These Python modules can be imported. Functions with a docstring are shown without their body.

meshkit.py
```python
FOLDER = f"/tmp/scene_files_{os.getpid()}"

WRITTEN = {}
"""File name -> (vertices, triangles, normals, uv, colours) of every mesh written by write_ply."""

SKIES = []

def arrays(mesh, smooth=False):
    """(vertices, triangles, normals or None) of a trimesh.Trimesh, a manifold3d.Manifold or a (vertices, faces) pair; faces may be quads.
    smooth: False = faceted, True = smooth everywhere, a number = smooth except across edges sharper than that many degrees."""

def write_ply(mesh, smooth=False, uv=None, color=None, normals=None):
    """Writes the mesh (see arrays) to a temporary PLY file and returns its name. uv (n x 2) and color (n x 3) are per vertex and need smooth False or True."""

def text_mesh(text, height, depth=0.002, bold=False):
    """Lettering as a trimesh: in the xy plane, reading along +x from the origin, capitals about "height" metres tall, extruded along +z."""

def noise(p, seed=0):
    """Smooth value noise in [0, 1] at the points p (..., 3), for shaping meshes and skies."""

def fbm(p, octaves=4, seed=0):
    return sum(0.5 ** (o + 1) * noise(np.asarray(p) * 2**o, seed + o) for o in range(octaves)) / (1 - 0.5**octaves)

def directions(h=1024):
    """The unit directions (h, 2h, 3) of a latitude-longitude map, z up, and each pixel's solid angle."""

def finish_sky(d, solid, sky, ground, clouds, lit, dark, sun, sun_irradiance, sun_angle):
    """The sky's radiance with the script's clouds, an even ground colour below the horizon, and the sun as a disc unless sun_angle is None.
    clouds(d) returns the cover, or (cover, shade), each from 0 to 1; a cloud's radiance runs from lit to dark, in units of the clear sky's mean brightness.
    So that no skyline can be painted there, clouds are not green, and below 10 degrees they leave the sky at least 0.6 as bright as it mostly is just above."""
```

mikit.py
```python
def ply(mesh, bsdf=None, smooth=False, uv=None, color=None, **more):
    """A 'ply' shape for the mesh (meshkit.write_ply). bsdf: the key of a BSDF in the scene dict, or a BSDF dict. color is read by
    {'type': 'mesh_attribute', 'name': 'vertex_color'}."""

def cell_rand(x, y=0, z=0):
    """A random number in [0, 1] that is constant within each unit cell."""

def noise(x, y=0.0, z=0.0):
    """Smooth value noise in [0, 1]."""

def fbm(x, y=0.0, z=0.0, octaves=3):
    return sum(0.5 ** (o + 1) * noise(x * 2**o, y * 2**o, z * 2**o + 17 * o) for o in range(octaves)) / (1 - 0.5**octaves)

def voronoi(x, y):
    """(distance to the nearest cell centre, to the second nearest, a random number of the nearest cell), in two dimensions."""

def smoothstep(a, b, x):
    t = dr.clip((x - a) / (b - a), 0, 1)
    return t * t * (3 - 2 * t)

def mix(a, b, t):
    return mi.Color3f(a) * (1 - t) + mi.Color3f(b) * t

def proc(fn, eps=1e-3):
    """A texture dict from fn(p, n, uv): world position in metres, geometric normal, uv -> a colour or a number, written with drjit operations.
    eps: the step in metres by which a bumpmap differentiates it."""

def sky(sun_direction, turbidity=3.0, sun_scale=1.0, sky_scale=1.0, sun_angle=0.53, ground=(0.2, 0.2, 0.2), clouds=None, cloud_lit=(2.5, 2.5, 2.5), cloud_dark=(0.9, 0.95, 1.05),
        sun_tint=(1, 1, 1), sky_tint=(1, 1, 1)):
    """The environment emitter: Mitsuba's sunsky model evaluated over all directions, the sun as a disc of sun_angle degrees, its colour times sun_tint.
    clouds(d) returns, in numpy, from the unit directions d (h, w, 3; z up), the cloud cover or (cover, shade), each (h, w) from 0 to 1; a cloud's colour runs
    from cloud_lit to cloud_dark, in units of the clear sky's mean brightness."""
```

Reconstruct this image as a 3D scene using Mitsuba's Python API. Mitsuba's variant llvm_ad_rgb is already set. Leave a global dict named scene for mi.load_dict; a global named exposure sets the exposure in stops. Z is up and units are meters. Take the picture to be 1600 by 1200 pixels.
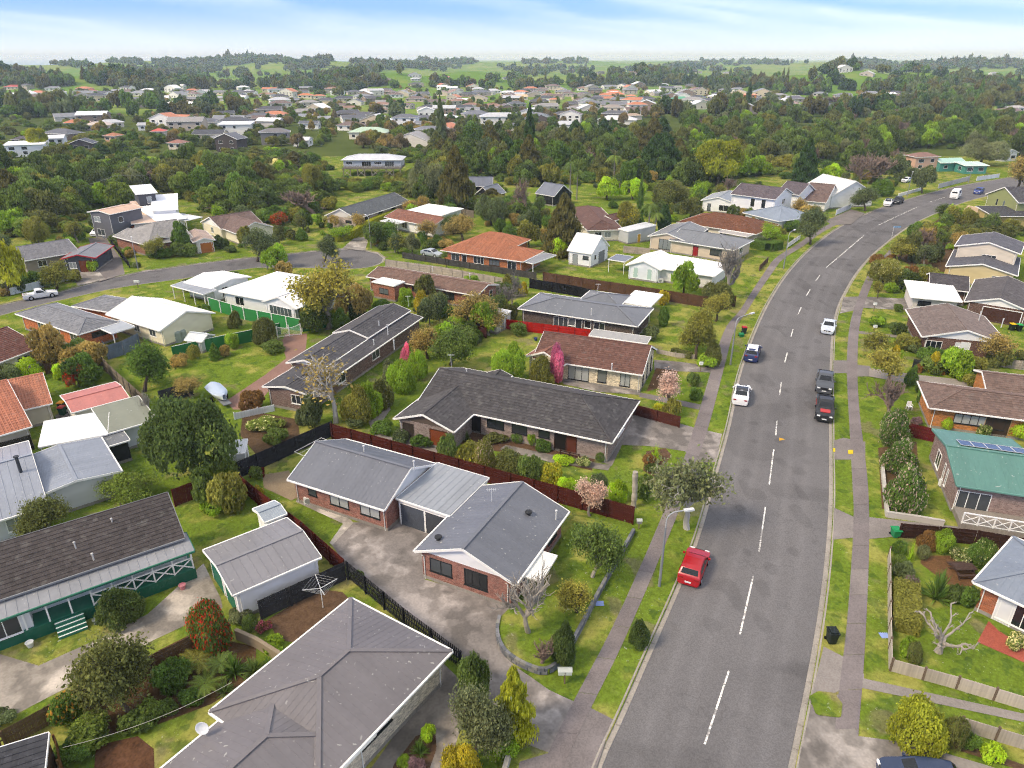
import math, numpy as np, trimesh, shapely, mitsuba as mi, drjit as dr, mikit, meshkit
from shapely.geometry import Polygon, LineString
T = mi.ScalarTransform4f
scene, labels = {}, {}

# ---------------------------------------------------------------- camera, sky, exposure
FOC, HORIZON, CAM_H = 1111.0, 87.0, 36.0           # focal length and horizon row of the 1600 x 1200 photograph, height of the drone in metres
PITCH = math.atan((600 - HORIZON) / FOC)
CP, SP = math.cos(PITCH), math.sin(PITCH)
scene['camera'] = {'type': 'perspective', 'fov': math.degrees(2 * math.atan(800 / FOC)), 'near_clip': 0.5, 'far_clip': 120000.0,
                   'to_world': T().look_at(origin=[0, 0, CAM_H], target=[0, CP, CAM_H - SP], up=[0, 0, 1]), 'medium': {'type': 'ref', 'id': 'haze_air'}}


def sky_clouds(d):
    el = np.degrees(np.arcsin(np.clip(d[..., 2], -1, 1)))
    az = np.arctan2(d[..., 0], d[..., 1])
    q = np.stack([az * 1.6 + el * .04, el * .62 + az * 4.2, 0 * el], -1)
    w = meshkit.fbm(np.stack([az * 5 + 3, el * .5, 0 * el], -1), 3, 5)
    streak = meshkit.fbm(q * [1, 1.3, 1] + w[..., None] * .5, 5, 11)
    thin = np.clip((streak - .42) * 4.0, 0, 1) * np.clip(1 - (el - 5) / 6, 0, 1)
    low = np.clip(1 - el / 3.0, 0, 1) ** 1.2                    # pale band over the horizon
    over = np.clip((el - 7) / 14, 0, 1) * (.72 + .28 * meshkit.fbm(d * 2.5, 4, 3))   # thin high overcast above the blue band
    cover = 1 - (1 - thin * .62) * (1 - low * .9) * (1 - over)
    return cover, np.clip((el - 4) / 8, 0, 1)


scene['sky'] = mikit.sky([-.62, -.34, .72], turbidity=2.5, sun_scale=.34, sun_angle=16, sky_scale=1.0, clouds=sky_clouds, cloud_lit=(2.55, 2.8, 3.15), cloud_dark=(2.4, 2.42, 2.46), sky_tint=(.42, .52, .93))
exposure = 2.9

# ---------------------------------------------------------------- pixels of the photograph to points of the ground
def U(u, v, z=0.0):
    """The point at height z that the photograph shows at pixel (u, v)."""
    a, b = (u - 800) / FOC, (v - 600) / FOC
    t = (z - CAM_H) / (-SP - b * CP)
    return np.array([a * t, (CP - b * SP) * t, z])


def height_at(u, v, x, y):
    """Height over the point (x, y) of the line of sight through pixel row v."""
    b = (v - 600) / FOC
    return CAM_H + y * (-SP - b * CP) / (CP - b * SP)


def ss(a, b, x):
    t = np.clip((np.asarray(x, float) - a) / (b - a), 0, 1)
    return t * t * (3 - 2 * t)


HILLS = [(u, v, d, sx, sy) for u, v, d, sx, sy in (
    (640, 113, 1000, 75, 70), (745, 112, 1050, 85, 75), (950, 112, 1150, 75, 80), (880, 116, 1200, 60, 60), (1235, 111, 900, 85, 70), (1340, 112, 1050, 75, 70), (1180, 114, 850, 45, 60),
    (95, 106, 950, 70, 60), (30, 108, 1000, 90, 80), (265, 117, 900, 90, 70), (130, 163, 520, 40, 40), (1440, 124, 900, 80, 80), (1560, 120, 950, 100, 90), (455, 91, 2300, 230, 260), (340, 95, 2200, 250, 260), (560, 96, 2000, 260, 260),
    (700, 95, 2600, 420, 250), (860, 95, 2800, 400, 260), (1050, 96, 3000, 400, 260), (1250, 97, 2400, 420, 250), (1450, 98, 2000, 260, 260), (1570, 95, 2200, 300, 300), (220, 100, 1800, 260, 200))]
HILLS = [((u - 800) / FOC * d * 1.1, d, CAM_H - d * math.tan(PITCH + math.atan((v - 600) / FOC)), sx, sy) for u, v, d, sx, sy in HILLS]


def H(x, y):
    """Height of the land."""
    x, y = np.asarray(x, float), np.asarray(y, float)
    far = ss(300, 520, y)
    z = -.25 * (1 - ss(290, 340, y)) + far * (meshkit.fbm(np.stack([x / 140, y / 140, 0 * x], -1), 3, 2) - .5) * 7
    m = 0 * z
    for hx, hy, hz, sx, sy in HILLS:
        m = np.maximum(m, hz * np.exp(-((x - hx) / sx) ** 2 - ((y - hy) / sy) ** 2))
    drop = ss(3200, 5200, y) * ss(-400, -1500, x) * 60 + ss(5000, 12000, y) * 30
    return z + m - drop


def G(u, v):
    """Where the line of sight through pixel (u, v) meets the land."""
    b = (v - 600) / FOC
    flat = U(u, v, 0)
    if 0 < flat[1] < 290:
        return flat
    t = np.geomspace(250, 9000, 130)

    def over(t):
        x, y, z = (u - 800) / FOC * t, (CP - b * SP) * t, CAM_H + (-SP - b * CP) * t
        return x, y, z, z - np.maximum(H(x, y), -60)
    gap_ = over(t)[3]
    under = np.nonzero(gap_ <= 0)[0]
    if not len(under) or under[0] == 0:
        return None
    i = under[0]
    t = t[i - 1] + (t[i] - t[i - 1]) * gap_[i - 1] / (gap_[i - 1] - gap_[i])
    x, y, z, _ = over(np.array([t]))
    return np.array([x[0], y[0], float(H(x[0], y[0]))])


# ---------------------------------------------------------------- materials: one palette, a few surfaces
PALETTE, PALETTE_AT = [], {}


def col(c):
    """Palette number of a colour given as '#rrggbb' (the surface's own sRGB colour) or as a linear triple."""
    if c not in PALETTE_AT:
        if isinstance(c, str):
            s = np.array([int(c[i:i + 2], 16) for i in (1, 3, 5)]) / 255
            lin = np.where(s < .04045, s / 12.92, ((s + .055) / 1.055) ** 2.4)
        else:
            lin = np.array(c)
        PALETTE_AT[c] = len(PALETTE)
        PALETTE.append(lin)
    return PALETTE_AT[c]


CHANNEL = [None, None, None]


def pal(uv):
    if CHANNEL[0] is None:
        a = np.zeros((1024, 3), 'f')
        a[:len(PALETTE)] = PALETTE
        CHANNEL[:] = [np.ascontiguousarray(a[:, k]) for k in range(3)]
    i = mi.UInt32(dr.clip(dr.floor(uv.y / 64), 0, 1023))
    return mi.Color3f(*[dr.gather(mi.Float, mi.Float(c), i) for c in CHANNEL])


N, FB, S = mikit.noise, mikit.fbm, mikit.smoothstep


def tex_paint(p, n, uv):
    return pal(uv) * (.86 + .2 * FB(p.x * .9, p.y * .9, p.z * 1.7, 2))


def tex_rough(p, n, uv):
    return pal(uv) * (.62 + .5 * FB(p.x * 1.7, p.y * 1.7, p.z * .6, 3) + .26 * N(p.x * 11, p.y * 11, p.z * 2))


def tex_roof(p, n, uv):
    blotch = FB(p.x * .35, p.y * .35, p.z * .35, 3)
    spot = S(.87, .92, N(p.x * 6.3, p.y * 6.3, p.z * 6.3)) * S(.35, .6, N(p.x * .7, p.y * .7, p.z))
    streak = N(uv.x * 1.7, (uv.y - 64 * dr.floor(uv.y / 64)) * .16, 2)
    base = pal(uv) * (.7 + .12 * streak + .18 * blotch + .1 * N(p.x * 5, p.y * 5, p.z * 5))
    return mikit.mix(base, mi.Color3f(.5, .5, .46), spot * .5)


def tex_tile(p, n, uv):
    v = uv.y - 64 * dr.floor(uv.y / 64)
    one = mikit.cell_rand(uv.x / .33, dr.floor(v / .36), dr.floor(uv.y / 64))
    blotch = FB(p.x * .5, p.y * .5, p.z * .5, 3)
    lichen = S(.62, .8, FB(p.x * 2.3, p.y * 2.3, p.z * 2.3, 2)) * .35
    return mikit.mix(pal(uv) * (.62 + .4 * one + .3 * blotch), mi.Color3f(.3, .3, .27), lichen * .4)


def tex_brick(p, n, uv):
    v = uv.y - 64 * dr.floor(uv.y / 64)
    row = dr.floor(v / .085)
    x = uv.x / .24 + .5 * (row - 2 * dr.floor(row / 2))
    fx, fv = x - dr.floor(x), v / .085 - row
    joint = dr.select((fx < .045) | (fv < .13), mi.Float(1), mi.Float(0))
    return mikit.mix(pal(uv) * (.6 + .65 * mikit.cell_rand(x, row, 3) + .2 * FB(p.x, p.y, p.z, 2)), mi.Color3f(.36, .34, .31), joint * .75)


def tex_leaf(p, n, uv):
    c = pal(uv)
    c = mi.Color3f(*[.6 * dr.power(dr.maximum(x, 1e-4), .77) for x in (c.x, c.y, c.z)])
    big = FB(p.x * .16, p.y * .16, p.z * .3, 2)
    return c * mi.Color3f(1.03, 1.04, .72) * (1.15 + 2.6 * uv.x) * mi.Color3f(.8 + .42 * big, .86 + .28 * big, .9 + .1 * big)


def tex_asphalt(p, n, uv):
    wear = FB(p.x * .25, p.y * .25, 0, 3)
    track = 0
    for at in (1.9, 3.5, 6.6, 8.2):                             # lanes polished by tyres
        track = track + dr.exp(-dr.square((uv.x + .5 * (wear - .5) - at) / .38))
    grain = .84 + .32 * N(p.x * 16, p.y * 16, 0)
    patch = S(.56, .6, FB(p.x * .12 + 9, p.y * .12, 0, 2)) * .1
    crack = (1 - S(.0, .014, dr.abs(FB(p.x * .35, p.y * .35, 5, 4) - .5))) * S(.55, .7, FB(p.x * .08, p.y * .08, 8, 2)) * .13
    oil = S(.72, .85, N(p.x * .8, p.y * .5, 3)) * .14
    return mi.Color3f(.172, .167, .171) * (grain * (.8 + .18 * wear + .09 * track - patch - crack - oil))


def tex_line(p, n, uv):
    worn = S(.5, .72, N(p.x * 9, p.y * 9, 0) * .5 + FB(p.x * 1.3, p.y * 1.3, 0, 2) * .6)
    return mikit.mix(pal(uv), mi.Color3f(.15, .145, .15), worn * .8)


def tex_concrete(p, n, uv):
    big = FB(p.x * .35, p.y * .35, 0, 4)
    fine = N(p.x * 9, p.y * 9, 0)
    stain = S(.42, .62, FB(p.x * .8 + 5, p.y * .8, 0, 3))
    pale = S(.5, .7, FB(p.x * .55 + 11, p.y * .55, 4, 4))
    return pal(uv) * (.5 + .42 * big + .2 * fine) * (1 - .45 * stain) * (1 + .55 * pale) + mi.Color3f(.03, .028, .026) * stain


def tex_path(p, n, uv):
    return pal(uv) * (.66 + .4 * FB(p.x * .6, p.y * .6, 0, 3) + .26 * N(p.x * 13, p.y * 13, 0))


def tex_lawn(p, n, uv):
    big = FB(p.x * .09, p.y * .09, 0, 3)
    mid = FB(p.x * .55, p.y * .55, 2, 3)
    fine = N(p.x * 5, p.y * 5, 0) * .4 + N(p.x * 11, p.y * 11, 0) * .35 + N(p.x * 23, p.y * 23, 0) * .25
    dry = S(.45, .66, mid * .55 + big * .45)
    c = mikit.mix(mi.Color3f(.13, .19, .023), mi.Color3f(.25, .25, .06), dry)
    weed = S(.6, .72, FB(p.x * 1.3 + 4, p.y * 1.3, 6, 3))
    c = mikit.mix(c, mi.Color3f(.06, .11, .02), weed * .6)
    bare = S(.66, .76, FB(p.x * .4 + 31, p.y * .4, 1, 4))
    c = mikit.mix(c, mi.Color3f(.2, .165, .1), bare * .55)
    daisy = S(.93, .96, N(p.x * 8.1, p.y * 8.1, 9)) * S(.5, .62, N(p.x * .3, p.y * .3, 5))
    return mikit.mix(c * (.42 + .85 * fine + .3 * mid), mi.Color3f(.5, .5, .45), daisy * .5)


def tex_soil(p, n, uv):
    return pal(uv) * (.45 + .6 * FB(p.x * 2, p.y * 2, 0, 3) + .5 * N(p.x * 12, p.y * 12, 0))


def tex_land(p, n, uv):
    big = FB(p.x * .006, p.y * .006, 0, 3)
    mid = FB(p.x * .05, p.y * .05, 2, 3)
    field = mikit.mix(mi.Color3f(.12, .22, .035), mi.Color3f(.2, .25, .06), S(.35, .65, big * .5 + mid * .5))
    under = mikit.mix(mi.Color3f(.05, .075, .018), mi.Color3f(.1, .125, .035), mid)
    return mikit.mix(under, field, S(470, 560, p.y + 60 * (mid - .5)))


def two(b):
    return {'type': 'twosided', 'b': b}


def pr(fn, rough, spec=.3, **k):
    return two({'type': 'principled', 'base_color': mikit.proc(fn), 'roughness': rough, 'specular': spec, **k})


scene['m_paint'] = pr(tex_paint, .5)
scene['m_rough'] = two({'type': 'diffuse', 'reflectance': mikit.proc(tex_rough)})
scene['m_roof'] = pr(tex_roof, .42, .4)
scene['m_tile'] = pr(tex_tile, .75, .25)
scene['m_brick'] = two({'type': 'diffuse', 'reflectance': mikit.proc(tex_brick)})
scene['m_glass'] = pr(lambda p, n, uv: pal(uv), .06, .6)
scene['m_gloss'] = pr(lambda p, n, uv: pal(uv), .3, .5, clearcoat=1.0, clearcoat_gloss=.95)
scene['m_leaf'] = {'type': 'principledthin', 'base_color': mikit.proc(tex_leaf), 'roughness': .55, 'diff_trans': .9}
scene['m_asphalt'] = two({'type': 'diffuse', 'reflectance': mikit.proc(tex_asphalt)})
scene['m_concrete'] = two({'type': 'diffuse', 'reflectance': mikit.proc(tex_concrete)})
scene['m_path'] = two({'type': 'diffuse', 'reflectance': mikit.proc(tex_path)})
scene['m_line'] = two({'type': 'diffuse', 'reflectance': mikit.proc(tex_line)})
scene['m_lawn'] = two({'type': 'diffuse', 'reflectance': mikit.proc(tex_lawn)})
scene['m_soil'] = two({'type': 'diffuse', 'reflectance': mikit.proc(tex_soil)})
scene['m_land'] = two({'type': 'diffuse', 'reflectance': mikit.proc(tex_land)})
scene['m_sea'] = two({'type': 'principled', 'base_color': {'type': 'rgb', 'value': [.08, .13, .17]}, 'roughness': .25, 'specular': .5})

# ---------------------------------------------------------------- helpers for meshes and entries
USED = {}


def numbered(name):
    k = USED.get(name, 0)
    USED[name] = k + 1
    return name if k == 0 else f'{name}_{k:03d}'


def tag(key, label=None, cat=None, group=None, kind=None):
    labels[key] = {k: x for k, x in (('label', label), ('category', cat), ('group', group), ('kind', kind)) if x}
    return key


class MB:
    """Collects faces with uv."""
    def __init__(s):
        s.v, s.f, s.uv, s.n = [], [], [], 0

    def add(s, v, f, uv=None):
        v = np.asarray(v, float)
        s.v.append(v)
        s.f.append(np.asarray(f, int) + s.n)
        s.uv.append(np.zeros((len(v), 2)) if uv is None else np.asarray(uv, float))
        s.n += len(v)
        return s

    def face(s, pts, uv=None):
        k = len(pts)
        return s.add(pts, [[0, i, i + 1] for i in range(1, k - 1)], uv)

    def box(s, lo, hi, M=None):
        (x0, y0, z0), (x1, y1, z1) = lo, hi
        for q, w in (([(x0, y0, z0), (x1, y0, z0), (x1, y0, z1), (x0, y0, z1)], (0, 2)), ([(x1, y0, z0), (x1, y1, z0), (x1, y1, z1), (x1, y0, z1)], (1, 2)), ([(x1, y1, z0), (x0, y1, z0), (x0, y1, z1), (x1, y1, z1)], (0, 2)),
                     ([(x0, y1, z0), (x0, y0, z0), (x0, y0, z1), (x0, y1, z1)], (1, 2)), ([(x0, y0, z1), (x1, y0, z1), (x1, y1, z1), (x0, y1, z1)], (0, 1)), ([(x0, y1, z0), (x1, y1, z0), (x1, y0, z0), (x0, y0, z0)], (0, 1))):
            q = np.array(q, float)
            uv = q[:, w]
            s.face(q if M is None else q @ M[:3, :3].T + M[:3, 3], uv)
        return s

    def bar(s, a, b, w, h=None, up=(0, 0, 1)):
        """A rectangular bar from a to b, w wide and h high (centred)."""
        a, b = np.asarray(a, float), np.asarray(b, float)
        h = w if h is None else h
        d = b - a
        L = np.linalg.norm(d)
        d = d / L
        x = np.cross(d, up)
        if np.linalg.norm(x) < 1e-6:
            x = np.cross(d, (1, 0, 0))
        x /= np.linalg.norm(x)
        z = np.cross(x, d)
        M = np.eye(4)
        M[:3, 0], M[:3, 1], M[:3, 2], M[:3, 3] = x, d, z, a
        return s.box((-w / 2, 0, -h / 2), (w / 2, L, h / 2), M)

    def tube(s, pts, rad, sides=8, cap=True):
        pts = np.asarray(pts, float)
        rad = np.broadcast_to(rad, len(pts))
        d = np.gradient(pts, axis=0)
        d /= np.linalg.norm(d, axis=1, keepdims=True) + 1e-12
        ref = np.array([0, 0, 1.0]) if abs(d[:, 2]).max() < .95 else np.array([.8, .6, 0.05])
        x = np.cross(d, ref)
        x /= np.linalg.norm(x, axis=1, keepdims=True) + 1e-12
        y = np.cross(x, d)
        an = np.arange(sides) * 2 * np.pi / sides
        v = (pts[:, None] + rad[:, None, None] * (np.cos(an)[None, :, None] * x[:, None] + np.sin(an)[None, :, None] * y[:, None])).reshape(-1, 3)
        f = []
        for i in range(len(pts) - 1):
            for j in range(sides):
                k, a, b = (j + 1) % sides, i * sides, (i + 1) * sides
                f += [[a + j, a + k, b + k], [a + j, b + k, b + j]]
        if cap:
            e = (len(pts) - 1) * sides
            f += [[0, j + 1, j] for j in range(1, sides - 1)] + [[e, e + j, e + j + 1] for j in range(1, sides - 1)]
        return s.add(v, f, np.stack([v[:, 0] + v[:, 1], v[:, 2]], 1) * .2)

    def lathe(s, prof, c=(0, 0, 0), sides=16, axis=None):
        """Profile of (radius, z) turned round the upright through c."""
        an = np.arange(sides) * 2 * np.pi / sides
        v = np.array([[r * math.cos(a), r * math.sin(a), z] for r, z in prof for a in an])
        if axis is not None:
            v = v @ np.asarray(axis).T
        f = []
        for i in range(len(prof) - 1):
            for j in range(sides):
                k, a, b = (j + 1) % sides, i * sides, (i + 1) * sides
                f += [[a + j, a + k, b + k], [a + j, b + k, b + j]]
        return s.add(v + np.asarray(c, float), f)

    def mesh(s):
        return np.vstack(s.v), np.vstack(s.f), np.vstack(s.uv)


def put(key, mesh, mat, color, smooth=False, **tags):
    """One entry of the scene. mesh: an MB or (vertices, faces, uv); the palette number of the colour rides in the uv."""
    v, f, uv = mesh.mesh() if isinstance(mesh, MB) else mesh
    uv = np.c_[uv[:, 0], col(color) * 64 + np.clip(uv[:, 1] + 2, 0, 63)]
    scene[key] = mikit.ply((v, f), 'm_' + mat, smooth=smooth, uv=uv)
    if tags:
        tag(key, **tags)
    return key


def sheet(name, poly, mat, color='#808080', z=.004, px=True, label=None, kind='structure', cat=None, thick=None):
    """A flat piece of ground. poly: pixels of the photograph, or a shapely polygon in metres."""
    if px:
        poly = Polygon([U(u, v, z)[:2] for u, v in poly]).buffer(0)
    mb = MB()
    for g in getattr(poly, 'geoms', [poly]):
        if g.geom_type != 'Polygon' or g.area < .02:
            continue
        v, f = trimesh.creation.triangulate_polygon(g, engine='earcut')
        mb.add(np.c_[v, np.full(len(v), z)], f, v * .2)
        if thick:
            for ring in [g.exterior, *g.interiors]:
                c = np.array(ring.coords)
                for a, b in zip(c[:-1], c[1:]):
                    mb.face([(*a, z - thick), (*b, z - thick), (*b, z), (*a, z)])
    key = numbered(name)
    put(key, mb, mat, color)
    return tag(key, label, cat, None, kind)


def line_px(pts, z=0.0):
    return np.array([U(u, v, z)[:2] for u, v in pts])


def resample(c, step):
    ls = LineString(c)
    n = max(2, int(ls.length / step) + 1)
    return np.array([ls.interpolate(t, normalized=True).coords[0] for t in np.linspace(0, 1, n)])


def smooth_line(c, step=1.0):
    """Rounds the corners of a polyline."""
    c = np.asarray(c)
    for _ in range(2):
        q = [c[0]]
        for a, b in zip(c[:-1], c[1:]):
            q += [a * .75 + b * .25, a * .25 + b * .75]
        c = np.array(q + [c[-1]])
    return resample(c, step)


rng = np.random.default_rng(7)

# ---------------------------------------------------------------- land, roads, paths
def build_land():
    ys = np.r_[np.linspace(-80, 280, 19), np.geomspace(300, 14000, 190)]
    xs = np.linspace(-1.25, 1.25, 190)
    X = xs[None, :] * (np.abs(ys)[:, None] * .95 + 230)
    Y = np.repeat(ys[:, None], len(xs), 1)
    v = np.stack([X, Y, H(X, Y)], -1).reshape(-1, 3)
    i = (np.arange(len(ys) - 1)[:, None] * len(xs) + np.arange(len(xs) - 1)[None, :]).ravel()
    f = np.vstack([np.stack([i, i + 1, i + len(xs) + 1], 1), np.stack([i, i + len(xs) + 1, i + len(xs)], 1)])
    put('terrain', (v, f, v[:, :2] * .01), 'land', '#556b35', smooth=True, label='rolling land with gullies and green paddocks running out to the horizon', kind='structure')
    mb = MB().face([(-40000, 5200, -44), (20000, 5200, -44), (40000, 60000, -44), (-60000, 60000, -44)])
    put('sea', mb, 'sea', '#8fa9b8', label='pale strip of sea along the horizon', kind='structure')


build_land()
RZ = -.12
ROAD_L = [(900, 1290), (927, 1200), (965, 1123), (1010, 1020), (1053, 925), (1086, 844), (1107, 770), (1120, 725), (1135, 672), (1142, 640), (1149, 600), (1162, 557), (1182, 507), (1200, 470), (1227, 428), (1260, 392), (1305, 357), (1355, 332), (1415, 312), (1465, 298), (1512, 288), (1560, 280), (1640, 268)]
ROAD_R = [(1222, 1290), (1244, 1193), (1270, 1061), (1286, 965), (1297, 870), (1302, 789), (1301, 700), (1300, 620), (1302, 525), (1308, 490), (1317, 465), (1340, 425), (1370, 392), (1425, 350), (1482, 326), (1512, 314), (1570, 301), (1660, 288)]
left = smooth_line(line_px(ROAD_L, RZ), 1.2)
right = smooth_line(line_px(ROAD_R, RZ), 1.2)
left = np.vstack([left[0] + (left[0] - left[8]) * 4, left])
right = np.vstack([right[0] + (right[0] - right[8]) * 4, right])
rl = LineString(right)
across = np.array([rl.interpolate(rl.project(shapely.Point(p))).coords[0] for p in left])
gap = np.linalg.norm(across - left, axis=1)
along = np.r_[0, np.cumsum(np.linalg.norm(np.diff((left + across) / 2, axis=0), axis=1))]
rv, ruv = [], []
for k in range(13):
    t = k / 12
    q = left * (1 - t) + across * t
    rv.append(np.c_[q, np.full(len(q), RZ + .1 * (1 - (2 * t - 1) ** 2))])
    ruv.append(np.c_[gap * t, along])
nl = len(left)
ri = (np.arange(12)[:, None] * nl + np.arange(nl - 1)[None]).ravel()
scene['road'] = mikit.ply((np.vstack(rv), np.vstack([np.stack([ri, ri + nl, ri + nl + 1], 1), np.stack([ri, ri + nl + 1, ri + 1], 1)])), 'm_asphalt', smooth=True, uv=np.vstack(ruv))
tag('road', 'wide grey asphalt street running uphill and bending away', None, None, 'structure')
ROAD = Polygon(np.vstack([left, right[::-1]])).buffer(0)
SIDE = Polygon(line_px([(-330, 560), (-150, 505), (0, 477), (88, 458), (162, 437), (225, 424), (312, 412), (370, 405), (430, 399), (487, 393), (532, 389), (565, 390), (592, 396), (602, 404), (597, 412), (575, 419), (543, 421), (470, 419), (400, 419), (330, 428), (287, 436), (212, 446), (170, 453), (75, 474), (0, 494), (-150, 545), (-330, 620)], RZ)).buffer(-1.2).buffer(1.2)
sheet('side_street', SIDE, 'asphalt', z=RZ, px=False, label='short side street ending in a turning circle among the houses')


def kerb(name, pts, side, label):
    """Concrete kerb and channel along a line: kerb stones set end to end with open joints."""
    pts = resample(pts, 1.8)
    d = np.gradient(pts, axis=0)
    d /= np.linalg.norm(d, axis=1, keepdims=True)
    nrm = np.stack([-d[:, 1], d[:, 0]], 1) * side          # away from the carriageway
    mb = MB()
    prof = [(-.36, RZ - .03), (-.34, RZ + .045), (0, RZ + .03), (.03, -.01), (.06, .012), (.17, .012), (.17, -.2)]
    for i in range(len(pts) - 1):
        a, b = pts[i] + d[i] * .008, pts[i + 1] - d[i] * .008
        j = rng.normal(0, .002)
        for (o0, z0), (o1, z1) in zip(prof[:-1], prof[1:]):
            q = [(*(a + nrm[i] * o0), z0 + j), (*(b + nrm[i + 1] * o0), z0 + j), (*(b + nrm[i + 1] * o1), z1 + j), (*(a + nrm[i] * o1), z1 + j)]
            mb.face(q if side < 0 else q[::-1])
        mb.face([(*(a + nrm[i] * o), z + j) for o, z in prof[1:]])
    put(name, mb, 'path', '#9a948c', label=label, kind='structure')


kerb('kerb', left, 1, 'pale concrete kerb and channel on the houses side of the street')
kerb('kerb_001', right, -1, 'pale concrete kerb and channel on the far side of the street')
kerb('kerb_002', np.array(SIDE.exterior.coords)[::-1], -1, 'concrete kerb round the side street and its turning circle')
near = shapely.box(-190, -60, 230, 292)
sheet('lawn', near.difference(ROAD).difference(SIDE), 'lawn', z=0, px=False, label='mown grass of verges and gardens between the houses', thick=.3)

# footpaths: asphalt slabs with open joints
def footpath(name, lpx, rpx, label, step=3.2, c='#7b7474'):
    a, b = smooth_line(line_px(lpx), .8), smooth_line(line_px(rpx), .8)
    mb = MB()
    Ls = LineString(a).length
    n = int(Ls / step)
    la, lb = LineString(a), LineString(b)
    key = numbered(name)
    tag(key, label, None, None, 'structure')
    for i in range(n):
        ts = np.linspace(i / n, (i + 1) / n, 4)
        ts[0] += .012 / Ls * 1.5
        ts[-1] -= .012 / Ls * 1.5
        qa = np.array([la.interpolate(t, normalized=True).coords[0] for t in ts])
        qb = np.array([lb.interpolate(t, normalized=True).coords[0] for t in ts])
        z = .024 + rng.normal(0, .003)
        m = MB()
        for k in range(3):
            m.face([(*qa[k], z), (*qb[k], z), (*qb[k + 1], z), (*qa[k + 1], z)])
            m.face([(*qa[k], -.05), (*qa[k], z), (*qa[k + 1], z), (*qa[k + 1], -.05)])
            m.face([(*qb[k], z), (*qb[k], -.05), (*qb[k + 1], -.05), (*qb[k + 1], z)])
        m.face([(*qa[0], -.05), (*qb[0], -.05), (*qb[0], z), (*qa[0], z)])
        m.face([(*qb[-1], -.05), (*qa[-1], -.05), (*qa[-1], z), (*qb[-1], z)])
        put(key + '__' + ('slab' if i == 0 else f'slab_{i:03d}'), m, 'path', ('#767070', '#7d7676', '#6f6a6a', '#827b79')[rng.integers(4)] if i % 3 == 0 else c)


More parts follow.
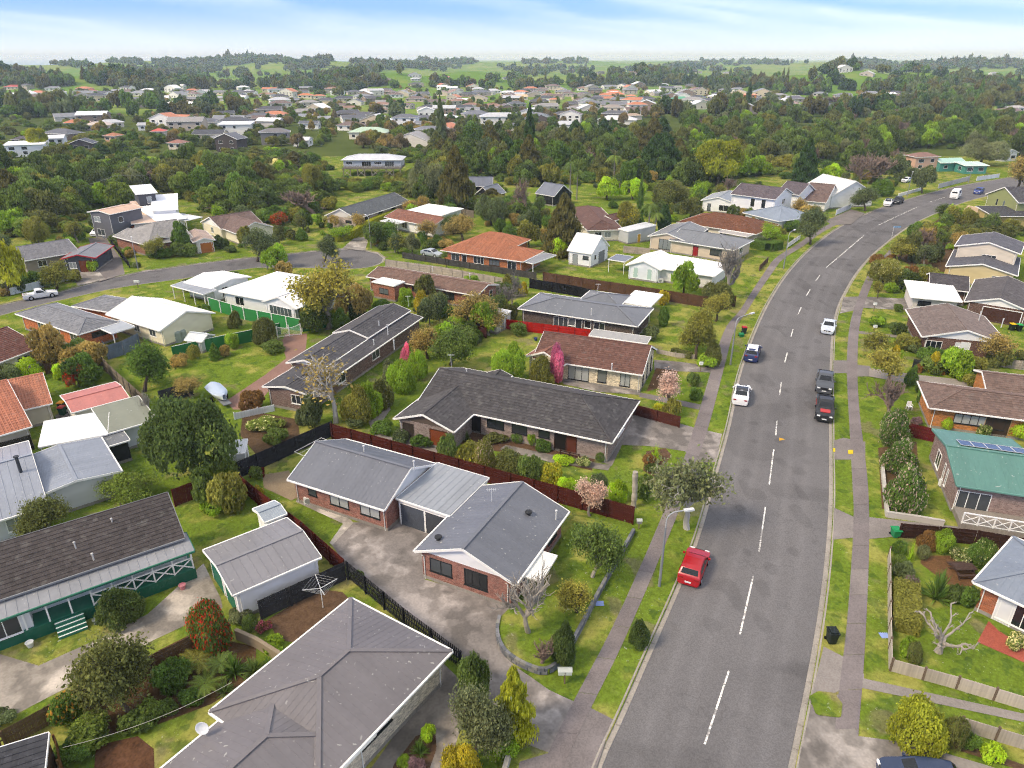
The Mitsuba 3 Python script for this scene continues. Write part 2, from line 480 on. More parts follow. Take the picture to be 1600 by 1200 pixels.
footpath('footpath', [(805, 1300), (855, 1178), (896, 1095), (962, 973), (1039, 797), (1066, 725), (1085, 667), (1110, 582), (1132, 510), (1155, 488), (1170, 462), (1193, 428), (1210, 402), (1242, 385), (1275, 360), (1318, 340)],
         [(835, 1300), (884, 1189), (923, 1106), (976, 1002), (1061, 800), (1087, 728), (1106, 672), (1127, 592), (1147, 512), (1164, 492), (1182, 462), (1204, 430), (1222, 404), (1254, 386), (1285, 362), (1326, 342)], 'grey footpath of asphalt slabs on the near side of the street')
footpath('footpath', [(1288, 1290), (1299, 1196), (1310, 1083), (1318, 1024), (1325, 958), (1335, 808), (1332, 760), (1329, 700), (1325, 630), (1322, 565), (1327, 507), (1336, 477), (1350, 440), (1362, 420), (1395, 385)],
         [(1334, 1290), (1339, 1196), (1341, 1145), (1349, 1053), (1354, 962), (1358, 870), (1358, 770), (1350, 700), (1342, 640), (1339, 575), (1342, 507), (1352, 470), (1364, 440), (1374, 420), (1404, 385)], 'grey footpath of asphalt slabs on the far side of the street')

SHEETS = [  # name, material, colour, pixels, label
    ('driveway', 'concrete', '#938d8a', [(519, 852), (552, 816), (600, 815), (640, 800), (720, 815), (690, 858), (663, 905), (800, 945), (776, 978), (782, 1012), (803, 1040), (830, 1058), (858, 1078), (897, 1096), (858, 1176), (790, 1150), (740, 1060), (718, 1030), (640, 960), (545, 890)], 'stained concrete driveway shared by the brick units'),
    ('driveway', 'concrete', '#8f8881', [(686, 1030), (712, 1055), (735, 1090), (672, 1290), (560, 1290), (580, 1200), (612, 1155)], 'dark concrete driveway along the big grey hip roof'),
    ('driveway', 'path', '#7a7474', [(897, 1096), (923, 1106), (958, 1124), (930, 1205), (895, 1290), (790, 1290), (812, 1190), (858, 1176)], 'asphalt vehicle crossing by the letterboxes'),
    ('driveway', 'concrete', '#918b87', [(985, 650), (1003, 638), (1063, 662), (1085, 668), (1128, 678), (1119, 722), (1090, 722), (1070, 705), (1045, 701), (1015, 697), (972, 695), (956, 728), (935, 720), (960, 680)], 'mottled asphalt driveway beside the dark tiled house'),
    ('driveway', 'concrete', '#aaa298', [(-40, 1010), (60, 1040), (150, 1000), (230, 960), (318, 880), (345, 935), (348, 950), (240, 1000), (170, 1040), (-40, 1150)], 'pale concrete drive in front of the green verandah house'),
    ('driveway', 'path', '#8d7168', [(352, 627), (415, 585), (447, 560), (440, 535), (446, 522), (480, 521), (478, 545), (465, 570), (425, 605), (395, 640), (365, 640)], 'curved reddish paved drive leading to a white gate'),
    ('driveway', 'path', '#77716f', [(138, 372), (165, 371), (190, 405), (195, 428), (155, 440), (150, 410)], 'steep asphalt drive climbing to the modern house'),
    ('driveway', 'concrete', '#a09a94', [(108, 424), (148, 417), (165, 436), (122, 447)], 'concrete pad before the red trimmed garage'),
    ('driveway', 'concrete', '#a59f99', [(535, 388), (553, 372), (578, 369), (570, 392)], 'pale concrete drive at the turning circle'),
    ('driveway', 'concrete', '#8b8581', [(1022, 562), (1060, 565), (1115, 572), (1112, 582), (1058, 580), (1022, 578)], 'narrow asphalt drive beside the tan house'),
    ('path', 'path', '#77716f', [(1000, 613), (1095, 632), (1092, 640), (998, 620)], 'asphalt path behind the tan house'),
    ('driveway', 'path', '#7d7877', [(1302, 563), (1322, 563), (1342, 570), (1360, 572), (1358, 588), (1340, 588), (1324, 583), (1302, 583)], 'asphalt crossing between two verges'),
    ('driveway', 'path', '#807a78', [(1303, 688), (1318, 684), (1352, 690), (1352, 715), (1330, 718), (1304, 718)], 'asphalt crossing with yellow marks'),
    ('driveway', 'path', '#857f7c', [(1303, 793), (1335, 808), (1358, 808), (1490, 822), (1600, 832), (1600, 850), (1480, 832), (1402, 838), (1358, 842), (1333, 840), (1302, 843)], 'asphalt drive between two gardens'),
    ('driveway', 'path', '#8a8480', [(1287, 1010), (1318, 1026), (1350, 1053), (1350, 1060), (1600, 1115), (1600, 1128), (1348, 1075), (1310, 1080), (1265, 1098)], 'asphalt strip drive beside the pale panel fence'),
    ('driveway', 'concrete', '#958f8a', [(1268, 1100), (1310, 1085), (1341, 1150), (1420, 1160), (1540, 1195), (1600, 1215), (1600, 1290), (1235, 1290), (1250, 1180)], 'broad worn concrete crossing in the near corner'),
    ('driveway', 'concrete', '#8f8a86', [(1318, 464), (1345, 463), (1425, 467), (1424, 485), (1350, 481), (1312, 490)], 'asphalt drive to the flat white garage'),
    ('driveway', 'path', '#77726f', [(1300, 352), (1330, 350), (1345, 338), (1352, 333), (1330, 327), (1290, 345)], 'asphalt drive by the white camper'),
    ('path', 'concrete', '#b2aca4', [(470, 772), (548, 812), (552, 817), (519, 852), (515, 848), (536, 818), (462, 784)], 'concrete path along the brick wall'),
    ('path', 'path', '#8a7b66', [(410, 742), (452, 735), (470, 775), (455, 782), (412, 762)], 'worn brown patio beside the brick unit'),
    ('path', 'path', '#a0584a', [(1545, 970), (1560, 985), (1600, 1010), (1600, 1035), (1527, 1003)], 'red brick path to the side house'),
    ('path', 'path', '#8b8580', [(560, 625), (605, 615), (610, 640), (590, 668), (600, 680), (690, 700), (684, 710), (590, 690)], 'gravelled yard beside the dark tiled house'),
    ('path', 'concrete', '#8f8983', [(790, 695), (870, 712), (955, 727), (950, 735), (860, 722), (780, 702)], 'narrow concrete path under the dark tiled eaves'),
    ('path', 'concrete', '#9b9590', [(880, 580), (1000, 610), (1000, 617), (935, 612), (880, 600)], 'concrete terrace in front of the tan house'),
    ('path', 'path', '#938c86', [(1430, 585), (1520, 595), (1520, 606), (1440, 603), (1358, 588), (1358, 575)], 'path beside the yellow conifers'),
    ('path', 'concrete', '#aaa49c', [(145, 540), (210, 535), (212, 545), (160, 552)], 'concrete terrace by the blue grey screen'),
    ('path', 'path', '#807a74', [(1342, 517), (1432, 527), (1432, 531), (1342, 521)], 'thin asphalt path across a lawn'),
    ('path', 'concrete', '#8a857f', [(85, 650), (100, 640), (140, 640), (142, 655), (100, 668)], 'concrete yard between the garages'),
    ('soil', 'soil', '#5a4131', [(150, 1165), (215, 1150), (240, 1170), (245, 1290), (140, 1290)], 'bare brown earth of a dug garden'),
    ('soil', 'soil', '#6b5038', [(1440, 868), (1500, 868), (1525, 880), (1520, 915), (1490, 920), (1438, 880)], 'bark mulch round the flax garden'),
    ('soil', 'soil', '#5d4a3a', [(418, 968), (498, 920), (535, 925), (560, 950), (470, 1005), (435, 1000)], 'bare brown yard behind the big grey hip roof'),
    ('soil', 'soil', '#574537', [(590, 1290), (615, 1195), (650, 1150), (680, 1140), (682, 1170), (640, 1290)], 'dark soil of an island garden bed'),
    ('soil', 'soil', '#5b4738', [(700, 665), (930, 715), (925, 735), (880, 725), (700, 690)], 'planted bed under the brick wall'),
    ('soil', 'soil', '#6a523c', [(1025, 575), (1060, 580), (1050, 600), (1010, 612)], 'brown bed at the corner of the tan house'),
    ('soil', 'soil', '#5c493a', [(1010, 705), (1040, 700), (1050, 712), (1022, 745), (1005, 735)], 'bed with flax near the drive'),
    ('soil', 'soil', '#54422f', [(130, 1085), (250, 1015), (300, 990), (400, 1010), (400, 1055), (330, 1100), (225, 1140), (140, 1150)], 'shaded soil under the fern garden'),
    ('soil', 'soil', '#5e4c38', [(1372, 700), (1432, 690), (1440, 790), (1378, 795)], 'leaf litter under the camellias'),
    ('soil', 'soil', '#5b4a3a', [(1415, 1150), (1500, 1160), (1600, 1195), (1600, 1205), (1490, 1170), (1412, 1160)], 'weedy bed below the pale fence'),
    ('soil', 'soil', '#584838', [(380, 640), (465, 655), (470, 690), (400, 710), (375, 680)], 'vegetable plot behind the black fence'),
    ('soil', 'soil', '#5b4b39', [(1400, 400), (1480, 330), (1560, 360), (1520, 430), (1430, 420)], 'rough garden below the arched house'),
]
for i, (nm, mat, c, poly, lab) in enumerate(SHEETS):
    sheet(nm, poly, mat, c, z=.004 + .0012 * i if nm != 'soil' else .003 + .0005 * i, label=lab)
# the grass island of the near crossing, raised a little over the concrete
sheet('grass_island', Polygon(line_px([(1272, 1092), (1282, 1086), (1300, 1088), (1309, 1100), (1307, 1116), (1280, 1113)])).buffer(.25), 'lawn', z=.07, px=False, label='small grass island in the worn concrete crossing', thick=.1)

DASHES = [((1139, 1048), (1101, 1163)), ((1177, 900), (1156, 992)), ((1196, 792), (1186, 862)), ((1209, 702), (1202, 757)), ((1214, 657), (1212, 680)), ((1221, 597), (1218, 617)), ((1230, 551), (1226, 567)), ((1239, 514), (1236, 526)), ((1252, 480), (1247, 491)), ((1266, 452), (1260, 462)), ((1281, 430), (1275, 438)), ((1350, 368), (1291, 418)), ((1436, 322), (1372, 352)), ((1476, 308), (1452, 316))]
for a, b in DASHES:
    a, b = U(*a, RZ + .1), U(*b, RZ + .1)
    d = (b - a)[:2] / np.linalg.norm(b - a)
    n = np.array([-d[1], d[0]]) * .06
    mb, t = MB(), 0.0
    Lb = np.linalg.norm(b - a)
    mb.face([(*(a[:2] - n), RZ + .106), (*(b[:2] - n), RZ + .106), (*(b[:2] + n), RZ + .106), (*(a[:2] + n), RZ + .106)])
    put(numbered('road_marking'), mb, 'line', '#e6e4df', label='white centre line dash on the street', kind='structure')
mb = MB().face([(*U(1217, 685, RZ)[:2], RZ + .108), (*U(1227, 688, RZ)[:2], RZ + .108), (*U(1217, 690, RZ)[:2], RZ + .108)])
put(numbered('road_marking'), mb, 'path', '#c99a3f', label='small yellow triangle painted on the street', kind='structure')
for q, l in (([(1325, 703), (1333, 703), (1333, 709), (1325, 709)], 'yellow square painted on the footpath crossing'), ([(1302, 700), (1305, 700), (1305, 706), (1302, 706)], 'yellow paint mark on the kerb')):
    sheet('path_marking', q, 'path', '#d9bf3a', z=.06, label=l)
for (u, v), l in zip([(937, 943), (1382, 993)], ['service lid in the verge by the brick unit', 'service lid in the verge by the hedge']):
    p = U(u, v)
    put(numbered('manhole_plate'), MB().box((p[0] - .3, p[1] - .25, 0), (p[0] + .3, p[1] + .25, .02)), 'paint', '#8fa3d6', label='pale blue ' + l, cat='manhole')

# ---------------------------------------------------------------- buildings
def planes_of(L, W, ends, e, tan):
    """Roof planes (polygons, counter-clockwise from above, first edge along the eave) of a ridge roof over [0, L] x [0, W], ridge along x."""
    zr = e + W / 2 * tan
    h = min(W / 2, L / 2 - .01)
    a, b = (h if ends[0] == 'h' else 0), (h if ends[1] == 'h' else 0)
    R0, R1 = (a, W / 2, zr), (L - b, W / 2, zr)
    out = [[(0, 0, e), (L, 0, e), R1, R0], [(L, W, e), (0, W, e), R0, R1]]
    if a:
        out.append([(0, W, e), (0, 0, e), R0])
    if b:
        out.append([(L, 0, e), (L, W, e), R1])
    caps = [(R0, R1)] if L - a - b > .1 else []
    if a:
        caps += [((0, 0, e), R0), ((0, W, e), R0)]
    if b:
        caps += [((L, 0, e), R1), ((L, W, e), R1)]
    return out, caps, zr


def cover(mb, poly, style, lod):
    """Roof covering over one plane: courses of tiles or ribs of a metal sheet, with the slab below."""
    q = np.array(poly, float)
    u = q[1] - q[0]
    u /= np.linalg.norm(u)
    n = np.cross(q[1] - q[0], q[2] - q[0])
    n /= np.linalg.norm(n)
    v = np.cross(n, u)
    flat = np.stack([(q - q[0]) @ u, (q - q[0]) @ v], 1)
    P = Polygon(flat)
    at = lambda a, b, c=0.0: q[0] + u * a + v * b + n * c
    top = flat[:, 1].max()
    off = (q[0, 0] + q[0, 1]) % 3
    for i in range(len(q)):                                    # slab: edges and underside
        a, b = q[i], q[(i + 1) % len(q)]
        mb.face([a - (0, 0, .13), b - (0, 0, .13), b, a])
    mb.face(q[::-1] - (0, 0, .13))
    if lod and style in ('tile', 'barrel', 'press'):
        r, lift = {'tile': (.34, .04), 'barrel': (.36, .05), 'press': (.37, .035)}[style]
        k = 0
        while k * r < top:
            s = P.intersection(shapely.box(-1, k * r, 99, min((k + 1) * r, top + .01)))
            k += 1
            if s.is_empty or s.geom_type != 'Polygon' or s.area < .005:
                continue
            c = np.array(s.exterior.coords)[:-1]
            if not s.exterior.is_ccw:
                c = c[::-1]
            h = lift * (1 - (c[:, 1] - (k - 1) * r) / r) + .004
            mb.face([at(a, b, w) for (a, b), w in zip(c, h)], np.c_[c[:, 0] + off, c[:, 1]])
            low = c[np.abs(c[:, 1] - (k - 1) * r) < 1e-6]
            if len(low) >= 2:
                x0, x1 = low[:, 0].min(), low[:, 0].max()
                y = (k - 1) * r
                mb.face([at(x0, y, 0), at(x1, y, 0), at(x1, y, lift + .004), at(x0, y, lift + .004)], [(x0 + off, y + .01)] * 2 + [(x1 + off, y + .01)] * 2)
    else:
        mb.face(q, flat + (off, 0))
    sp = {'rib': .62, 'corr': .19, 'barrel': .3, 'press': 0, 'tile': 0, 'flat': 0, 'seam': .42}[style] if lod else 0
    if sp:
        w, hgt = {'rib': (.06, .035), 'corr': (.085, .026), 'barrel': (.15, .07), 'seam': (.035, .014)}[style]
        x0, x1 = flat[:, 0].min(), flat[:, 0].max()
        x = x0 + sp * .5
        while x < x1:
            s = P.intersection(LineString([(x, -1), (x, 99)]))
            if not s.is_empty and s.length > .15:
                b0, b1 = s.coords[0][1], s.coords[-1][1]
                pts = [at(x - w / 2, b0, .0), at(x - w / 4, b0, hgt), at(x + w / 4, b0, hgt), at(x + w / 2, b0, 0), at(x - w / 2, b1, 0), at(x - w / 4, b1, hgt), at(x + w / 4, b1, hgt), at(x + w / 2, b1, 0)]
                mb.add(pts, [[0, 1, 5], [0, 5, 4], [1, 2, 6], [1, 6, 5], [2, 3, 7], [2, 7, 6], [0, 2, 1], [0, 3, 2]], np.tile([(x + off, (b0 + b1) / 2)], (8, 1)))
            x += sp


ROOFS = {'tile': 'tile', 'barrel': 'tile', 'press': 'tile', 'rib': 'roof', 'corr': 'roof', 'flat': 'roof', 'seam': 'roof'}


WINGS = []


class Frame:
    """Local frame of a wing: x along A-B, y from A-B to C, z up."""
    def __init__(s, A, B, C, base=0.0):
        A, B, C = [np.asarray(q, float)[:2] for q in (A, B, C)]
        s.L = np.linalg.norm(B - A)
        s.x = (B - A) / s.L
        s.y = np.array([-s.x[1], s.x[0]])
        s.W = (C - B) @ s.y
        if s.W < 0:
            raise ValueError('corners must run counter-clockwise')
        s.o, s.base = A, base

    def M(s):
        M = np.eye(4)
        M[:2, 0], M[:2, 1], M[:2, 3], M[2, 3] = s.x, s.y, s.o, s.base
        return M

    def move(s, mb):
        M = s.M()
        mb.v = [v @ M[:3, :3].T + M[:3, 3] for v in mb.v]
        return mb


def side_frame(k, x0, x1, y0, y1):
    """Origin, direction along and outward normal of wall k (0 front, 1 right, 2 back, 3 left), seen from outside left to right."""
    o, e = {0: ((x0, y0), (x1, y0)), 1: ((x1, y0), (x1, y1)), 2: ((x1, y1), (x0, y1)), 3: ((x0, y1), (x0, y0))}[k]
    o, e = np.array(o, float), np.array(e, float)
    L = np.linalg.norm(e - o)
    d = (e - o) / L
    return o, d, np.array([d[1], -d[0]]), L


def opening(key, fr, wall, o):
    """A window, door or garage door set on a wall. o: (kind, side, place along the wall 0..1, width, height, sill, lights, frame colour, pane colour)."""
    kind, k, t, w, h, sill = o[:6]
    n = o[6] if len(o) > 6 else 2
    fc = o[7] if len(o) > 7 else '#e8e8e6'
    pc = o[8] if len(o) > 8 else ('#2b3036', '#22262a', '#41474c', '#5f666b', '#8a8f92')[rng.choice(5, p=(.34, .26, .2, .1, .1))]
    org, d, out, L = side_frame(k, *wall)
    s0 = t * L - w / 2

    def P(s, z, c):
        q = org + d * s + out * c
        return (q[0], q[1], z)

    def slab(mb, sa, sb, za, zb, c0, c1):
        a = [P(sa, za, c1), P(sb, za, c1), P(sb, zb, c1), P(sa, zb, c1)]
        b = [P(sa, za, c0), P(sb, za, c0), P(sb, zb, c0), P(sa, zb, c0)]
        mb.face(a, [(sa, za), (sb, za), (sb, zb), (sa, zb)])
        for i in range(4):
            j = (i + 1) % 4
            mb.face([b[i], b[j], a[j], a[i]])

    name = {'w': 'window', 'd': 'door', 'g': 'garage_door', 'v': 'vent'}[kind]
    key = key + '__' + name
    i = 0
    while key + (f'_{i:03d}' if i else '') in scene:
        i += 1
    key += f'_{i:03d}' if i else ''
    z0, z1, b = sill, sill + h, .055
    fm = MB()
    if kind == 'w':
        slab(fm, s0, s0 + w, z0, z0 + b, -.02, .05)
        slab(fm, s0, s0 + w, z1 - b, z1, -.02, .05)
        for m in range(n + 1):
            x = s0 + (w - b) * m / n
            slab(fm, x, x + b, z0 + b, z1 - b, -.02, .048)
        slab(fm, s0 - .05, s0 + w + .05, z0 - .06, z0 - .003, -.02, .09)
        put(key, fr.move(fm), 'paint', fc)
        for m in range(n):
            x = s0 + (w - b) * m / n
            pm = MB()
            slab(pm, x + b, s0 + (w - b) * (m + 1) / n, z0 + b, z1 - b, -.02, .012)
            put(key + '__pane' + (f'_{m:03d}' if m else ''), fr.move(pm), 'glass', pc)
    elif kind == 'd':
        slab(fm, s0, s0 + w, z0, z1, -.02, .03)
        put(key, fr.move(fm), 'paint', pc)
        tm = MB()
        slab(tm, s0 - .07, s0, z0, z1 + .07, -.02, .05)
        slab(tm, s0 + w, s0 + w + .07, z0, z1 + .07, -.02, .05)
        slab(tm, s0, s0 + w, z1, z1 + .07, -.02, .05)
        put(key + '__frame', fr.move(tm), 'paint', fc)
    else:
        m = max(4, int(h / .11))
        for j in range(m):
            slab(fm, s0, s0 + w, z0 + h * j / m, z0 + h * (j + .86) / m, -.02, .045)
        slab(fm, s0, s0 + w, z0, z1, -.02, .02)
        put(key, fr.move(fm), 'paint', pc)
        tm = MB()
        slab(tm, s0 - .1, s0, z0, z1 + .1, -.02, .06)
        slab(tm, s0 + w, s0 + w + .1, z0, z1 + .1, -.02, .06)
        slab(tm, s0, s0 + w, z1, z1 + .1, -.02, .06)
        put(key + '__frame', fr.move(tm), 'paint', fc)


def sub(key, part):
    k, i = key + '__' + part, 0
    while (k + (f'_{i:03d}' if i else '')) in scene:
        i += 1
    return k + (f'_{i:03d}' if i else '')


def wing(key, q, t='Lgg', p=20, e=2.5, wall=('paint', '#d8d2c4'), roof=('rib', '#5d6066'), op=(), gable=None, trim='#e9e8e4', base=0.0, oh=.5, lod=1, px=True, slope=3, r=None, nowall=False, post=False, found='#8f8b86', zb=None):
    """One block of a building under one roof. q: three eave corners (front left, front right, back right) as pixels, or metres with px=False.
    t: L or W (ridge along the front or along the depth) and the two ends (g gable, h hip), or F for a flat roof falling to the front."""
    z = e + base
    A, B, C = [U(*c, z) for c in q] if px else q
    fr = Frame(A, B, C, base)
    L, W = fr.L, fr.W
    WINGS.append((key, L, W))
    turn = t[0] == 'W'
    a, b = (W, L) if turn else (L, W)
    if t[0] == 'F':
        rise = slope * W / 100
        planes, caps, zr = [[(0, 0, e), (L, 0, e), (L, W, e + rise), (0, W, e + rise)]], [], e + rise
        ends = '--'
    else:
        tan = math.tan(math.radians(p))
        if r is not None:                                       # ridge height from the picture
            zs = np.arange(e + .3, e + 7, .02)
            best = []
            for zz in zs:
                w = U(*r, zz + base)[:2] - fr.o
                best.append(abs(w @ fr.x - L / 2) if turn else abs(w @ fr.y - W / 2))
            tan = min(max((zs[int(np.argmin(best))] - e) / (b / 2), .12), .8)
        planes, caps, zr = planes_of(a, b, t[1:], e, tan)
        ends = t[1:]
    tr = (lambda w: (L - w[1], w[0], w[2])) if turn else (lambda w: tuple(w))
    planes = [[tr(w) for w in pl] for pl in planes]
    caps = [(tr(x), tr(y)) for x, y in caps]
    # which walls carry gables
    gs = {} if t[0] == 'F' else ({0: ends[0], 2: ends[1]} if turn else {3: ends[0], 1: ends[1]})
    ins = {k: (.28 if gs.get(k) == 'g' else oh) for k in range(4)}
    x0, x1, y0, y1 = ins[3], L - ins[1], ins[0], W - ins[2]
    wl = (x0, x1, y0, y1)
    bottom = -.3 if zb is None else zb
    rk = sub(key, 'roof')
    mb = MB()
    for pl in planes:
        cover(mb, pl, roof[0], lod)
    put(rk, fr.move(mb), ROOFS[roof[0]], roof[1])
    if lod:
        for i, (c0, c1) in enumerate(caps):
            m = MB()
            c0, c1 = np.array(c0), np.array(c1)
            m.bar(c0 + (0, 0, .03), c1 + (0, 0, .03), .26 if roof[0] in ('rib', 'corr', 'seam', 'flat') else .22, .07)
            put(sub(rk, 'ridge_cap'), fr.move(m), ROOFS[roof[0]], roof[1])
    if not nowall:
        mb = MB().box((x0, y0, bottom), (x1, y1, e + .015))
        if t[0] == 'F':
            mb = MB()
            zt = lambda y: e + slope * y / 100 - .12
            for k in range(4):
                o, d, out, Ls = side_frame(k, *wl)
                pa, pb = o, o + d * Ls
                mb.face([(*pa, bottom), (*pb, bottom), (*pb, zt(pb[1])), (*pa, zt(pa[1]))], [(0, 0), (Ls, 0), (Ls, e), (0, e)])
        put(sub(key, 'wall'), fr.move(mb), wall[0], wall[1])
        if found and lod:
            m = MB()
            for k in range(4):
                o, d, out, Ls = side_frame(k, x0 - .03, x1 + .03, y0 - .03, y1 + .03)
                m.face([(*o, bottom), (*(o + d * Ls), bottom), (*(o + d * Ls), .28), (*o, .28)])
            m.face([(x0 - .03, y0 - .03, .28), (x1 + .03, y0 - .03, .28), (x1 + .03, y1 + .03, .28), (x0 - .03, y1 + .03, .28)])
            put(sub(key, 'foundation'), fr.move(m), 'path', found)
        gw = gable or wall
        for k, kind in gs.items():
            if kind != 'g':
                continue
            o, d, out, Ls = side_frame(k, *wl)
            m = MB()
            tip = zr - .15
            f3 = [(0, e + .015), (Ls, e + .015), (Ls / 2, tip)]
            top = [(*(o + d * s + out * .012), z) for s, z in f3]
            bk = [(*(o + d * s - out * .1), z) for s, z in f3]
            m.face(top, f3)
            m.face(bk[::-1])
            for i in range(3):
                j = (i + 1) % 3
                m.face([bk[i], bk[j], top[j], top[i]])
            if gable:
                put(sub(key, 'gable'), fr.move(m), gw[0], gw[1])
            else:
                put(sub(key, 'gable'), fr.move(m), wall[0], wall[1])
    # gutters and barge boards
    m = MB()
    for pl in planes:
        c = np.array(pl)
        d = (c[1] - c[0]) / np.linalg.norm(c[1] - c[0])
        o = np.array([d[1], -d[0], 0])
        m.bar(c[0] + o * .062 - (0, 0, .05), c[1] + o * .062 - (0, 0, .05), .12, .13)
    for k, kind in gs.items():
        if kind == 'g':
            for pl in planes[:2]:
                for i, j in ((1, 2), (3, 0)):
                    ca, cb = np.array(pl[i]), np.array(pl[j])
                    if k == (1 if not turn else 2) and i == 1 and pl is planes[0] or k == (1 if not turn else 2) and i == 3 and pl is planes[1] or k == (3 if not turn else 0) and i == 3 and pl is planes[0] or k == (3 if not turn else 0) and i == 1 and pl is planes[1]:
                        o = {0: (0, -1, 0), 1: (1, 0, 0), 2: (0, 1, 0), 3: (-1, 0, 0)}[k]
                        m.bar(ca + np.array(o) * .022 - (0, 0, .055), cb + np.array(o) * .022 - (0, 0, .055), .05, .2)
    if t[0] == 'F':
        pl = np.array(planes[0])
        for i in (1, 2, 3):
            a3, b3 = pl[i], pl[(i + 1) % 4]
            d = (b3 - a3) / np.linalg.norm(b3 - a3)
            o = np.array([d[1], -d[0], 0])
            m.bar(a3 + o * .022 - (0, 0, .05), b3 + o * .022 - (0, 0, .05), .05, .18)
    put(sub(key, 'gutter'), fr.move(m), 'paint', trim)
    for o in op:
        opening(key, fr, wl, o)
    if lod and t[0] != 'F' and not nowall:
        for x in (x0 + .2, x1 - .2):
            m = MB().tube([(x, y0 - .05, -.05), (x, y0 - .05, e - .35), (x, y0 - oh * .6, e - .12)], .04, 6)
            put(sub(key, 'downpipe'), fr.move(m), 'paint', '#dcdcd9')
    if post:
        for x in np.linspace(.15, L - .15, post):
            m = MB().box((x - .05, .1, -.1), (x + .05, .2, e - .1))
            put(sub(key, 'post'), fr.move(m), 'paint', trim)
    return fr, wl, zr


def building(name, label, wings, cat='house', group=None):
    key = numbered(name)
    tag(key, label, cat, group)
    out = [wing(key, **w) for w in wings]
    return key, out


def w(*q, **k):
    return {'q': q, **k}


def flue(key, u, v, z, h=.55, c='#c9cacb', r=.06):
    """A pipe or vent through the roof at the pixel, z the roof's height there."""
    p = U(u, v, z)
    put(sub(key, 'flue'), MB().lathe([(0, -.3), (r, -.3), (r, h), (r * 1.7, h + .01), (r * 1.7, h + .1), (0, h + .14)], p, 10), 'paint', c)


def aerial(key, u, v, z, h=1.3, dish=False):
    p = U(u, v, z)
    m = MB().tube([p - (0, 0, .3), p + (0, 0, h)], .022, 6)
    if dish:
        m.lathe([(0, .02), (.2, .05), (.38, .14), (.36, .15), (.2, .07), (0, .03)], p + (0, 0, h), 16, np.array([[1, 0, 0], [0, .3, -.95], [0, .95, .3]]))
    else:
        for i in range(5):
            m.bar(p + (-.3 + .15 * i, -.25, h - .1), p + (-.3 + .15 * i, .25, h - .1), .015)
        m.bar(p + (-.4, 0, h - .1), p + (.4, 0, h - .1), .02)
    put(sub(key, 'aerial'), m, 'paint', '#cfd2d4')

WHITE, DARKF = '#e9e9e8', '#26282b'
CURT = '#9fa3a5'
# --- the brick units in the middle
brick = ('brick', '#8c5f55')
steel = ('seam', '#6a6d75')
KB, KW = building('brick_house', 'low brick duplex with grey metal gable roofs joined by twin garage doors', [
    w((449, 749), (601, 797), (686, 726), t='Lgg', r=(644, 732), wall=brick, roof=steel, gable=('paint', '#d5d7d9'), op=[('w', 0, .5, 2.0, 1.15, .95, 2, DARKF, CURT), ('w', 0, .83, 2.0, 1.15, .95, 2, DARKF, CURT), ('w', 0, .2, .9, .9, 1.2, 1, DARKF)]),
    w((619, 778), (704, 806), (776, 752), t='F', e=2.6, oh=.12, slope=2, wall=('paint', '#d9d9d8'), roof=('rib', '#8f949b'), op=[('g', 0, .27, 2.35, 2.1, .02, 1, WHITE, '#4d535d'), ('g', 0, .76, 2.35, 2.1, .02, 1, WHITE, '#45484e')]),
    w((647, 861), (805, 914), (892, 800), t='Wgg', r=(724, 856), wall=brick, roof=steel, gable=('paint', '#e2e3e6'), op=[('w', 0, .22, 1.9, 1.2, .95, 2, DARKF), ('w', 0, .62, 1.9, 1.45, .8, 3, DARKF), ('w', 1, .3, 1.8, 1.2, .95, 2, DARKF), ('d', 1, .55, .9, 2.0, .05), ('w', 1, .8, 1.6, 1.2, .95, 2, DARKF)]),
    w((820, 899), (846, 907), (874, 870), t='F', e=2.3, nowall=True, slope=1, roof=('flat', '#dedfdb'), post=2)])
for u, v, z in ((569, 706, 3.7), (647, 730, 4.3)):
    flue(KB, u, v, z)
for u, v, z in ((685, 842, 3.1), (826, 803, 3.4)):
    flue(KB, u, v, z, .14, '#2b2c2e', .17)
flue(KB, 869, 808, 2.9)
aerial(KB, 768, 785, 3.6)
# --- dark tiled house behind it
K, _ = building('brick_house', 'long dark tiled grey brick house with hipped right end behind the red brown fence', [
    w((652, 628), (956, 692), (999, 626), t='Lgh', r=(906, 616), wall=('brick', '#8a7b76'), roof=('press', '#474546'), gable=('paint', '#675a54'), op=[('d', 0, .3, 1.5, 2.1, .05, 1, '#4a3c36', '#1f1c1b'), ('w', 0, .42, 1.9, 1.0, 1.05, 2, DARKF), ('w', 0, .55, 1.7, 1.0, 1.05, 2, DARKF), ('w', 0, .68, 1.2, .8, 1.2, 1, DARKF), ('d', 0, .765, 1.2, 2.1, .05, 1, '#3d2a22', '#1c1918'), ('d', 0, .82, 1.0, 2.1, .05, 1, '#4a2a20', '#5a2f22'), ('w', 1, .5, 2.2, 1.2, .95, 2)]),
    w((615, 654), (709, 675), (757, 626), t='Wgg', r=(661, 647), e=2.5, wall=('brick', '#857772'), roof=('press', '#4a4849'), gable=('paint', '#5b5048'), op=[('g', 0, .76, 1.8, 1.7, .35, 1, '#4a2f22', '#7a3f24'), ('w', 0, .17, 1.3, 1.7, .5, 2, '#4b4440', '#39322e')]),
    w((752, 592), (790, 598), (800, 587), t='Wgg', p=20, e=2.7, wall=('brick', '#857772'), roof=('press', '#474546'))])
aerial(K, 705, 570, 4.3)
flue(K, 729, 581, 4.4, .3)
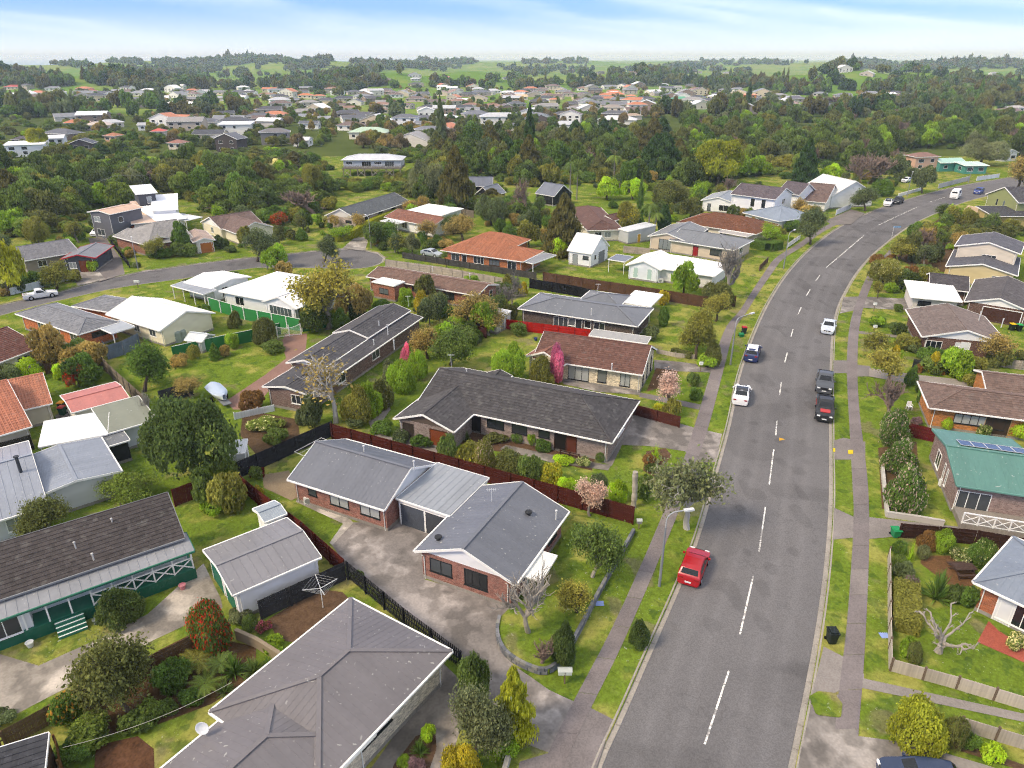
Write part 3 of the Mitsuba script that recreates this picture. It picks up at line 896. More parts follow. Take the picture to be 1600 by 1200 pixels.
# --- tan house with brown tiles
K, _ = building('cream_house', 'cream house with brown tiled roof and tall white curtained windows beside the pink blossom tree', [
    w((832, 560), (1004, 586), (1027, 546), t='Lgg', r=(1021, 541), wall=('brick', '#d3c7ae'), roof=('tile', '#664a41'), op=[('w', 0, .42, 2.6, 1.9, .35, 3, DARKF, CURT), ('w', 0, .645, 1.1, 1.7, .55, 1, DARKF, '#6c6f70'), ('w', 0, .86, 1.2, 1.7, .5, 2, DARKF, CURT), ('w', 1, .2, .5, 1.9, .4, 1, DARKF), ('w', 1, .5, .5, 1.9, .4, 1, DARKF), ('w', 1, .8, .5, 1.9, .4, 1, DARKF)]),
    w((820, 557), (880, 571), (898, 550), t='Wgg', p=24, wall=('brick', '#d3c7ae'), roof=('tile', '#7a5548'), op=[('w', 0, .5, 1.5, 1.2, .9, 2, DARKF)]),
    w((920, 524), (1011, 537), (1015, 527), t='F', e=2.3, wall=('paint', '#cfc8bb'), roof=('corr', '#a3a29e'))])
flue(K, 956, 575, 2.9, .5)
# --- grey roofed dark brick house with white carport
K, _ = building('brick_house', 'dark brick house with long grey hipped roof and white carport, above the red fence', [
    w((809, 482), (996, 510), (1016, 481), t='Lhh', r=(934, 474), wall=('brick', '#4d403b'), roof=('seam', '#6c6f75'), op=[('w', 0, .36, 2.2, 1.5, .5, 3, WHITE), ('d', 0, .52, .9, 2, .05, 1, WHITE, '#2d2f33'), ('w', 0, .46, 1.0, 1.1, .95, 1, WHITE), ('w', 0, .6, 1.0, 1.1, .95, 1, WHITE), ('w', 0, .7, 1.6, 1.1, .95, 2, WHITE)]),
    w((903, 470), (968, 479), (986, 462), t='Lhh', p=16, e=2.6, wall=('brick', '#4d403b'), roof=('seam', '#6c6f75')),
    w((972, 472), (1017, 479), (1030, 461), t='F', e=2.5, nowall=True, roof=('flat', '#eceded'), post=3)])
for u, v in ((908, 472), (924, 489)):
    flue(K, u, v, 3.2)
aerial(K, 934, 456, 3.4)
# --- white roofed house and its neighbours
K, _ = building('white_house', 'white house with bright white hip roof and a small front gable behind the brown fence', [
    w((985, 412), (1116, 432), (1127, 411), t='Lhh', p=17, wall=('paint', '#d9d8d4'), roof=('rib', '#ececec')),
    w((978, 414), (1032, 422), (1049, 403), t='Wgg', p=20, wall=('paint', '#dde2e8'), roof=('rib', '#ededed'), op=[('w', 0, .24, .9, 1.9, .4, 1, WHITE, '#a9c2bd'), ('w', 0, .72, .9, 1.9, .4, 1, WHITE, '#a9c2bd')]),
    w((950, 405), (976, 409), (984, 401), t='F', e=2.4, nowall=True, roof=('flat', '#6f7580'), post=2)])
building('cream_house', 'beige house with grey roof and a great gable window divided in many panes', [
    w((1012, 369), (1072, 377), (1093, 356), t='Wgg', p=15, e=2.7, wall=('paint', '#c9baa8'), roof=('rib', '#75787c'), op=[('w', 0, .52, 3.6, 2.0, .45, 4, '#3b3a39', '#7d8487')]),
    w((1045, 375), (1147, 391), (1163, 373), t='Lgh', p=15, e=2.6, wall=('paint', '#c9baa8'), roof=('rib', '#75787c'), op=[('d', 0, .42, 1.0, 2, .05, 1, '#4a3a35', '#8f1f24'), ('w', 0, .75, 2.4, 1.2, .9, 3, DARKF), ('w', 1, .5, 1.6, 1.1, .9, 2)])])
building('cream_house', 'pale house under a wide dark brown hip roof next to the clipped hedge', [
    w((1057, 347), (1182, 366), (1198, 348), t='Lhh', p=18, wall=('paint', '#ddd6c8'), roof=('press', '#68432f'), op=[('w', 0, .35, 2, 1.2, .9, 2), ('w', 0, .6, 1.6, 1.2, .9, 2)]),
    w((1122, 362), (1168, 370), (1176, 362), t='F', e=2.3, nowall=True, roof=('corr', '#a9a39d'), post=3)])
building('white_house', 'small white gabled house with steep white roof standing on its own lawn', [
    w((886, 391), (925, 397), (952, 384), t='Lgg', r=(941, 369), e=2.7, oh=.2, wall=('paint', '#e3e5e8'), roof=('seam', '#efefef'), op=[('d', 0, .3, .9, 2, .05, 1, DARKF, '#8d9496'), ('w', 0, .77, 1.2, .7, 1.4, 1, DARKF), ('g', 1, .62, 2.6, 2.3, .02, 1, WHITE, '#7b7e82'), ('w', 1, .25, .6, .7, 1.3, 1, DARKF)])])
building('brown_house', 'house with dark brown hip roof half hidden behind a dark conifer', [
    w((888, 325), (917, 360), (956, 341), t='Lhh', p=18, wall=('paint', '#d8d1c3'), roof=('press', '#5d453e'), op=[('w', 1, .3, 1.4, 1.2, .8, 2), ('w', 1, .6, 1.4, 1.2, .8, 2)]),
    w((932, 340), (959, 345), (962, 330), t='Wgg', p=18, wall=('paint', '#e5e0d5'), roof=('press', '#5d453e'), op=[('w', 0, .6, 1.2, 1.1, .9, 2)])])
building('orange_house', 'orange brick house with orange tiled hip roof and grey lean-to', [
    w((688, 391), (817, 409), (840, 391), t='Lhh', p=19, wall=('brick', '#a9663a'), roof=('barrel', '#a0694e'), op=[('w', 0, .15, 1.8, 1.3, .8, 2), ('d', 0, .27, .9, 2, .05, 1, WHITE, '#2c2b2a'), ('w', 0, .46, 2.2, 1.3, .8, 3), ('w', 0, .66, 2.2, 1.1, .9, 3, '#3d322c'), ('w', 0, .88, 1.8, 1.6, .5, 2)]),
    w((722, 378), (800, 388), (812, 372), t='Lhh', p=22, e=2.7, wall=('brick', '#a9663a'), roof=('barrel', '#a0694e')),
    w((815, 408), (833, 412), (858, 398), t='F', e=2.3, nowall=True, roof=('corr', '#8b8d8f'), post=2)])
K, _ = building('brick_house', 'long brown tiled brick house with a flat roofed box at its left end', [
    w((572, 432), (746, 462), (782, 445), t='Lgg', r=(765, 445), wall=('brick', '#8d5846'), roof=('press', '#6f594f'), gable=('brick', '#8d5846'), op=[('w', 0, .45, 1.6, .8, 1.3, 2, DARKF), ('w', 0, .75, 2, 1.1, .9, 2, DARKF), ('d', 1, .7, .9, 2, .1)]),
    w((581, 440), (616, 447), (630, 440), t='F', e=2.7, oh=.1, wall=('brick', '#8d5846'), roof=('flat', '#cfd0cf'), op=[('w', 0, .5, 1.9, .9, 1.0, 2, DARKF)])])
for u, v in ((665, 448), (676, 422), (734, 433)):
    flue(K, u, v, 3.0)
K, _ = building('brick_house', 'large dark grey tiled house with stepped roofs and white gable beside the curved drive', [
    w((410, 604), (482, 617), (672, 497), t='Wgg', r=(451, 600), wall=('brick', '#6f5a54'), roof=('press', '#4b4a4d'), gable=('paint', '#dcdcda'), op=[('w', 0, .78, 1.9, 1.1, .95, 3), ('w', 1, .25, 1.8, 1.2, .9, 2), ('w', 1, .55, 1.8, 1.2, .9, 2)]),
    w((447, 567), (505, 576), (612, 514), t='Wgg', p=16, e=2.9, wall=('brick', '#6f5a54'), roof=('press', '#4e4d50'), gable=('paint', '#d4d5d6'), op=[('w', 0, .25, 2.2, 1.3, 1.0, 3)]),
    w((520, 520), (575, 528), (655, 487), t='Wgg', p=16, e=3.1, wall=('brick', '#6f5a54'), roof=('press', '#4e4d50'), gable=('paint', '#d4d5d6'))])
for u, v, h in ((606, 520, 1.0), (584, 536, .4), (616, 543, .9), (592, 506, .3)):
    flue(K, u, v, 3.6, h)
aerial(K, 638, 476, 4.4)
building('white_house', 'spread out white roofed house with a glazed sun porch behind the green fence', [
    w((287, 441), (331, 451), (367, 427), t='Lgg', p=9, wall=('paint', '#dfe2e6'), roof=('flat', '#f1f1f1'), op=[('w', 1, .3, 1.2, 1.6, .5, 2), ('w', 0, .5, 2.5, 1.2, .8, 3)]),
    w((267, 446), (318, 460), (331, 452), t='F', e=2.3, nowall=True, roof=('corr', '#a2a7ad'), post=4, slope=6),
    w((342, 455), (472, 480), (527, 440), t='Lhh', p=15, wall=('paint', '#dfe2e6'), roof=('seam', '#f0f0f0'), op=[('w', 0, .2, 1.8, 1.4, .6, 2), ('w', 0, .9, 1.6, 1.8, .4, 2), ('w', 1, .3, 1.8, 1.2, .9, 2)]),
    w((409, 471), (462, 483), (478, 458), t='Wgg', p=20, wall=('paint', '#e4e6e8'), roof=('seam', '#f0f0f0'), op=[('w', 0, .5, 4.6, 1.9, .3, 6, WHITE, '#4d585a'), ('w', 1, .25, 2, 1.9, .3, 3, WHITE, '#4d585a')])])
building('orange_house', 'orange brick house with a broad grey hip roof near the pale ute', [
    w((24, 490), (122, 523), (186, 503), t='Lhh', p=19, wall=('brick', '#b9683a'), roof=('press', '#76787d'), op=[('w', 0, .33, 1.6, 1.4, .7, 2), ('w', 0, .6, 1.7, 1.0, 1.0, 2), ('w', 0, .88, 1.8, 1.2, .9, 2), ('w', 1, .55, 2.4, .7, 1.3, 3, DARKF)]),
    w((112, 478), (196, 492), (222, 470), t='Lhh', p=18, wall=('brick', '#b9683a'), roof=('press', '#76787d'))])
building('cream_house', 'cream weatherboard house with pale cream roof and a wide gable over the water tanks', [
    w((165, 491), (250, 517), (336, 489), t='Lgg', r=(290, 486), wall=('paint', '#e0d9c1'), roof=('flat', '#e9e5d8'), op=[('w', 0, .5, 1.4, 1.1, 1, 2), ('w', 0, .8, 1.4, 1.1, 1, 2)]),
    w((152, 511), (175, 521), (209, 510), t='F', e=2.4, nowall=True, roof=('flat', '#9aa0a6'), post=2)])
building('grey_house', 'grey roofed house with bright red barge boards over its brown garage door', [
    w((12, 393), (37, 408), (105, 384), t='Wgg', p=18, wall=('paint', '#8b8177'), roof=('press', '#76767a'), op=[('w', 1, .3, 1.4, 1.1, .9, 2), ('d', 0, .5, .9, 2, .1)]),
    w((94, 405), (149, 403), (133, 385), t='Wgg', p=13, e=2.6, wall=('paint', '#484c54'), roof=('seam', '#76767a'), trim='#b0242b', op=[('g', 0, .72, 2.4, 2.1, .02, 1, '#3a3d44', '#6e3a22'), ('w', 0, .25, 1.2, 1.2, .7, 2)])])
building('modern_house', 'large modern house with white and pinkish roofs and dark tower above the steep drive', [
    w((136, 331), (172, 335), (216, 323), t='Wgg', p=9, e=5.6, wall=('paint', '#66676d'), roof=('flat', '#c8a88f'), op=[('w', 0, .3, 1.8, 1.2, 3.6, 2, WHITE, '#8c9499'), ('w', 0, .35, 2.2, 1.4, .7, 2), ('w', 1, .3, 1.2, 1.2, 3.4, 1), ('g', 1, .7, 2.2, 2.1, .02, 1, DARKF, '#a24722')]),
    w((205, 350), (252, 346), (240, 318), t='F', e=3.0, slope=4, wall=('paint', '#e1ddd6'), roof=('flat', '#cfb39c')),
    w((246, 347), (292, 341), (297, 320), t='F', e=3.0, slope=6, wall=('paint', '#e1e3e6'), roof=('flat', '#f0f1f2')),
    w((235, 330), (278, 327), (272, 308), t='F', e=4.2, slope=5, wall=('paint', '#e1e3e6'), roof=('flat', '#eef0f2')),
    w((212, 304), (246, 301), (240, 292), t='F', e=6.6, slope=8, wall=('paint', '#4b4e56'), roof=('flat', '#dfe2e6'), op=[('w', 0, .6, 1, 1.6, 4.2, 1, WHITE, '#8c9499')]),
    w((290, 345), (316, 339), (312, 327), t='F', e=2.6, nowall=True, roof=('corr', '#c4c9ce'), post=2)])
building('brick_house', 'old brick house with weathered grey tiled roof and a white gabled garage with tan door', [
    w((190, 362), (231, 383), (292, 367), t='Whg', p=18, wall=('brick', '#8a5d4c'), roof=('tile', '#8b8987'), op=[('w', 1, .75, 2.2, 1.3, .7, 3), ('w', 0, .5, 1.4, 1.2, .9, 2)]),
    w((228, 383), (278, 373), (262, 353), t='Wgg', p=17, wall=('brick', '#8a5d4c'), roof=('tile', '#8b8987'), op=[('w', 0, .8, 2, 1.2, .8, 3, WHITE, '#8fb0a6')]),
    w((302, 379), (336, 375), (326, 360), t='Wgg', p=17, e=2.4, wall=('paint', '#d9d5cc'), roof=('tile', '#9b8a80'), op=[('g', 0, .62, 2.4, 2.0, .02, 1, WHITE, '#b06a2e')])])
building('cream_house', 'cream gabled house with brown roof by the grey tree at the side street', [
    w((369, 365), (430, 355), (413, 340), t='Wgg', p=22, wall=('paint', '#ddd7c0'), roof=('press', '#6c5b55'), op=[('w', 0, .3, 1.2, 1.3, .8, 2)]),
    w((313, 347), (345, 358), (392, 342), t='Wgg', p=20, wall=('paint', '#ddd7c0'), roof=('press', '#6c5b55'), gable=('paint', '#e9e9e6'), op=[('w', 0, .5, 1.2, 1.2, .9, 2)])])
building('grey_house', 'dark grey tiled house with a pale gable behind the golden hedge', [
    w((507, 337), (557, 342), (632, 314), t='Wgg', p=24, wall=('brick', '#b3a59c'), roof=('press', '#5a5e61'), gable=('paint', '#d6d2cc'), op=[('w', 0, .75, 1.6, .6, 1.3, 2, DARKF), ('w', 1, .2, 1.8, 1.4, .7, 2, DARKF), ('w', 1, .45, 1.8, 1.4, .7, 2, DARKF), ('w', 1, .7, 1.8, 1.4, .7, 2, DARKF)])])
building('white_house', 'white house with reddish brown roof and a patio canopy near the dark parked car', [
    w((600, 339), (675, 354), (702, 341), t='Lgg', p=16, wall=('paint', '#e3e5e7'), roof=('press', '#7d5647'), op=[('w', 0, .8, 2, 1.3, .6, 3, WHITE, '#5f7d8c'), ('w', 1, .5, 1.6, .6, 1.4, 2, DARKF), ('w', 0, .4, 1.6, 1.2, .8, 2)]),
    w((594, 345), (621, 350), (628, 342), t='F', e=2.3, nowall=True, roof=('flat', '#c9ccce'), post=2)])
building('garage', 'low white flat roofed garage behind the reddish brown roofed house', [w((634, 329), (690, 337), (692, 323), t='F', e=2.7, wall=('paint', '#d9dcdf'), roof=('flat', '#e8eaec'), op=[('w', 0, .7, 1.5, 1, 1, 2)])], 'garage')

# --- house on stilts
K, KW2 = building('stilt_house', 'long pale grey house standing on tall timber stilts above the bush', [
    w((533, 250), (628, 250), (622, 244), t='Lhh', p=15, e=2.4, base=2.6, zb=-.1, wall=('paint', '#b4bac4'), roof=('rib', '#c5c8cd'), op=[('w', 0, .1, 2, .9, .9, 3, WHITE), ('w', 0, .4, 3.0, 1.8, .1, 4, WHITE), ('w', 0, .6, 2.4, .9, .9, 4, WHITE), ('w', 0, .8, 3, 1.8, .1, 4, WHITE)])])
fr = KW2[0][0]
m = MB().box((.2, -1.4, -.35), (fr.L - .2, fr.W - .4, -.1))
put(K + '__deck', fr.move(m), 'rough', '#6b675f')
m = MB()
for z in (.35, .65, .95):
    m.bar((.2, -1.35, z), (fr.L - .2, -1.35, z), .05)
put(K + '__railing', fr.move(m), 'rough', '#55524d')
for i, x in enumerate(np.linspace(.6, fr.L - .6, 9)):
    m = MB().box((x - .13, -1.2, -3.0), (x + .13, -.94, -.35))
    put(sub(K, 'stilt'), fr.move(m), 'rough', '#8a8378')
    if i % 2 == 0 and i < 8:
        x2 = x + (fr.L - 1.2) / 8
        m = MB().bar((x, -1.07, -2.5), (x2, -1.07, -.5), .14).bar((x, -1.0, -.5), (x2, -1.0, -2.5), .14)
        put(sub(K, 'brace'), fr.move(m), 'rough', '#b1aa9c')
building('black_house', 'dark steep gabled house with slate grey roofs behind a tall conifer', [
    w((731, 291), (770, 291), (779, 286), t='Lgg', p=38, e=3.6, oh=.2, wall=('paint', '#2c2d31'), roof=('rib', '#6d727e'), op=[('w', 0, .55, 1.2, 1.2, 1.6, 2)]),
    w((741, 304), (768, 307), (776, 299), t='Wgg', p=38, e=2.6, oh=.2, wall=('paint', '#2c2d31'), roof=('rib', '#72777f'), op=[('w', 0, .5, 1.2, 1.2, .9, 2)])])
building('black_house', 'small black barn with one grey roof slope in the clearing', [w((836, 302), (866, 307), (873, 298), t='Lgg', p=34, e=2.6, oh=.1, wall=('paint', '#1f2023'), roof=('rib', '#747984'))])
# --- right of the street, far to near
building('white_house', 'two storey white house with dark roof and brick base beyond the round dark tree', [
    w((1141, 303), (1212, 312), (1228, 301), t='Lgg', p=20, e=5.0, wall=('paint', '#e4e6e8'), roof=('press', '#5e565a'), op=[('w', 0, .5, .9, 1.8, 2.7, 1, DARKF), ('w', 0, .75, .9, 1.8, 2.7, 1, DARKF), ('w', 0, .25, 1.4, 1.1, .9, 2), ('w', 1, .5, 1.6, 1.2, 3.2, 2)]),
    w((1214, 300), (1249, 305), (1256, 296), t='Lgg', p=28, e=4.2, wall=('paint', '#e4e6e8'), roof=('press', '#5e565a'))])
building('white_house', 'low white house with blue grey hip roof and pergola below the two storey house', [
    w((1160, 332), (1217, 346), (1248, 331), t='Lhh', p=18, wall=('paint', '#e6e7e8'), roof=('seam', '#7f8a98'), op=[('w', 0, .5, 1.8, 1.1, .9, 2), ('w', 1, .5, 1.4, 1.1, .9, 2)]),
    w((1095, 313), (1149, 318), (1160, 306), t='Wgg', p=15, e=2.7, wall=('paint', '#e6e7e8'), roof=('seam', '#868e98'), op=[('w', 0, .7, 2.4, 1.5, .5, 2, WHITE, '#23262a'), ('w', 0, .22, .9, 1.8, .3, 1, DARKF)])])
building('white_house', 'house with one great pale roof slope and a skylight at the bend', [
    w((1249, 294), (1299, 307), (1322, 292), t='Lgg', p=27, e=3.2, wall=('paint', '#e4e4e2'), roof=('flat', '#d9d9d4'))])
building('garage', 'brown roofed white garage at the bend beside the white camper', [w((1251, 313), (1291, 317), (1301, 302), t='Lgg', p=24, wall=('paint', '#e1dfdb'), roof=('press', '#6d5c56'), op=[('g', 1, .5, 2.3, 2.1, .02, 1)])], 'garage')
K, KW3 = building('green_house', 'olive green gabled house with dark roof behind the arched wall', [
    w((1540, 303), (1592, 317), (1660, 306), t='Wgg', p=24, e=5.2, wall=('paint', '#8e9462'), roof=('press', '#4d4c50'), op=[('w', 0, .35, .7, 1.6, 3.2, 1, '#a5a878'), ('w', 0, .58, .7, 1.6, 3.2, 1, '#a5a878')]),
    w((1553, 338), (1660, 338), (1655, 328), t='F', e=2.8, slope=12, wall=('paint', '#b7a46a'), roof=('press', '#47474a'), op=[('w', 0, .3, 1.6, 1.6, .5, 2)])])
a, b = U(1503, 341), U(1556, 349)
d = (b - a) / np.linalg.norm(b - a)
Lw = np.linalg.norm(b - a)
prof = Polygon([(0, -.3), (Lw, -.3), (Lw, 2.9), (Lw * .8, 3.3), (Lw * .62, 3.1), (.5, 3.1), (0, 2.4)])
for c in (.27, .72):
    x = Lw * c
    prof = prof.difference(shapely.box(x - .95, -.1, x + .95, 1.2)).difference(shapely.Point(x, 1.2).buffer(.95))
tm = trimesh.creation.extrude_polygon(prof, .3, engine='earcut')
tv = np.array(tm.vertices)
tv = a + np.outer(tv[:, 0], d) + np.outer(tv[:, 2], [-d[1], d[0], 0]) + np.outer(tv[:, 1], [0, 0, 1])
put('arched_wall', (tv, np.array(tm.faces), np.c_[tv[:, 0], tv[:, 2]]), 'paint', '#cdb799', label='tan plaster garden wall pierced by two round arches', cat='wall')
K, _ = building('beige_house', 'beige two storey house with dark tiled upper and lower roofs above the yellow fence', [
    w((1492, 384), (1595, 397), (1597, 379), t='Wgg', p=15, e=5.0, wall=('paint', '#cfc5b4'), roof=('press', '#53535a'), op=[('w', 0, .56, 2.2, .9, 3.2, 3, WHITE, '#30343a')]),
    w((1478, 416), (1590, 431), (1602, 404), t='Wgg', p=13, e=2.7, wall=('paint', '#c9b98f'), roof=('press', '#4f5057'), op=[('w', 0, .8, 2.2, 1.2, .9, 2)])])
building('brick_house', 'dark tiled brick house with a white gable panel behind the flat white garage', [
    w((1452, 449), (1515, 456), (1523, 436), t='Lgg', p=17, wall=('brick', '#5b4036'), roof=('tile', '#4c484a')),
    w((1507, 471), (1612, 488), (1630, 452), t='Wgg', p=17, wall=('brick', '#5b4036'), roof=('tile', '#514d4e'), gable=('paint', '#e3e3e1'), op=[('g', 0, .6, 4.8, 2.1, .02, 1, WHITE, '#4a3029')])])
building('garage', 'flat white roofed garage with a slot window beside the mown lawn', [w((1423, 464), (1504, 472), (1506, 447), t='F', e=2.8, slope=1, wall=('paint', '#c8c2be'), roof=('flat', '#e9eaea'), op=[('w', 0, .27, 1.8, .75, 1.5, 2, DARKF)])], 'garage')
K, _ = building('brick_house', 'brown roofed house with broad white gable and a narrow white door', [
    w((1441, 526), (1577, 539), (1572, 497), t='Wgg', p=16, wall=('brick', '#5f4238'), roof=('press', '#6d615c'), gable=('paint', '#e7e8ea'), op=[('w', 0, .12, 2.0, 1.1, .9, 3), ('d', 0, .53, 1.0, 2.1, .05, 1, WHITE, '#dfe3e6'), ('w', 0, .43, .6, .6, 1.5, 1, WHITE, '#cfd2d4')])])
for u, v in ((1530, 498), (1565, 509)):
    flue(K, u, v, 3.3, .9)
building('orange_house', 'orange brick house with brown tiled hip roof behind the wine red fence', [
    w((1452, 637), (1660, 664), (1439, 596), t='Lhg', p=18, wall=('brick', '#b4733a'), roof=('press', '#6c5a52'), op=[('w', 0, .325, 3.0, 1.1, .95, 4, DARKF, CURT), ('d', 0, .55, 2.2, 2.1, .05, 1, '#a98d6a', '#3a2e27'), ('w', 0, .56, 1.2, 1.2, .8, 1, DARKF, '#6f7476')]),
    w((1541, 608), (1660, 622), (1525, 578), t='Lgh', p=18, wall=('brick', '#b4733a'), roof=('press', '#6c5a52'))])
K, KW4 = building('brick_house', 'brick house with sea green roof, solar panels and a white crossed verandah rail', [
    w((1495, 758), (1640, 780), (1457, 670), t='Lgg', r=(1487, 697), e=2.9, wall=('brick', '#8b7670'), roof=('seam', '#557f75'), trim='#5f8a80', op=[('w', 0, .22, 2.6, 1.9, .3, 3, WHITE), ('w', 3, .3, 1.4, 1.6, .6, 2), ('w', 3, .55, .4, 1.7, .6, 1), ('w', 3, .66, .4, 1.7, .6, 1)])])
fr, wl, zr = KW4[0]
tan = (zr - 2.9) / (fr.W / 2)
for i in range(7):                                             # panels on the far slope, just below the ridge
    x0 = 1.3 + i * 1.09
    m = MB()
    for b0, b1, lift, g in ((.55, 2.2, .1, .0),):
        ya, yb = fr.W / 2 + b0 * math.cos(math.atan(tan)), fr.W / 2 + b1 * math.cos(math.atan(tan))
        za, zb_ = zr - b0 * math.sin(math.atan(tan)) + lift, zr - b1 * math.sin(math.atan(tan)) + lift
        pa = np.array([(x0, ya, za), (x0 + 1.05, ya, za), (x0 + 1.05, yb, zb_), (x0, yb, zb_)])
        m.face(pa[::-1])
        for j in range(4):
            m.face([pa[j], pa[(j + 1) % 4], pa[(j + 1) % 4] - (0, 0, .05), pa[j] - (0, 0, .05)])
        fm = MB()
        for j in range(4):
            fm.bar(pa[j] + (0, 0, .008), pa[(j + 1) % 4] + (0, 0, .008), .035, .03)
    key = sub(K + '__roof', 'solar_panel')
    put(key, fr.move(m), 'glass', '#2a2d35')
    FMesh = fr.move(fm)
    put(sub(K, 'panel_frame'), FMesh, 'paint', '#b9bcc0')
m = MB().box((.4, -2.2, -.3), (fr.L, .5, .55))
put(K + '__verandah', fr.move(m), 'path', '#8a847d')
for j, x in enumerate(np.arange(.45, 12, 1.15)):
    put(sub(K, 'rail_post'), fr.move(MB().box((x - .04, -2.18, .55), (x + .04, -2.1, 1.6))), 'paint', WHITE)
    m = MB().bar((x, -2.14, .7), (x + 1.15, -2.14, 1.5), .05).bar((x, -2.11, 1.5), (x + 1.15, -2.11, .7), .05)
    put(sub(K, 'cross_rail'), fr.move(m), 'paint', WHITE)
put(K + '__handrail', fr.move(MB().box((.4, -2.2, 1.56), (fr.L, -2.08, 1.64)).box((.4, -2.17, .62), (fr.L, -2.11, .68))), 'paint', WHITE)
building('brick_house', 'rust brick house with blue grey roof at the frame edge behind the lopped tree', [
    w((1521, 909), (1700, 993), (1585, 839), t='Lhh', p=18, wall=('brick', '#995838'), roof=('seam', '#7c8592'), op=[('d', 0, .29, 1.0, 2.2, .02, 1, WHITE, '#d9dcdf'), ('w', 0, .42, 2.2, 1.9, .3, 3)])])
# --- left side, near
building('terracotta_house', 'house with weathered terracotta tiles and pale walls at the frame edge', [
    w((-90, 706), (50, 666), (25, 590), t='Lgg', p=20, wall=('paint', '#c4beb2'), roof=('barrel', '#a66d57')),
    w((-10, 651), (82, 630), (62, 584), t='Lgg', p=20, e=2.4, wall=('paint', '#c4beb2'), roof=('barrel', '#aa735c'))])
building('brown_house', 'white walled house with wine brown tiles at the frame edge beside the yellow clipped bush', [
    w((-80, 596), (66, 541), (30, 504), t='Lhg', p=19, wall=('paint', '#e4e1d9'), roof=('tile', '#64433b'), op=[('w', 0, .8, 1.6, 1, 1, 2)])])
building('garage', 'garage with faded pink roof on the lawn', [w((112, 645), (202, 621), (182, 596), t='Lgg', p=9, e=2.4, oh=.15, wall=('paint', '#dfdbd2'), roof=('seam', '#b5736b'))], 'garage')
building('garage', 'flat garage with mossy green grey roof between the pink roof and the big tree', [w((169, 677), (246, 655), (232, 617), t='F', e=2.6, slope=3, wall=('paint', '#c4cad2'), roof=('flat', '#7d806f'))], 'garage')
building('carport', 'white carport roof beside the mossy flat garage', [w((60, 698), (168, 678), (150, 646), t='F', e=2.6, slope=2, nowall=True, roof=('flat', '#e8eaec'), post=3)], 'carport')
building('pergola', 'small pergola with ribbed grey roof and dark screens by the blue grey house', [w((160, 700), (203, 687), (192, 674), t='F', e=2.3, slope=5, wall=('paint', '#222325'), oh=.2, roof=('corr', '#6c6f73'))], 'pergola')
K, _ = building('grey_house', 'blue grey roofed house with a black chimney pipe behind the dark tiled house', [
    w((48, 780), (190, 736), (147, 686), t='Wgg', r=(118, 752), wall=('paint', '#bfc2c6'), roof=('seam', '#8a919d')),
    w((-110, 846), (75, 790), (40, 690), t='Lgg', p=14, e=2.4, wall=('paint', '#bfc2c6'), roof=('rib', '#8f95a0'), op=[('w', 0, .75, 2, 1.2, .8, 3)])])
flue(K, 33, 738, 3.6, 1.5, '#3a3d42', .13)
# --- green verandah house
ga, gb = U(-75, 962, 3.0)[:2], U(289, 840, 3.0)[:2]
gn = np.array([-(gb - ga)[1], (gb - ga)[0]]) / np.linalg.norm(gb - ga)
gz = 3.0
for _ in range(30):
    gc = U(266, 768, gz)[:2]
    gz = 3.0 + .34 * ((gc - gb) @ gn)
GREEN_Q = (ga, gb, gc)
KG, KW5 = building('green_house', 'white and dark green house with a long crossed verandah rail and dark tiled roof', [
    dict(q=GREEN_Q, px=False, t='F', e=3.0, slope=34, oh=.15, wall=('paint', '#d3d6dc'), roof=('press', '#433e3d'), trim='#7d7f82')])
fr, wl, zr = KW5[0]
deck = U(-75, 962, 3)
wing(KG, ((-90, 1001), (304, 860), (291, 837)), t='F', e=2.55, slope=13, nowall=True, roof=('rib', '#8c8e92'), trim='#2f6b57')
A, B, C = U(-90, 1001, 2.55), U(304, 860, 2.55), U(291, 837, 2.55)
f2 = Frame(A, B, C)
LV = f2.L
GREEN = '#215f4b'
m = MB()
for i in range(7):                                             # boarded base of the verandah
    m.box((LV - 11.2, .1 + .004 * (i % 2), .0 + i * .125), (LV - .2, .2, .118 + i * .125))
put(KG + '__base_board', f2.move(m), 'paint', GREEN)
put(KG + '__deck', f2.move(MB().box((LV - 11.2, .1, .875), (LV - .2, f2.W + .4, .93))), 'paint', '#2a6a55')
posts = np.linspace(LV - 11.0, LV - .3, 9)
for i, x in enumerate(posts):
    put(sub(KG, 'post'), f2.move(MB().box((x - .05, .12, .93), (x + .05, .22, 2.5))), 'paint', WHITE)
    if i < 8 and i not in (0, 1, 2):
        x2 = posts[i + 1]
        put(sub(KG, 'cross_rail'), f2.move(MB().bar((x, .17, .98), (x2, .17, 1.85), .07).bar((x, .2, 1.85), (x2, .2, .98), .07)), 'paint', WHITE)
        put(sub(KG, 'handrail'), f2.move(MB().bar((x, .17, 1.9), (x2, .17, 1.9), .08)), 'paint', WHITE)
for i in range(4):
    put(sub(KG, 'step'), f2.move(MB().box((posts[1] + .2, -.95 + .24 * i, .02 + .21 * i), (posts[2] + .6, -.69 + .24 * i, .2 + .21 * i))), 'paint', GREEN if i % 1 else '#3b7a64')
    put(sub(KG, 'step_edge'), f2.move(MB().box((posts[1] + .19, -.96 + .24 * i, .2 + .21 * i), (posts[2] + .61, -.88 + .24 * i, .235 + .21 * i))), 'paint', WHITE)
wlf = (LV - 30, LV - .35, f2.W - .12, f2.W + 3)
put(sub(KG, 'wall'), f2.move(MB().box((LV - 14, f2.W - .1, .9), (LV - .4, f2.W + .3, 2.75))), 'paint', '#d6d9df')
put(sub(KG, 'wall'), f2.move(MB().box((LV - 17, .3, -.1), (LV - 10.6, f2.W + .2, 2.5))), 'paint', '#d6d9df')
put(sub(KG, 'base_board'), f2.move(MB().box((LV - 17, .28, -.1), (LV - 10.58, f2.W, .8))), 'paint', GREEN)
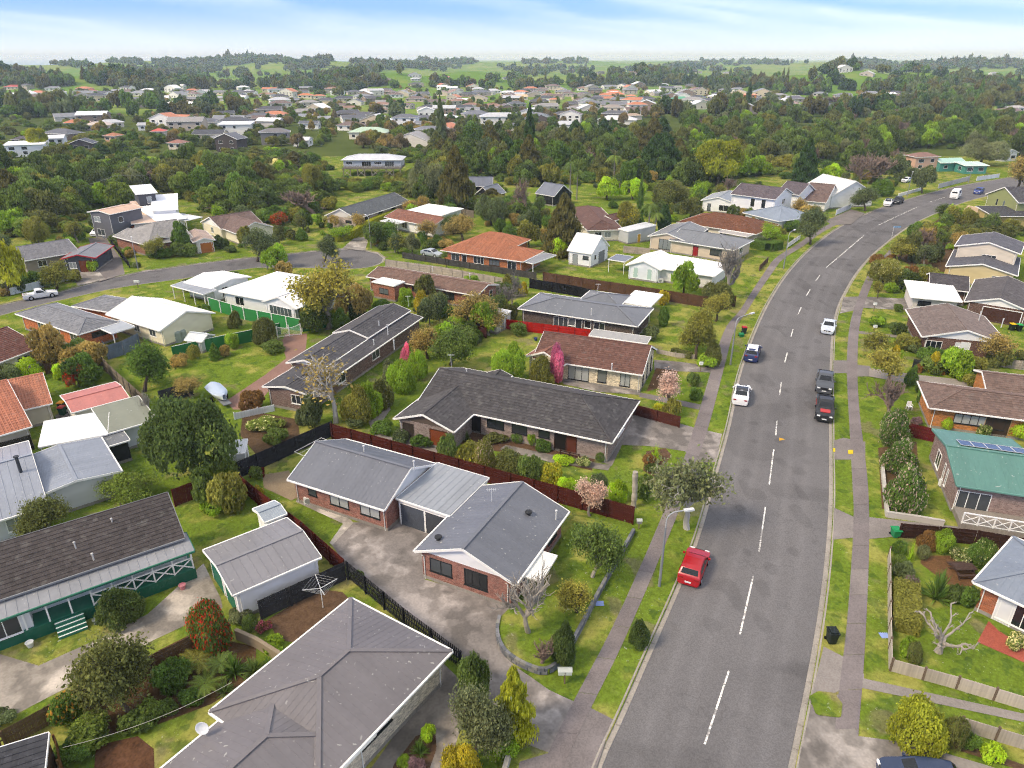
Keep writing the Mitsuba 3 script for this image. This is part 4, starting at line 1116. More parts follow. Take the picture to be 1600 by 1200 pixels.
for x, w_ in ((LV - 12.6, 3.2),):
    opening(KG, f2, (LV - 17, LV - 10.6, .3, f2.W), ('w', 0, .62, 3.6, 1.5, .85, 4, WHITE, '#33383b'))
for t, w_ in ((.34, 1.1), (.48, 1.0), (.84, 1.7)):
    opening(KG, f2, (LV - 14, LV - .4, f2.W - .1, f2.W + .3), ('w', 0, t, w_, 1.0, 1.4, 2, WHITE, '#33383b'))
opening(KG, f2, (LV - 14, LV - .4, f2.W - .1, f2.W + .3), ('d', 0, .26, .9, 1.75, .93, 1, WHITE, '#2b3a35'))
for u, v in ((117, 852), (145, 870), (175, 815)):
    flue(KG, u, v, 4.2, .2, '#b9b7b3', .05)
building('garage', 'white double garage with grey metal roof and dark green doors', [
    w((363, 930), (502, 870), (446, 810), t='Lgg', r=(470, 830), e=2.45, oh=.12, wall=('paint', '#e2e2e5'), roof=('rib', '#807f83'), op=[('g', 3, .27, 2.4, 2.1, .02, 1, WHITE, '#1f5f4c'), ('g', 3, .75, 2.1, 2.1, .02, 1, WHITE, '#1f5f4c')])], 'garage')
building('garden_shed', 'little white shed with pale blue grey ribbed roof behind the white double garage', [
    w((413, 816), (448, 802), (427, 783), t='Lgg', p=14, e=2.1, oh=.1, wall=('paint', '#e4e5e8'), roof=('corr', '#9aa4ad'))], 'shed')
# --- big grey hip roof in the foreground
P1, P2, P4 = U(543, 938, 2.6), U(706, 1017, 2.6), U(321, 1117, 2.6)
P3 = P4 + P2 - P1
dw, nw = (P4 - P1) / np.linalg.norm(P4 - P1), (P2 - P1) / np.linalg.norm(P2 - P1)
L0 = U(315, 1149, 2.5)
half = (U(427, 1143, 3.5) - L0) @ nw
WING_Q = (L0 + dw * 8 + nw * 2 * half, L0 - dw * 5 + nw * 2 * half, L0 - dw * 5)
KH, _ = building('cream_house', 'cream block house under the great grey hipped metal roof in the foreground', [
    dict(q=(P3, P2, P1), px=False, t='Lhh', p=17, e=2.6, wall=('brick', '#cdc3b2'), roof=('seam', '#726e70'), op=[('w', 0, .42, 2.4, .7, 1.4, 3, DARKF)]),
    dict(q=WING_Q, px=False, t='Lhh', p=17, e=2.5, wall=('brick', '#cdc3b2'), roof=('seam', '#726e70'))])
aerial(KH, 320, 1146, 2.7, .5, True)
building('garden_shed', 'dark tiled shed roof in the bottom corner by the timber fence', [w((-60, 1244), (70, 1202), (52, 1158), t='F', e=2.3, slope=12, wall=('rough', '#5c4a39'), oh=.1, roof=('press', '#3c3d42'))], 'shed')
for q, lab, c, e in ((((355, 710), (383, 707), (373, 690)), 'small white tin shed beside the big tree', '#d8dbdf', 1.9), (((757, 497), (776, 501), (790, 487)), 'small grey tin shed among the tan shrubs', '#b9bbb8', 2.1),
                     (((966, 357), (982, 362), (1001, 349)), 'pale box shed with a yellow door behind the white gabled house', '#b4b7ba', 2.7)):
    K, _ = building('garden_shed', lab, [w(*q, t='F', e=e, slope=8, oh=.08, wall=('paint', c), roof=('corr', '#cdd0d2'), op=[('d', 1, .4, .8, 1.8, .05, 1, WHITE, '#c79a3c' if e == 2.7 else '#8d9093')])], 'shed')
building('garden_shed', 'low glasshouse beside the water tanks', [w((288, 531), (316, 534), (325, 522), t='Lgg', p=25, e=1.7, oh=.05, wall=('glass', '#aeb6b8'), roof=('flat', '#c9cfd2'))], 'shed')
for i, (u, v) in enumerate(((279, 530), (287, 527), (296, 519), (303, 517), (311, 513))):
    p = U(u, v + 4)
    m = MB().lathe([(.02, 0), (.5, 0), (.5, .2), (.47, .22), (.5, .24), (.5, .75), (.47, .77), (.5, .8), (.5, 1.3), (.42, 1.5), (.15, 1.6), (.15, 1.66), (0, 1.67)], p, 18)
    put(numbered('water_tank'), m, 'paint', '#8f9a92', smooth=False, label='grey green round water tank in the row by the cream gable', cat='water tank', group='water tanks by the cream gable')

# ---------------------------------------------------------------- houses farther off: x, y from the picture, one roof and four walls each
def far_house(u, v, wpx, roof, wall='#d8d4ca', t='Lhh', rot=None, label=None, group=None, e=2.7, depth=.62, p=20, style='flat', name='far_house'):
    P = G(u, v)
    if P is None:
        return
    D = P[1] * CP - (P[2] - CAM_H) * SP
    L = wpx * D / FOC
    a = math.radians(rng.uniform(-35, 35) if rot is None else rot)
    L /= abs(math.cos(a)) + depth * abs(math.sin(a)) * .8
    L = min(max(L, 7), 26)
    Wd = min(max(L * depth, 6.5), 11)
    ex, ey = np.array([math.cos(a), math.sin(a)]), np.array([-math.sin(a), math.cos(a)])
    c = P[:2]
    A_, B_ = c - ex * L / 2, c + ex * L / 2
    n = max(2, int(L / 4))
    op = [('w', 0, (i + .5) / n, rng.uniform(1.3, 2.2), 1.2, (.9 if e < 4 else e - 1.9), 1, '#dfdfdc', '#2f3439') for i in range(n) if rng.random() < .85]
    if e > 4:
        op += [('w', 0, (i + .5) / n, 1.6, 1.2, .9, 1, '#dfdfdc', '#2f3439') for i in range(n)]
    op += [('w', 3 if a > 0 else 1, .5, 1.6, 1.2, .9, 1, '#dfdfdc', '#2f3439')]
    return building(name, label, [dict(q=(A_, B_, B_ + ey * Wd), px=False, t=t, p=p, e=e, wall=('paint', wall), roof=(style, roof), op=op, lod=0, base=float(P[2]), zb=-2.0, slope=8)], group=group)


FAR = [  # u, v, width, roof, wall, type, eaves, label
    (86, 152, 26, '#eceef0', '#e8e9ea', 'Lhh', 4.5, 'white roofed house beside the small green field on the far left'), (20, 140, 30, '#a4493f', '#d9cfc0', 'Lhh', 2.7, 'house with long red roof at the far left edge of the suburb'),
    (140, 146, 17, '#b5503f', '#d9cfc0', 'Lhh', 2.7, 'small red roofed house among far trees'), (217, 150, 30, '#8d9095', '#e1dccb', 'Lhg', 2.7, 'cream house with grey roof before the far trees'), (297, 150, 22, '#7b7d82', '#cfc8bb', 'Lhh', 2.7, 'grey roofed house at the edge of the far trees'),
    (281, 139, 14, '#e6e6e6', '#e9e9e9', 'Lgg', 3.5, 'tiny bright white house high among far trees'), (225, 168, 32, '#4a4a52', '#8f8a84', 'Lhh', 2.7, 'dark roofed house beside a broad white house'), (277, 168, 46, '#e9e9e6', '#ded9cb', 'Lhh', 2.7, 'broad white roofed house by a concrete drive on the slope'),
    (307, 165, 18, '#b9c9bb', '#dcdccf', 'Lhh', 2.7, 'pale green roofed house next to the broad white house'), (373, 159, 24, '#e4e4e6', '#e9e9e9', 'Lgg', 3.5, 'white gabled house above the slope trees'), (345, 158, 22, '#9a9ca1', '#c9c3b8', 'Lhh', 2.7, 'grey house left of the white gabled house'),
    (441, 146, 32, '#6e7076', '#d6d1c6', 'Lgg', 2.7, 'grey gabled house with pale walls in the far suburb'), (476, 154, 24, '#c1733f', '#e0d5bf', 'Lhh', 2.7, 'house with bright orange tiled roof in the far suburb'), (500, 155, 22, '#b86f45', '#e0d5bf', 'Lhh', 2.7, 'second orange tiled house right of the brightest one'),
    (525, 149, 22, '#dfdfdf', '#e9e9e9', 'Lgg', 3.2, 'white gabled house right of the orange roofs'), (152, 204, 42, '#bdb0a6', '#d9cfc9', 'Lhh', 2.7, 'pinkish pale house among the bush on the left'), (41, 245, 62, '#eceef0', '#e6e8ea', 'F', 4.5, 'long white flat roofed house in the bush at far left'),
    (36, 228, 34, '#4b4448', '#6e6662', 'Lhh', 2.7, 'dark brown roofed house left of the pale flowering tree'), (88, 226, 18, '#d9dbe0', '#d9dbe0', 'Lgg', 2.7, 'small pale house by the pale flowering tree'), (128, 236, 38, '#3f4046', '#4a4648', 'Wgg', 3, 'black gabled house sunk in the bush'),
    (172, 222, 26, '#a0653f', '#caa98a', 'Lhh', 2.7, 'tan house with orange brown roof in the bush'), (230, 204, 30, '#a7a9ac', '#dfe0e0', 'Lgg', 2.7, 'grey white house behind the red roofed cottage'), (247, 214, 20, '#c4594a', '#cfc8bd', 'Lhh', 2.6, 'red roofed cottage by a blossom tree'),
    (273, 234, 30, '#8d5d4d', '#c9c2b4', 'Lhh', 2.7, 'brown roofed house at the top of the lane'), (355, 239, 48, '#5a5c64', '#4a4340', 'Wgg', 5.5, 'tall dark weatherboard house with grey roof on the slope'), (368, 213, 52, '#c9cbd0', '#dcdcd8', 'F', 5.5, 'white modern house with slanting roof on the hill'),
    (418, 199, 42, '#eaecee', '#c3bfc0', 'Lgg', 3.2, 'wide white roofed house with mauve grey walls'), (432, 226, 52, '#6d6a6a', '#8f8a85', 'Lhh', 5.2, 'two storey grey house with hip roof and balcony'), (470, 229, 28, '#cfd0d2', '#e3e4e6', 'Lgg', 2.6, 'white garage right of the grey balcony house'),
    (478, 190, 36, '#7d8189', '#dadcde', 'Lgg', 2.7, 'grey roofed white house on the hill'), (482, 202, 32, '#55575e', '#e6e6e4', 'Lgg', 2.9, 'white house with dark roof below its grey roofed neighbour'), (508, 193, 22, '#8d9095', '#eceded', 'Lgg', 2.7, 'white sided house at the right end of the hill row'),
    (574, 218, 66, '#a9c0a8', '#dcd9c9', 'Lhh', 3.2, 'cream house with pale green hip roof above the stilt house'), (632, 200, 42, '#5d5f67', '#e6e6e8', 'Lhh', 5.5, 'two storey white house with tall chimney wall and grey roof'), (661, 203, 36, '#70727a', '#dfdfe0', 'Lgg', 3, 'white house with grey gable right of the tall chimney wall'),
    (671, 219, 46, '#74767d', '#dccdb0', 'Lhh', 4.6, 'cream two storey house with grey hip roof near the concrete court'), (667, 182, 30, '#e4e4e4', '#ececec', 'Wgg', 3.6, 'white house with twin gables in the suburb'), (747, 186, 48, '#6b6d74', '#bdb5a8', 'Lhh', 3, 'wide grey hip roofed house before the round trees'),
    (790, 192, 28, '#4c4d54', '#8a827b', 'Lhh', 2.7, 'dark roofed house left of the pointed pine'), (797, 205, 34, '#6a6b70', '#d5d0c5', 'Lhh', 2.7, 'grey house below the dark roofed one by the pine'), (880, 203, 46, '#b4b8bb', '#e0e0dc', 'Lhg', 2.7, 'house with pale grey roof right of the pointed pine'),
    (905, 177, 44, '#8b8784', '#cdc6bb', 'Lhh', 2.7, 'taupe roofed house in the middle of the suburb'), (885, 186, 40, '#4a484d', '#7a6a62', 'Lhh', 2.7, 'charcoal roofed house in the middle of the suburb'), (956, 179, 36, '#93897f', '#dfcfbf', 'Lhh', 4.6, 'pink two storey house with pale brown roof'),
    (962, 195, 66, '#cfcfcd', '#e6e6e4', 'Lhh', 2.7, 'broad white house below the pink two storey house'), (992, 188, 30, '#a8937d', '#d9d1c0', 'Lhh', 2.7, 'tan roofed house right of the broad white house'), (960, 152, 34, '#c9764b', '#e2d9c9', 'Lhh', 2.7, 'house with wide salmon orange roof in the suburb'),
    (986, 155, 18, '#c77b56', '#e2d9c9', 'Lhh', 2.7, 'small salmon roofed house beside the wide one'), (867, 161, 18, '#c07448', '#d9c8ad', 'Lhh', 2.7, 'small orange tiled house by an autumn tree'), (813, 156, 28, '#d3b48d', '#e6e0d0', 'Lhg', 2.7, 'house with sandy roof and cream walls'),
    (753, 150, 34, '#63656d', '#b9a79f', 'Lhh', 3.6, 'big grey hip roofed house at the suburb centre'), (690, 141, 18, '#e4e4e6', '#eeeeee', 'Lgg', 4, 'tall white house left of its white neighbour at the far hill'), (706, 143, 18, '#e9e9ea', '#eeeeee', 'Lgg', 4, 'tall white house right of its white neighbour at the far hill'),
    (575, 146, 34, '#e0e2e4', '#e8e8e6', 'Lhg', 2.8, 'white church like house left of the far round trees'), (1062, 160, 32, '#4f9a76', '#d6d2c5', 'Lhh', 2.8, 'house with bright green roof at the edge of the bush'), (1171, 160, 22, '#c97a42', '#c97a42', 'F', 6, 'boxy bright orange house at the edge of the bush'),
    (1165, 178, 44, '#d9d9d9', '#8d8b8c', 'Wgg', 3.6, 'grey house with white edged gable above the bush'), (1225, 167, 26, '#cfd2d6', '#e8e8e8', 'Lgg', 3.4, 'white gabled house over the bush'), (1247, 160, 40, '#5b5860', '#b9a89c', 'Lhh', 2.7, 'dark hip roofed house over the bush'),
    (1303, 173, 66, '#4b4b52', '#d8d2b8', 'Lgg', 2.8, 'wide charcoal roofed house with cream gable'), (1350, 170, 36, '#55575e', '#e6e6e6', 'Lgg', 2.9, 'white house with dark roof right of the charcoal one'), (1366, 158, 26, '#c77d49', '#e0d3bd', 'Lhh', 2.7, 'orange tiled house beyond the pink twiggy tree'),
    (1393, 154, 20, '#e0e2e6', '#eeeeee', 'Lgg', 4, 'tall white house right of the orange tiled one'), (1446, 268, 46, '#7c5a4a', '#c9a58f', 'Lhh', 4.8, 'pinkish two storey house with brown roof at the end of the street'), (1487, 268, 48, '#9fc4b6', '#4e8f83', 'Lgg', 2.9, 'teal house with pale green roof at the end of the street'),
    (1524, 272, 40, '#b5cfc4', '#4e8f83', 'F', 2.7, 'long low teal wing beside the pale green roof'), (1577, 252, 34, '#8f939c', '#c9c9cb', 'Wgg', 3, 'grey steep gabled house by the bush at the right edge'), (1590, 178, 26, '#a6a2a0', '#d8d5cf', 'Lhh', 4, 'pale house at the far right edge of the bush')]
for u, v, wp, rc, wc, t, e, lab in FAR:
    far_house(u, v, wp, rc, wc, t, rot=rng.uniform(-18, 18), label=lab, e=e)
PLACED = [G(f[0], f[1])[:2] for f in FAR] + [U(u, v)[:2] for u, v in ((545, 262), (580, 262), (615, 262), (540, 276), (560, 280), (580, 280), (600, 280), (620, 276), (755, 290), (855, 302), (1190, 300), (1285, 290), (930, 335), (250, 330), (180, 345), (580, 320), (1480, 262))]
ROOFC = [('#55565c', 'grey'), ('#6e6f74', 'grey'), ('#47454a', 'dark grey'), ('#7d7f84', 'pale grey'), ('#69564f', 'brown'), ('#8b6a58', 'brown'), ('#dcdde0', 'white'), ('#b9bbbf', 'pale grey'), ('#b8724c', 'orange tiled'), ('#3f4046', 'dark grey'), ('#8e8b88', 'pale grey')]
ZONES = [(Polygon([(545, 148), (640, 135), (760, 140), (900, 138), (1080, 134), (1140, 150), (1130, 168), (1020, 178), (1000, 192), (900, 196), (760, 196), (690, 185), (600, 175), (545, 165)]), 124),
         (Polygon([(380, 165), (545, 150), (600, 178), (560, 190), (500, 215), (430, 190)]), 18), (Polygon([(0, 140), (180, 142), (420, 140), (545, 146), (400, 162), (200, 165), (0, 160)]), 46),
         (Polygon([(1140, 142), (1250, 150), (1420, 148), (1430, 160), (1380, 170), (1260, 176), (1130, 165)]), 24), (Polygon([(60, 185), (330, 178), (420, 180), (400, 235), (330, 240), (250, 215), (60, 225)]), 16), (Polygon([(480, 205), (560, 195), (700, 190), (720, 225), (640, 232), (560, 205)]), 7), (Polygon([(1560, 165), (1600, 160), (1600, 185), (1575, 190)]), 3), (Polygon([(560, 122), (1100, 108), (1100, 122), (560, 130)]), 12), (Polygon([(1100, 108), (1600, 108), (1600, 120), (1100, 122)]), 12)]
for zone, count in ZONES:
    x0, y0, x1, y1 = zone.bounds
    tries = 0
    while count and tries < 4000:
        tries += 1
        u, v = rng.uniform(x0, x1), rng.uniform(y0, y1)
        if not zone.contains(shapely.Point(u, v)):
            continue
        P = G(u, v)
        if P is None or any(np.hypot(*(P[:2] - q)) < 17 for q in PLACED):
            continue
        PLACED.append(P[:2])
        count -= 1
        rc, nm = ROOFC[rng.integers(len(ROOFC))]
        wh = 'at the left' if u < 420 else 'left of the middle' if u < 720 else 'in the middle' if u < 960 else 'at the right'
        D = P[1]
        far_house(u, v, rng.uniform(15, 21) * FOC / D, rc, ('#d8d4ca', '#e6e5e1', '#b9aea2', '#8d7a6e', '#cfc0a8')[rng.integers(5)], ('Lhh', 'Lhh', 'Lgg', 'Lhg', 'Wgg')[rng.integers(5)], label=f'small {nm} roofed house packed among others {wh} of the far suburb', group=f'{nm} roofed houses {wh} of the far suburb', e=2.7 if rng.random() < .8 else 4.6)

# ---------------------------------------------------------------- fences, walls, gates
def fence(name, label, pts, h, style, color, cat='fence', every=2.4, base=0.0, posts=True, post_color=None):
    """A fence whose top runs through the given pixels, h high."""
    line = np.array([U(u, v, h + base)[:2] for u, v in pts])
    key = numbered(name)
    tag(key, label, cat)
    pal_, rail, k = MB(), MB(), 0
    pc = post_color or color
    for a, b in zip(line[:-1], line[1:]):
        L = np.linalg.norm(b - a)
        d = (b - a) / L
        n = np.array([-d[1], d[0]])
        M = np.eye(4)
        M[:2, 0], M[:2, 1], M[:2, 3], M[2, 3] = d, n, a, base
        m = max(1, round(L / every))
        step = L / m
        for i in range(m):
            x = i * step
            if posts:
                put(sub(key, 'post'), MB().box((x - .06, -.11, -.25), (x + .06, .01, h + (.04 if style != 'panel' else .1)), M), 'rough', pc)
            if style == 'panel':
                rows = max(1, round(h / .45))
                for r in range(rows):
                    put(sub(key, 'panel'), MB().box((x + .07, -.085, h * r / rows - (.2 if r == 0 else 0)), (x + step - .07, -.035, h * (r + 1) / rows - .012), M), 'path', color)
        if style in ('paling', 'picket'):
            wd, gp = (.145, .008) if style == 'paling' else (.11, .07)
            q = int(L / (wd + gp))
            for i in range(q):
                x = i * (wd + gp)
                hh = h + rng.normal(0, .008)
                j = rng.normal(0, .004)
                pal_.box((x, .012 + j, -.2), (x + wd, .03 + j, hh), M)
            for z in (.3, h * .55, h - .3):
                rail.box((0, -.04, z - .045), (L, .008, z + .045), M)
        elif style == 'corr':
            q = int(L / .2)
            for i in range(q):
                pal_.box((i * .2, 0, -.2), (i * .2 + .1, .035, h), M)
                pal_.box((i * .2 + .1, .0, -.2), (i * .2 + .2, .012, h), M)
            rail.box((0, -.03, h), (L, .05, h + .05), M)
        elif style == 'wall':
            pal_.box((0, -.1, -.3), (L, .1, h), M)
            rail.box((-.02, -.13, h), (L + .02, .13, h + .06), M)
        elif style == 'rail':
            for z in (h * .4, h * .7, h):
                rail.box((0, -.03, z - .06), (L, .03, z), M)
    if posts:
        M[:2, 3] = line[-1]
        put(sub(key, 'post'), MB().box((-.06, -.11, -.25), (.06, .01, h + .04), M), 'rough', pc)
    if pal_.n:
        part = {'paling': 'paling', 'picket': 'picket', 'corr': 'sheet', 'wall': 'wall'}[style]
        k = put(key + '__' + part, pal_, 'paint' if style in ('corr', 'wall') else 'rough', color)
        if style in ('paling', 'picket', 'corr'):
            tag(k, None, None, None, 'stuff')
    if rail.n:
        put(key + '__rail', rail, 'rough', pc if style != 'corr' else '#d9e0d9')
    return key


FENCES = [
    ('red brown paling fence between the brick units and the dark tiled house', [(517, 662), (677, 706), (797, 739), (991, 792)], 1.75, 'paling', '#4d2721'),
    ('black paling fence before the vegetable plot, with a folding clothes line', [(370, 722), (400, 709), (517, 658)], 1.75, 'paling', '#313236'),
    ('short red brown fence behind the yellow green bushes', [(268, 765), (322, 745)], 1.75, 'paling', '#5a2c25'),
    ('red brown paling fence beside the white double garage', [(372, 741), (400, 764), (470, 815), (537, 874)], 1.7, 'paling', '#562a23'),
    ('charcoal paling fence along the white wall of the double garage', [(403, 939), (540, 877)], 1.7, 'paling', '#3b3b3d'),
    ('black picket fence with gaps along the stained drive', [(542, 878), (630, 950), (720, 1017)], 1.6, 'picket', '#27282b'),
    ('weathered brown timber fence along the pale concrete drive', [(-40, 1165), (0, 1143), (77, 1101), (160, 1060), (304, 991)], 1.4, 'paling', '#6a5743'),
    ('brown timber fence round the dark shed in the bottom corner', [(84, 1148), (98, 1230)], 1.6, 'paling', '#6f5334'),
    ('black paling fence behind the dark brick house', [(828, 435), (900, 447), (962, 461)], 1.7, 'paling', '#232427'),
    ('brown paling fence in front of the white roofed house', [(849, 425), (930, 437), (1025, 451), (1100, 463), (1150, 462)], 1.8, 'paling', '#5b4436'),
    ('bright red fence below the dark brick house', [(776, 497), (800, 500), (922, 515)], 1.5, 'paling', '#a3241f'),
    ('dark grey wall like fence stepping up beside the steep drive', [(172, 373), (201, 409)], 1.2, 'paling', '#303032'),
    ('long weathered timber fence between two back lawns', [(145, 544), (172, 572), (222, 617)], 1.8, 'paling', '#7c7367'),
    ('brown fence behind the yellow and red garden bushes', [(67, 565), (111, 554)], 1.7, 'paling', '#5b4536'),
    ('dark grey screen fence under the twiggy shrubs by the big tree', [(247, 611), (298, 596)], 1.7, 'paling', '#414248'),
    ('dark weathered fence under the terracotta roof', [(-40, 705), (0, 692), (46, 680)], 1.6, 'paling', '#3f3b36'),
    ('wine red fence behind the sea green roof', [(1419, 661), (1465, 671), (1545, 689), (1640, 712)], 1.5, 'paling', '#611f25'),
    ('black slat fence behind the yellow conifers', [(1429, 561), (1522, 573)], 1.2, 'paling', '#3a3c3f'),
    ('pale paling fence beside the dark brick wall at the right edge', [(1557, 558), (1640, 570)], 1.2, 'paling', '#9b938a'),
    ('dark brown paling fence at the back of the flax garden', [(1409, 818), (1470, 823), (1530, 829), (1640, 848)], 1.4, 'paling', '#3d2b25'),
    ('brown fence at the end of the dark tiled house drive', [(992, 632), (1063, 651)], 1.3, 'paling', '#52302a'),
    ('dark grey fence in front of the orange brick house', [(629, 394), (700, 405), (838, 426)], 1.2, 'paling', '#4c4b49'),
    ('pale grey fence behind the long brown tiled house', [(602, 405), (690, 417), (790, 435)], 1.5, 'paling', '#a89f95'),
    ('brown fence at the foot of the tan shrubs by the pink blossom', [(735, 500), (760, 512)], 1.6, 'paling', '#4a2a24'),
    ('grey timber fence behind the white flat roofed garage', [(690, 322), (740, 329)], 1.8, 'paling', '#7f776b'),
    ('pale yellow timber fence under the beige two storey house', [(1478, 420), (1580, 436)], 1.5, 'paling', '#c9b98a'),
    ('grey timber garden fence by the dry pen beside the white shed', [(975, 384), (1016, 388)], 1.4, 'paling', '#a49a8f'),
]
for lab, pts, h, st, c in FENCES:
    fence('fence', lab, pts, h, st, c)
fence('fence', 'tall green corrugated fence in front of the white roofed house', [(325, 465), (380, 481), (470, 499), (510, 492)], 1.9, 'corr', '#2f7d43', every=3, post_color='#e0e4e0')
fence('fence', 'long green corrugated fence above the shrub border', [(268, 542), (330, 528), (400, 514), (436, 505)], 1.7, 'corr', '#2f7440', every=3, post_color='#2f7440')
fence('fence', 'white panel fence beside the pale ute', [(10, 451), (60, 439), (109, 426)], 1.2, 'panel', '#d5dade', every=3.2, post_color='#b9bdc0')
fence('fence', 'pale concrete panel fence along the lopped tree garden', [(1393, 856), (1394, 940), (1396, 1029), (1500, 1057), (1620, 1093)], 1.0, 'panel', '#b3aa9d', every=2.0, post_color='#6d5f52')
fence('fence', 'pale concrete panel fence behind the round grey shrub', [(1506, 1120), (1620, 1154)], 1.0, 'panel', '#a89f94', every=2.0, post_color='#6d5f52')
fence('fence', 'white picket fence by the street tree on the near side', [(1231, 380), (1250, 367)], 1.0, 'picket', '#dcdedc')
fence('fence', 'white fence of slim pillars before the pale roofed house', [(1307, 328), (1330, 318)], 1.3, 'panel', '#d8dadc', every=1.5)
fence('fence', 'low brown timber fence at the footpath by the clipped hedge', [(1187, 415), (1200, 402)], 1.0, 'paling', '#6d5a4b')
fence('fence', 'pale grey fence at the far bend before the teal house', [(1467, 287), (1515, 275)], 1.4, 'panel', '#b9b8b5', every=3)
fence('fence', 'bright white fence beside the teal house', [(1527, 276), (1562, 271)], 1.3, 'panel', '#dfe1e3', every=3)
fence('garden_wall', 'low white wall by the white car at the far bend', [(1404, 303), (1440, 293)], .8, 'wall', '#dcdcda', 'wall', posts=False)
fence('fence', 'white low fence where the curved drive meets the big tree', [(365, 645), (402, 637), (427, 632)], .8, 'panel', '#d0d4d6', every=1.8)
fence('garden_border', 'low grey timber border along the tan house drive', [(1027, 545), (1056, 551), (1085, 554)], .6, 'panel', '#a39b90', 'garden border', every=1.8)
fence('garden_wall', 'low timber wall beside the fern garden', [(368, 984), (400, 998), (437, 1021)], .8, 'wall', '#8d806d', 'wall', posts=False)
fence('garden_wall', 'low white retaining wall along the flowering camellias', [(1379, 724), (1383, 765), (1387, 800), (1430, 806), (1476, 814)], .5, 'wall', '#b7b3ac', 'wall', posts=False)
fence('garden_wall', 'curved pale low wall below the yellow green conifer', [(783, 1218), (800, 1160), (817, 1135)], .6, 'wall', '#aaa59d', 'wall', posts=False)
fence('screen_fence', 'blue grey screen walls round the terrace of the cream house', [(160, 533), (164, 541), (190, 533), (214, 521)], 1.9, 'paling', '#66717f', 'fence')
fence('fence', 'dark post and rail by the planted entry of the dark tiled house', [(876, 703), (905, 710)], .9, 'rail', '#3c2b25', every=.9)

# block retaining wall and the lawn it holds up
RAISE = .4
ISLE = [(800, 946), (779, 967), (777, 985), (782, 1003), (793, 1019), (822, 1036), (858, 1047), (893, 1000), (935, 917), (964, 868), (988, 827), (975, 818), (898, 806), (880, 840), (862, 880), (840, 925)]
sheet('raised_lawn', ISLE, 'lawn', z=RAISE, label='raised front lawn held by a grey block wall', thick=.45)
key = tag(numbered('retaining_wall'), 'curved grey block retaining wall at the corner of the front lawn', 'wall')
wl_ = smooth_line([U(u, v, RAISE)[:2] for u, v in [(781, 962), (776, 985), (782, 1005), (793, 1021), (823, 1039), (860, 1050), (895, 1002), (937, 919), (966, 870), (990, 827)]], .42)
for i in range(len(wl_) - 1):
    a, b = wl_[i], wl_[i + 1]
    L = np.linalg.norm(b - a)
    d = (b - a) / L
    M = np.eye(4)
    M[:2, 0], M[:2, 1], M[:2, 3] = d, [-d[1], d[0]], a
    for r in range(3):
        x = 0 if r % 2 == 0 else .2
        put(sub(key, 'block'), MB().box((x + .006, -.13 + rng.normal(0, .006), -.2 + r * .235), (x + L - .006, .1, .028 + r * .235), M), 'path', ('#6f7278', '#7a7c80', '#65686d', '#84847f')[rng.integers(4)])
# white arched gate
a, b = U(434, 528), U(471, 523)
key = tag(numbered('gate'), 'white double gate with a curved top rail in the green fence', 'gate')
d = (b - a) / np.linalg.norm(b - a)
Lg = np.linalg.norm(b - a)
for i in (0, .5, 1):
    p = a + d * Lg * i
    put(sub(key, 'post'), MB().box(p - (.06, .06, .2), p + (.06, .06, 1.7)), 'paint', WHITE)
top = [a + d * Lg * t + np.array([0, 0, 1.65 - 1.6 * t * (1 - t) if 1 else 0]) for t in np.linspace(0, 1, 13)]
put(key + '__top_rail', MB().tube(top, .04, 6), 'paint', WHITE)
for i in range(1, 24):
    t = i / 24
    p = a + d * Lg * t
    put(sub(key, 'bar'), MB().tube([p + (0, 0, .1), p + (0, 0, 1.65 - 1.6 * t * (1 - t))], .018, 5), 'paint', WHITE)
put(key + '__bottom_rail', MB().bar(a + (0, 0, .12), b + (0, 0, .12), .06), 'paint', WHITE)

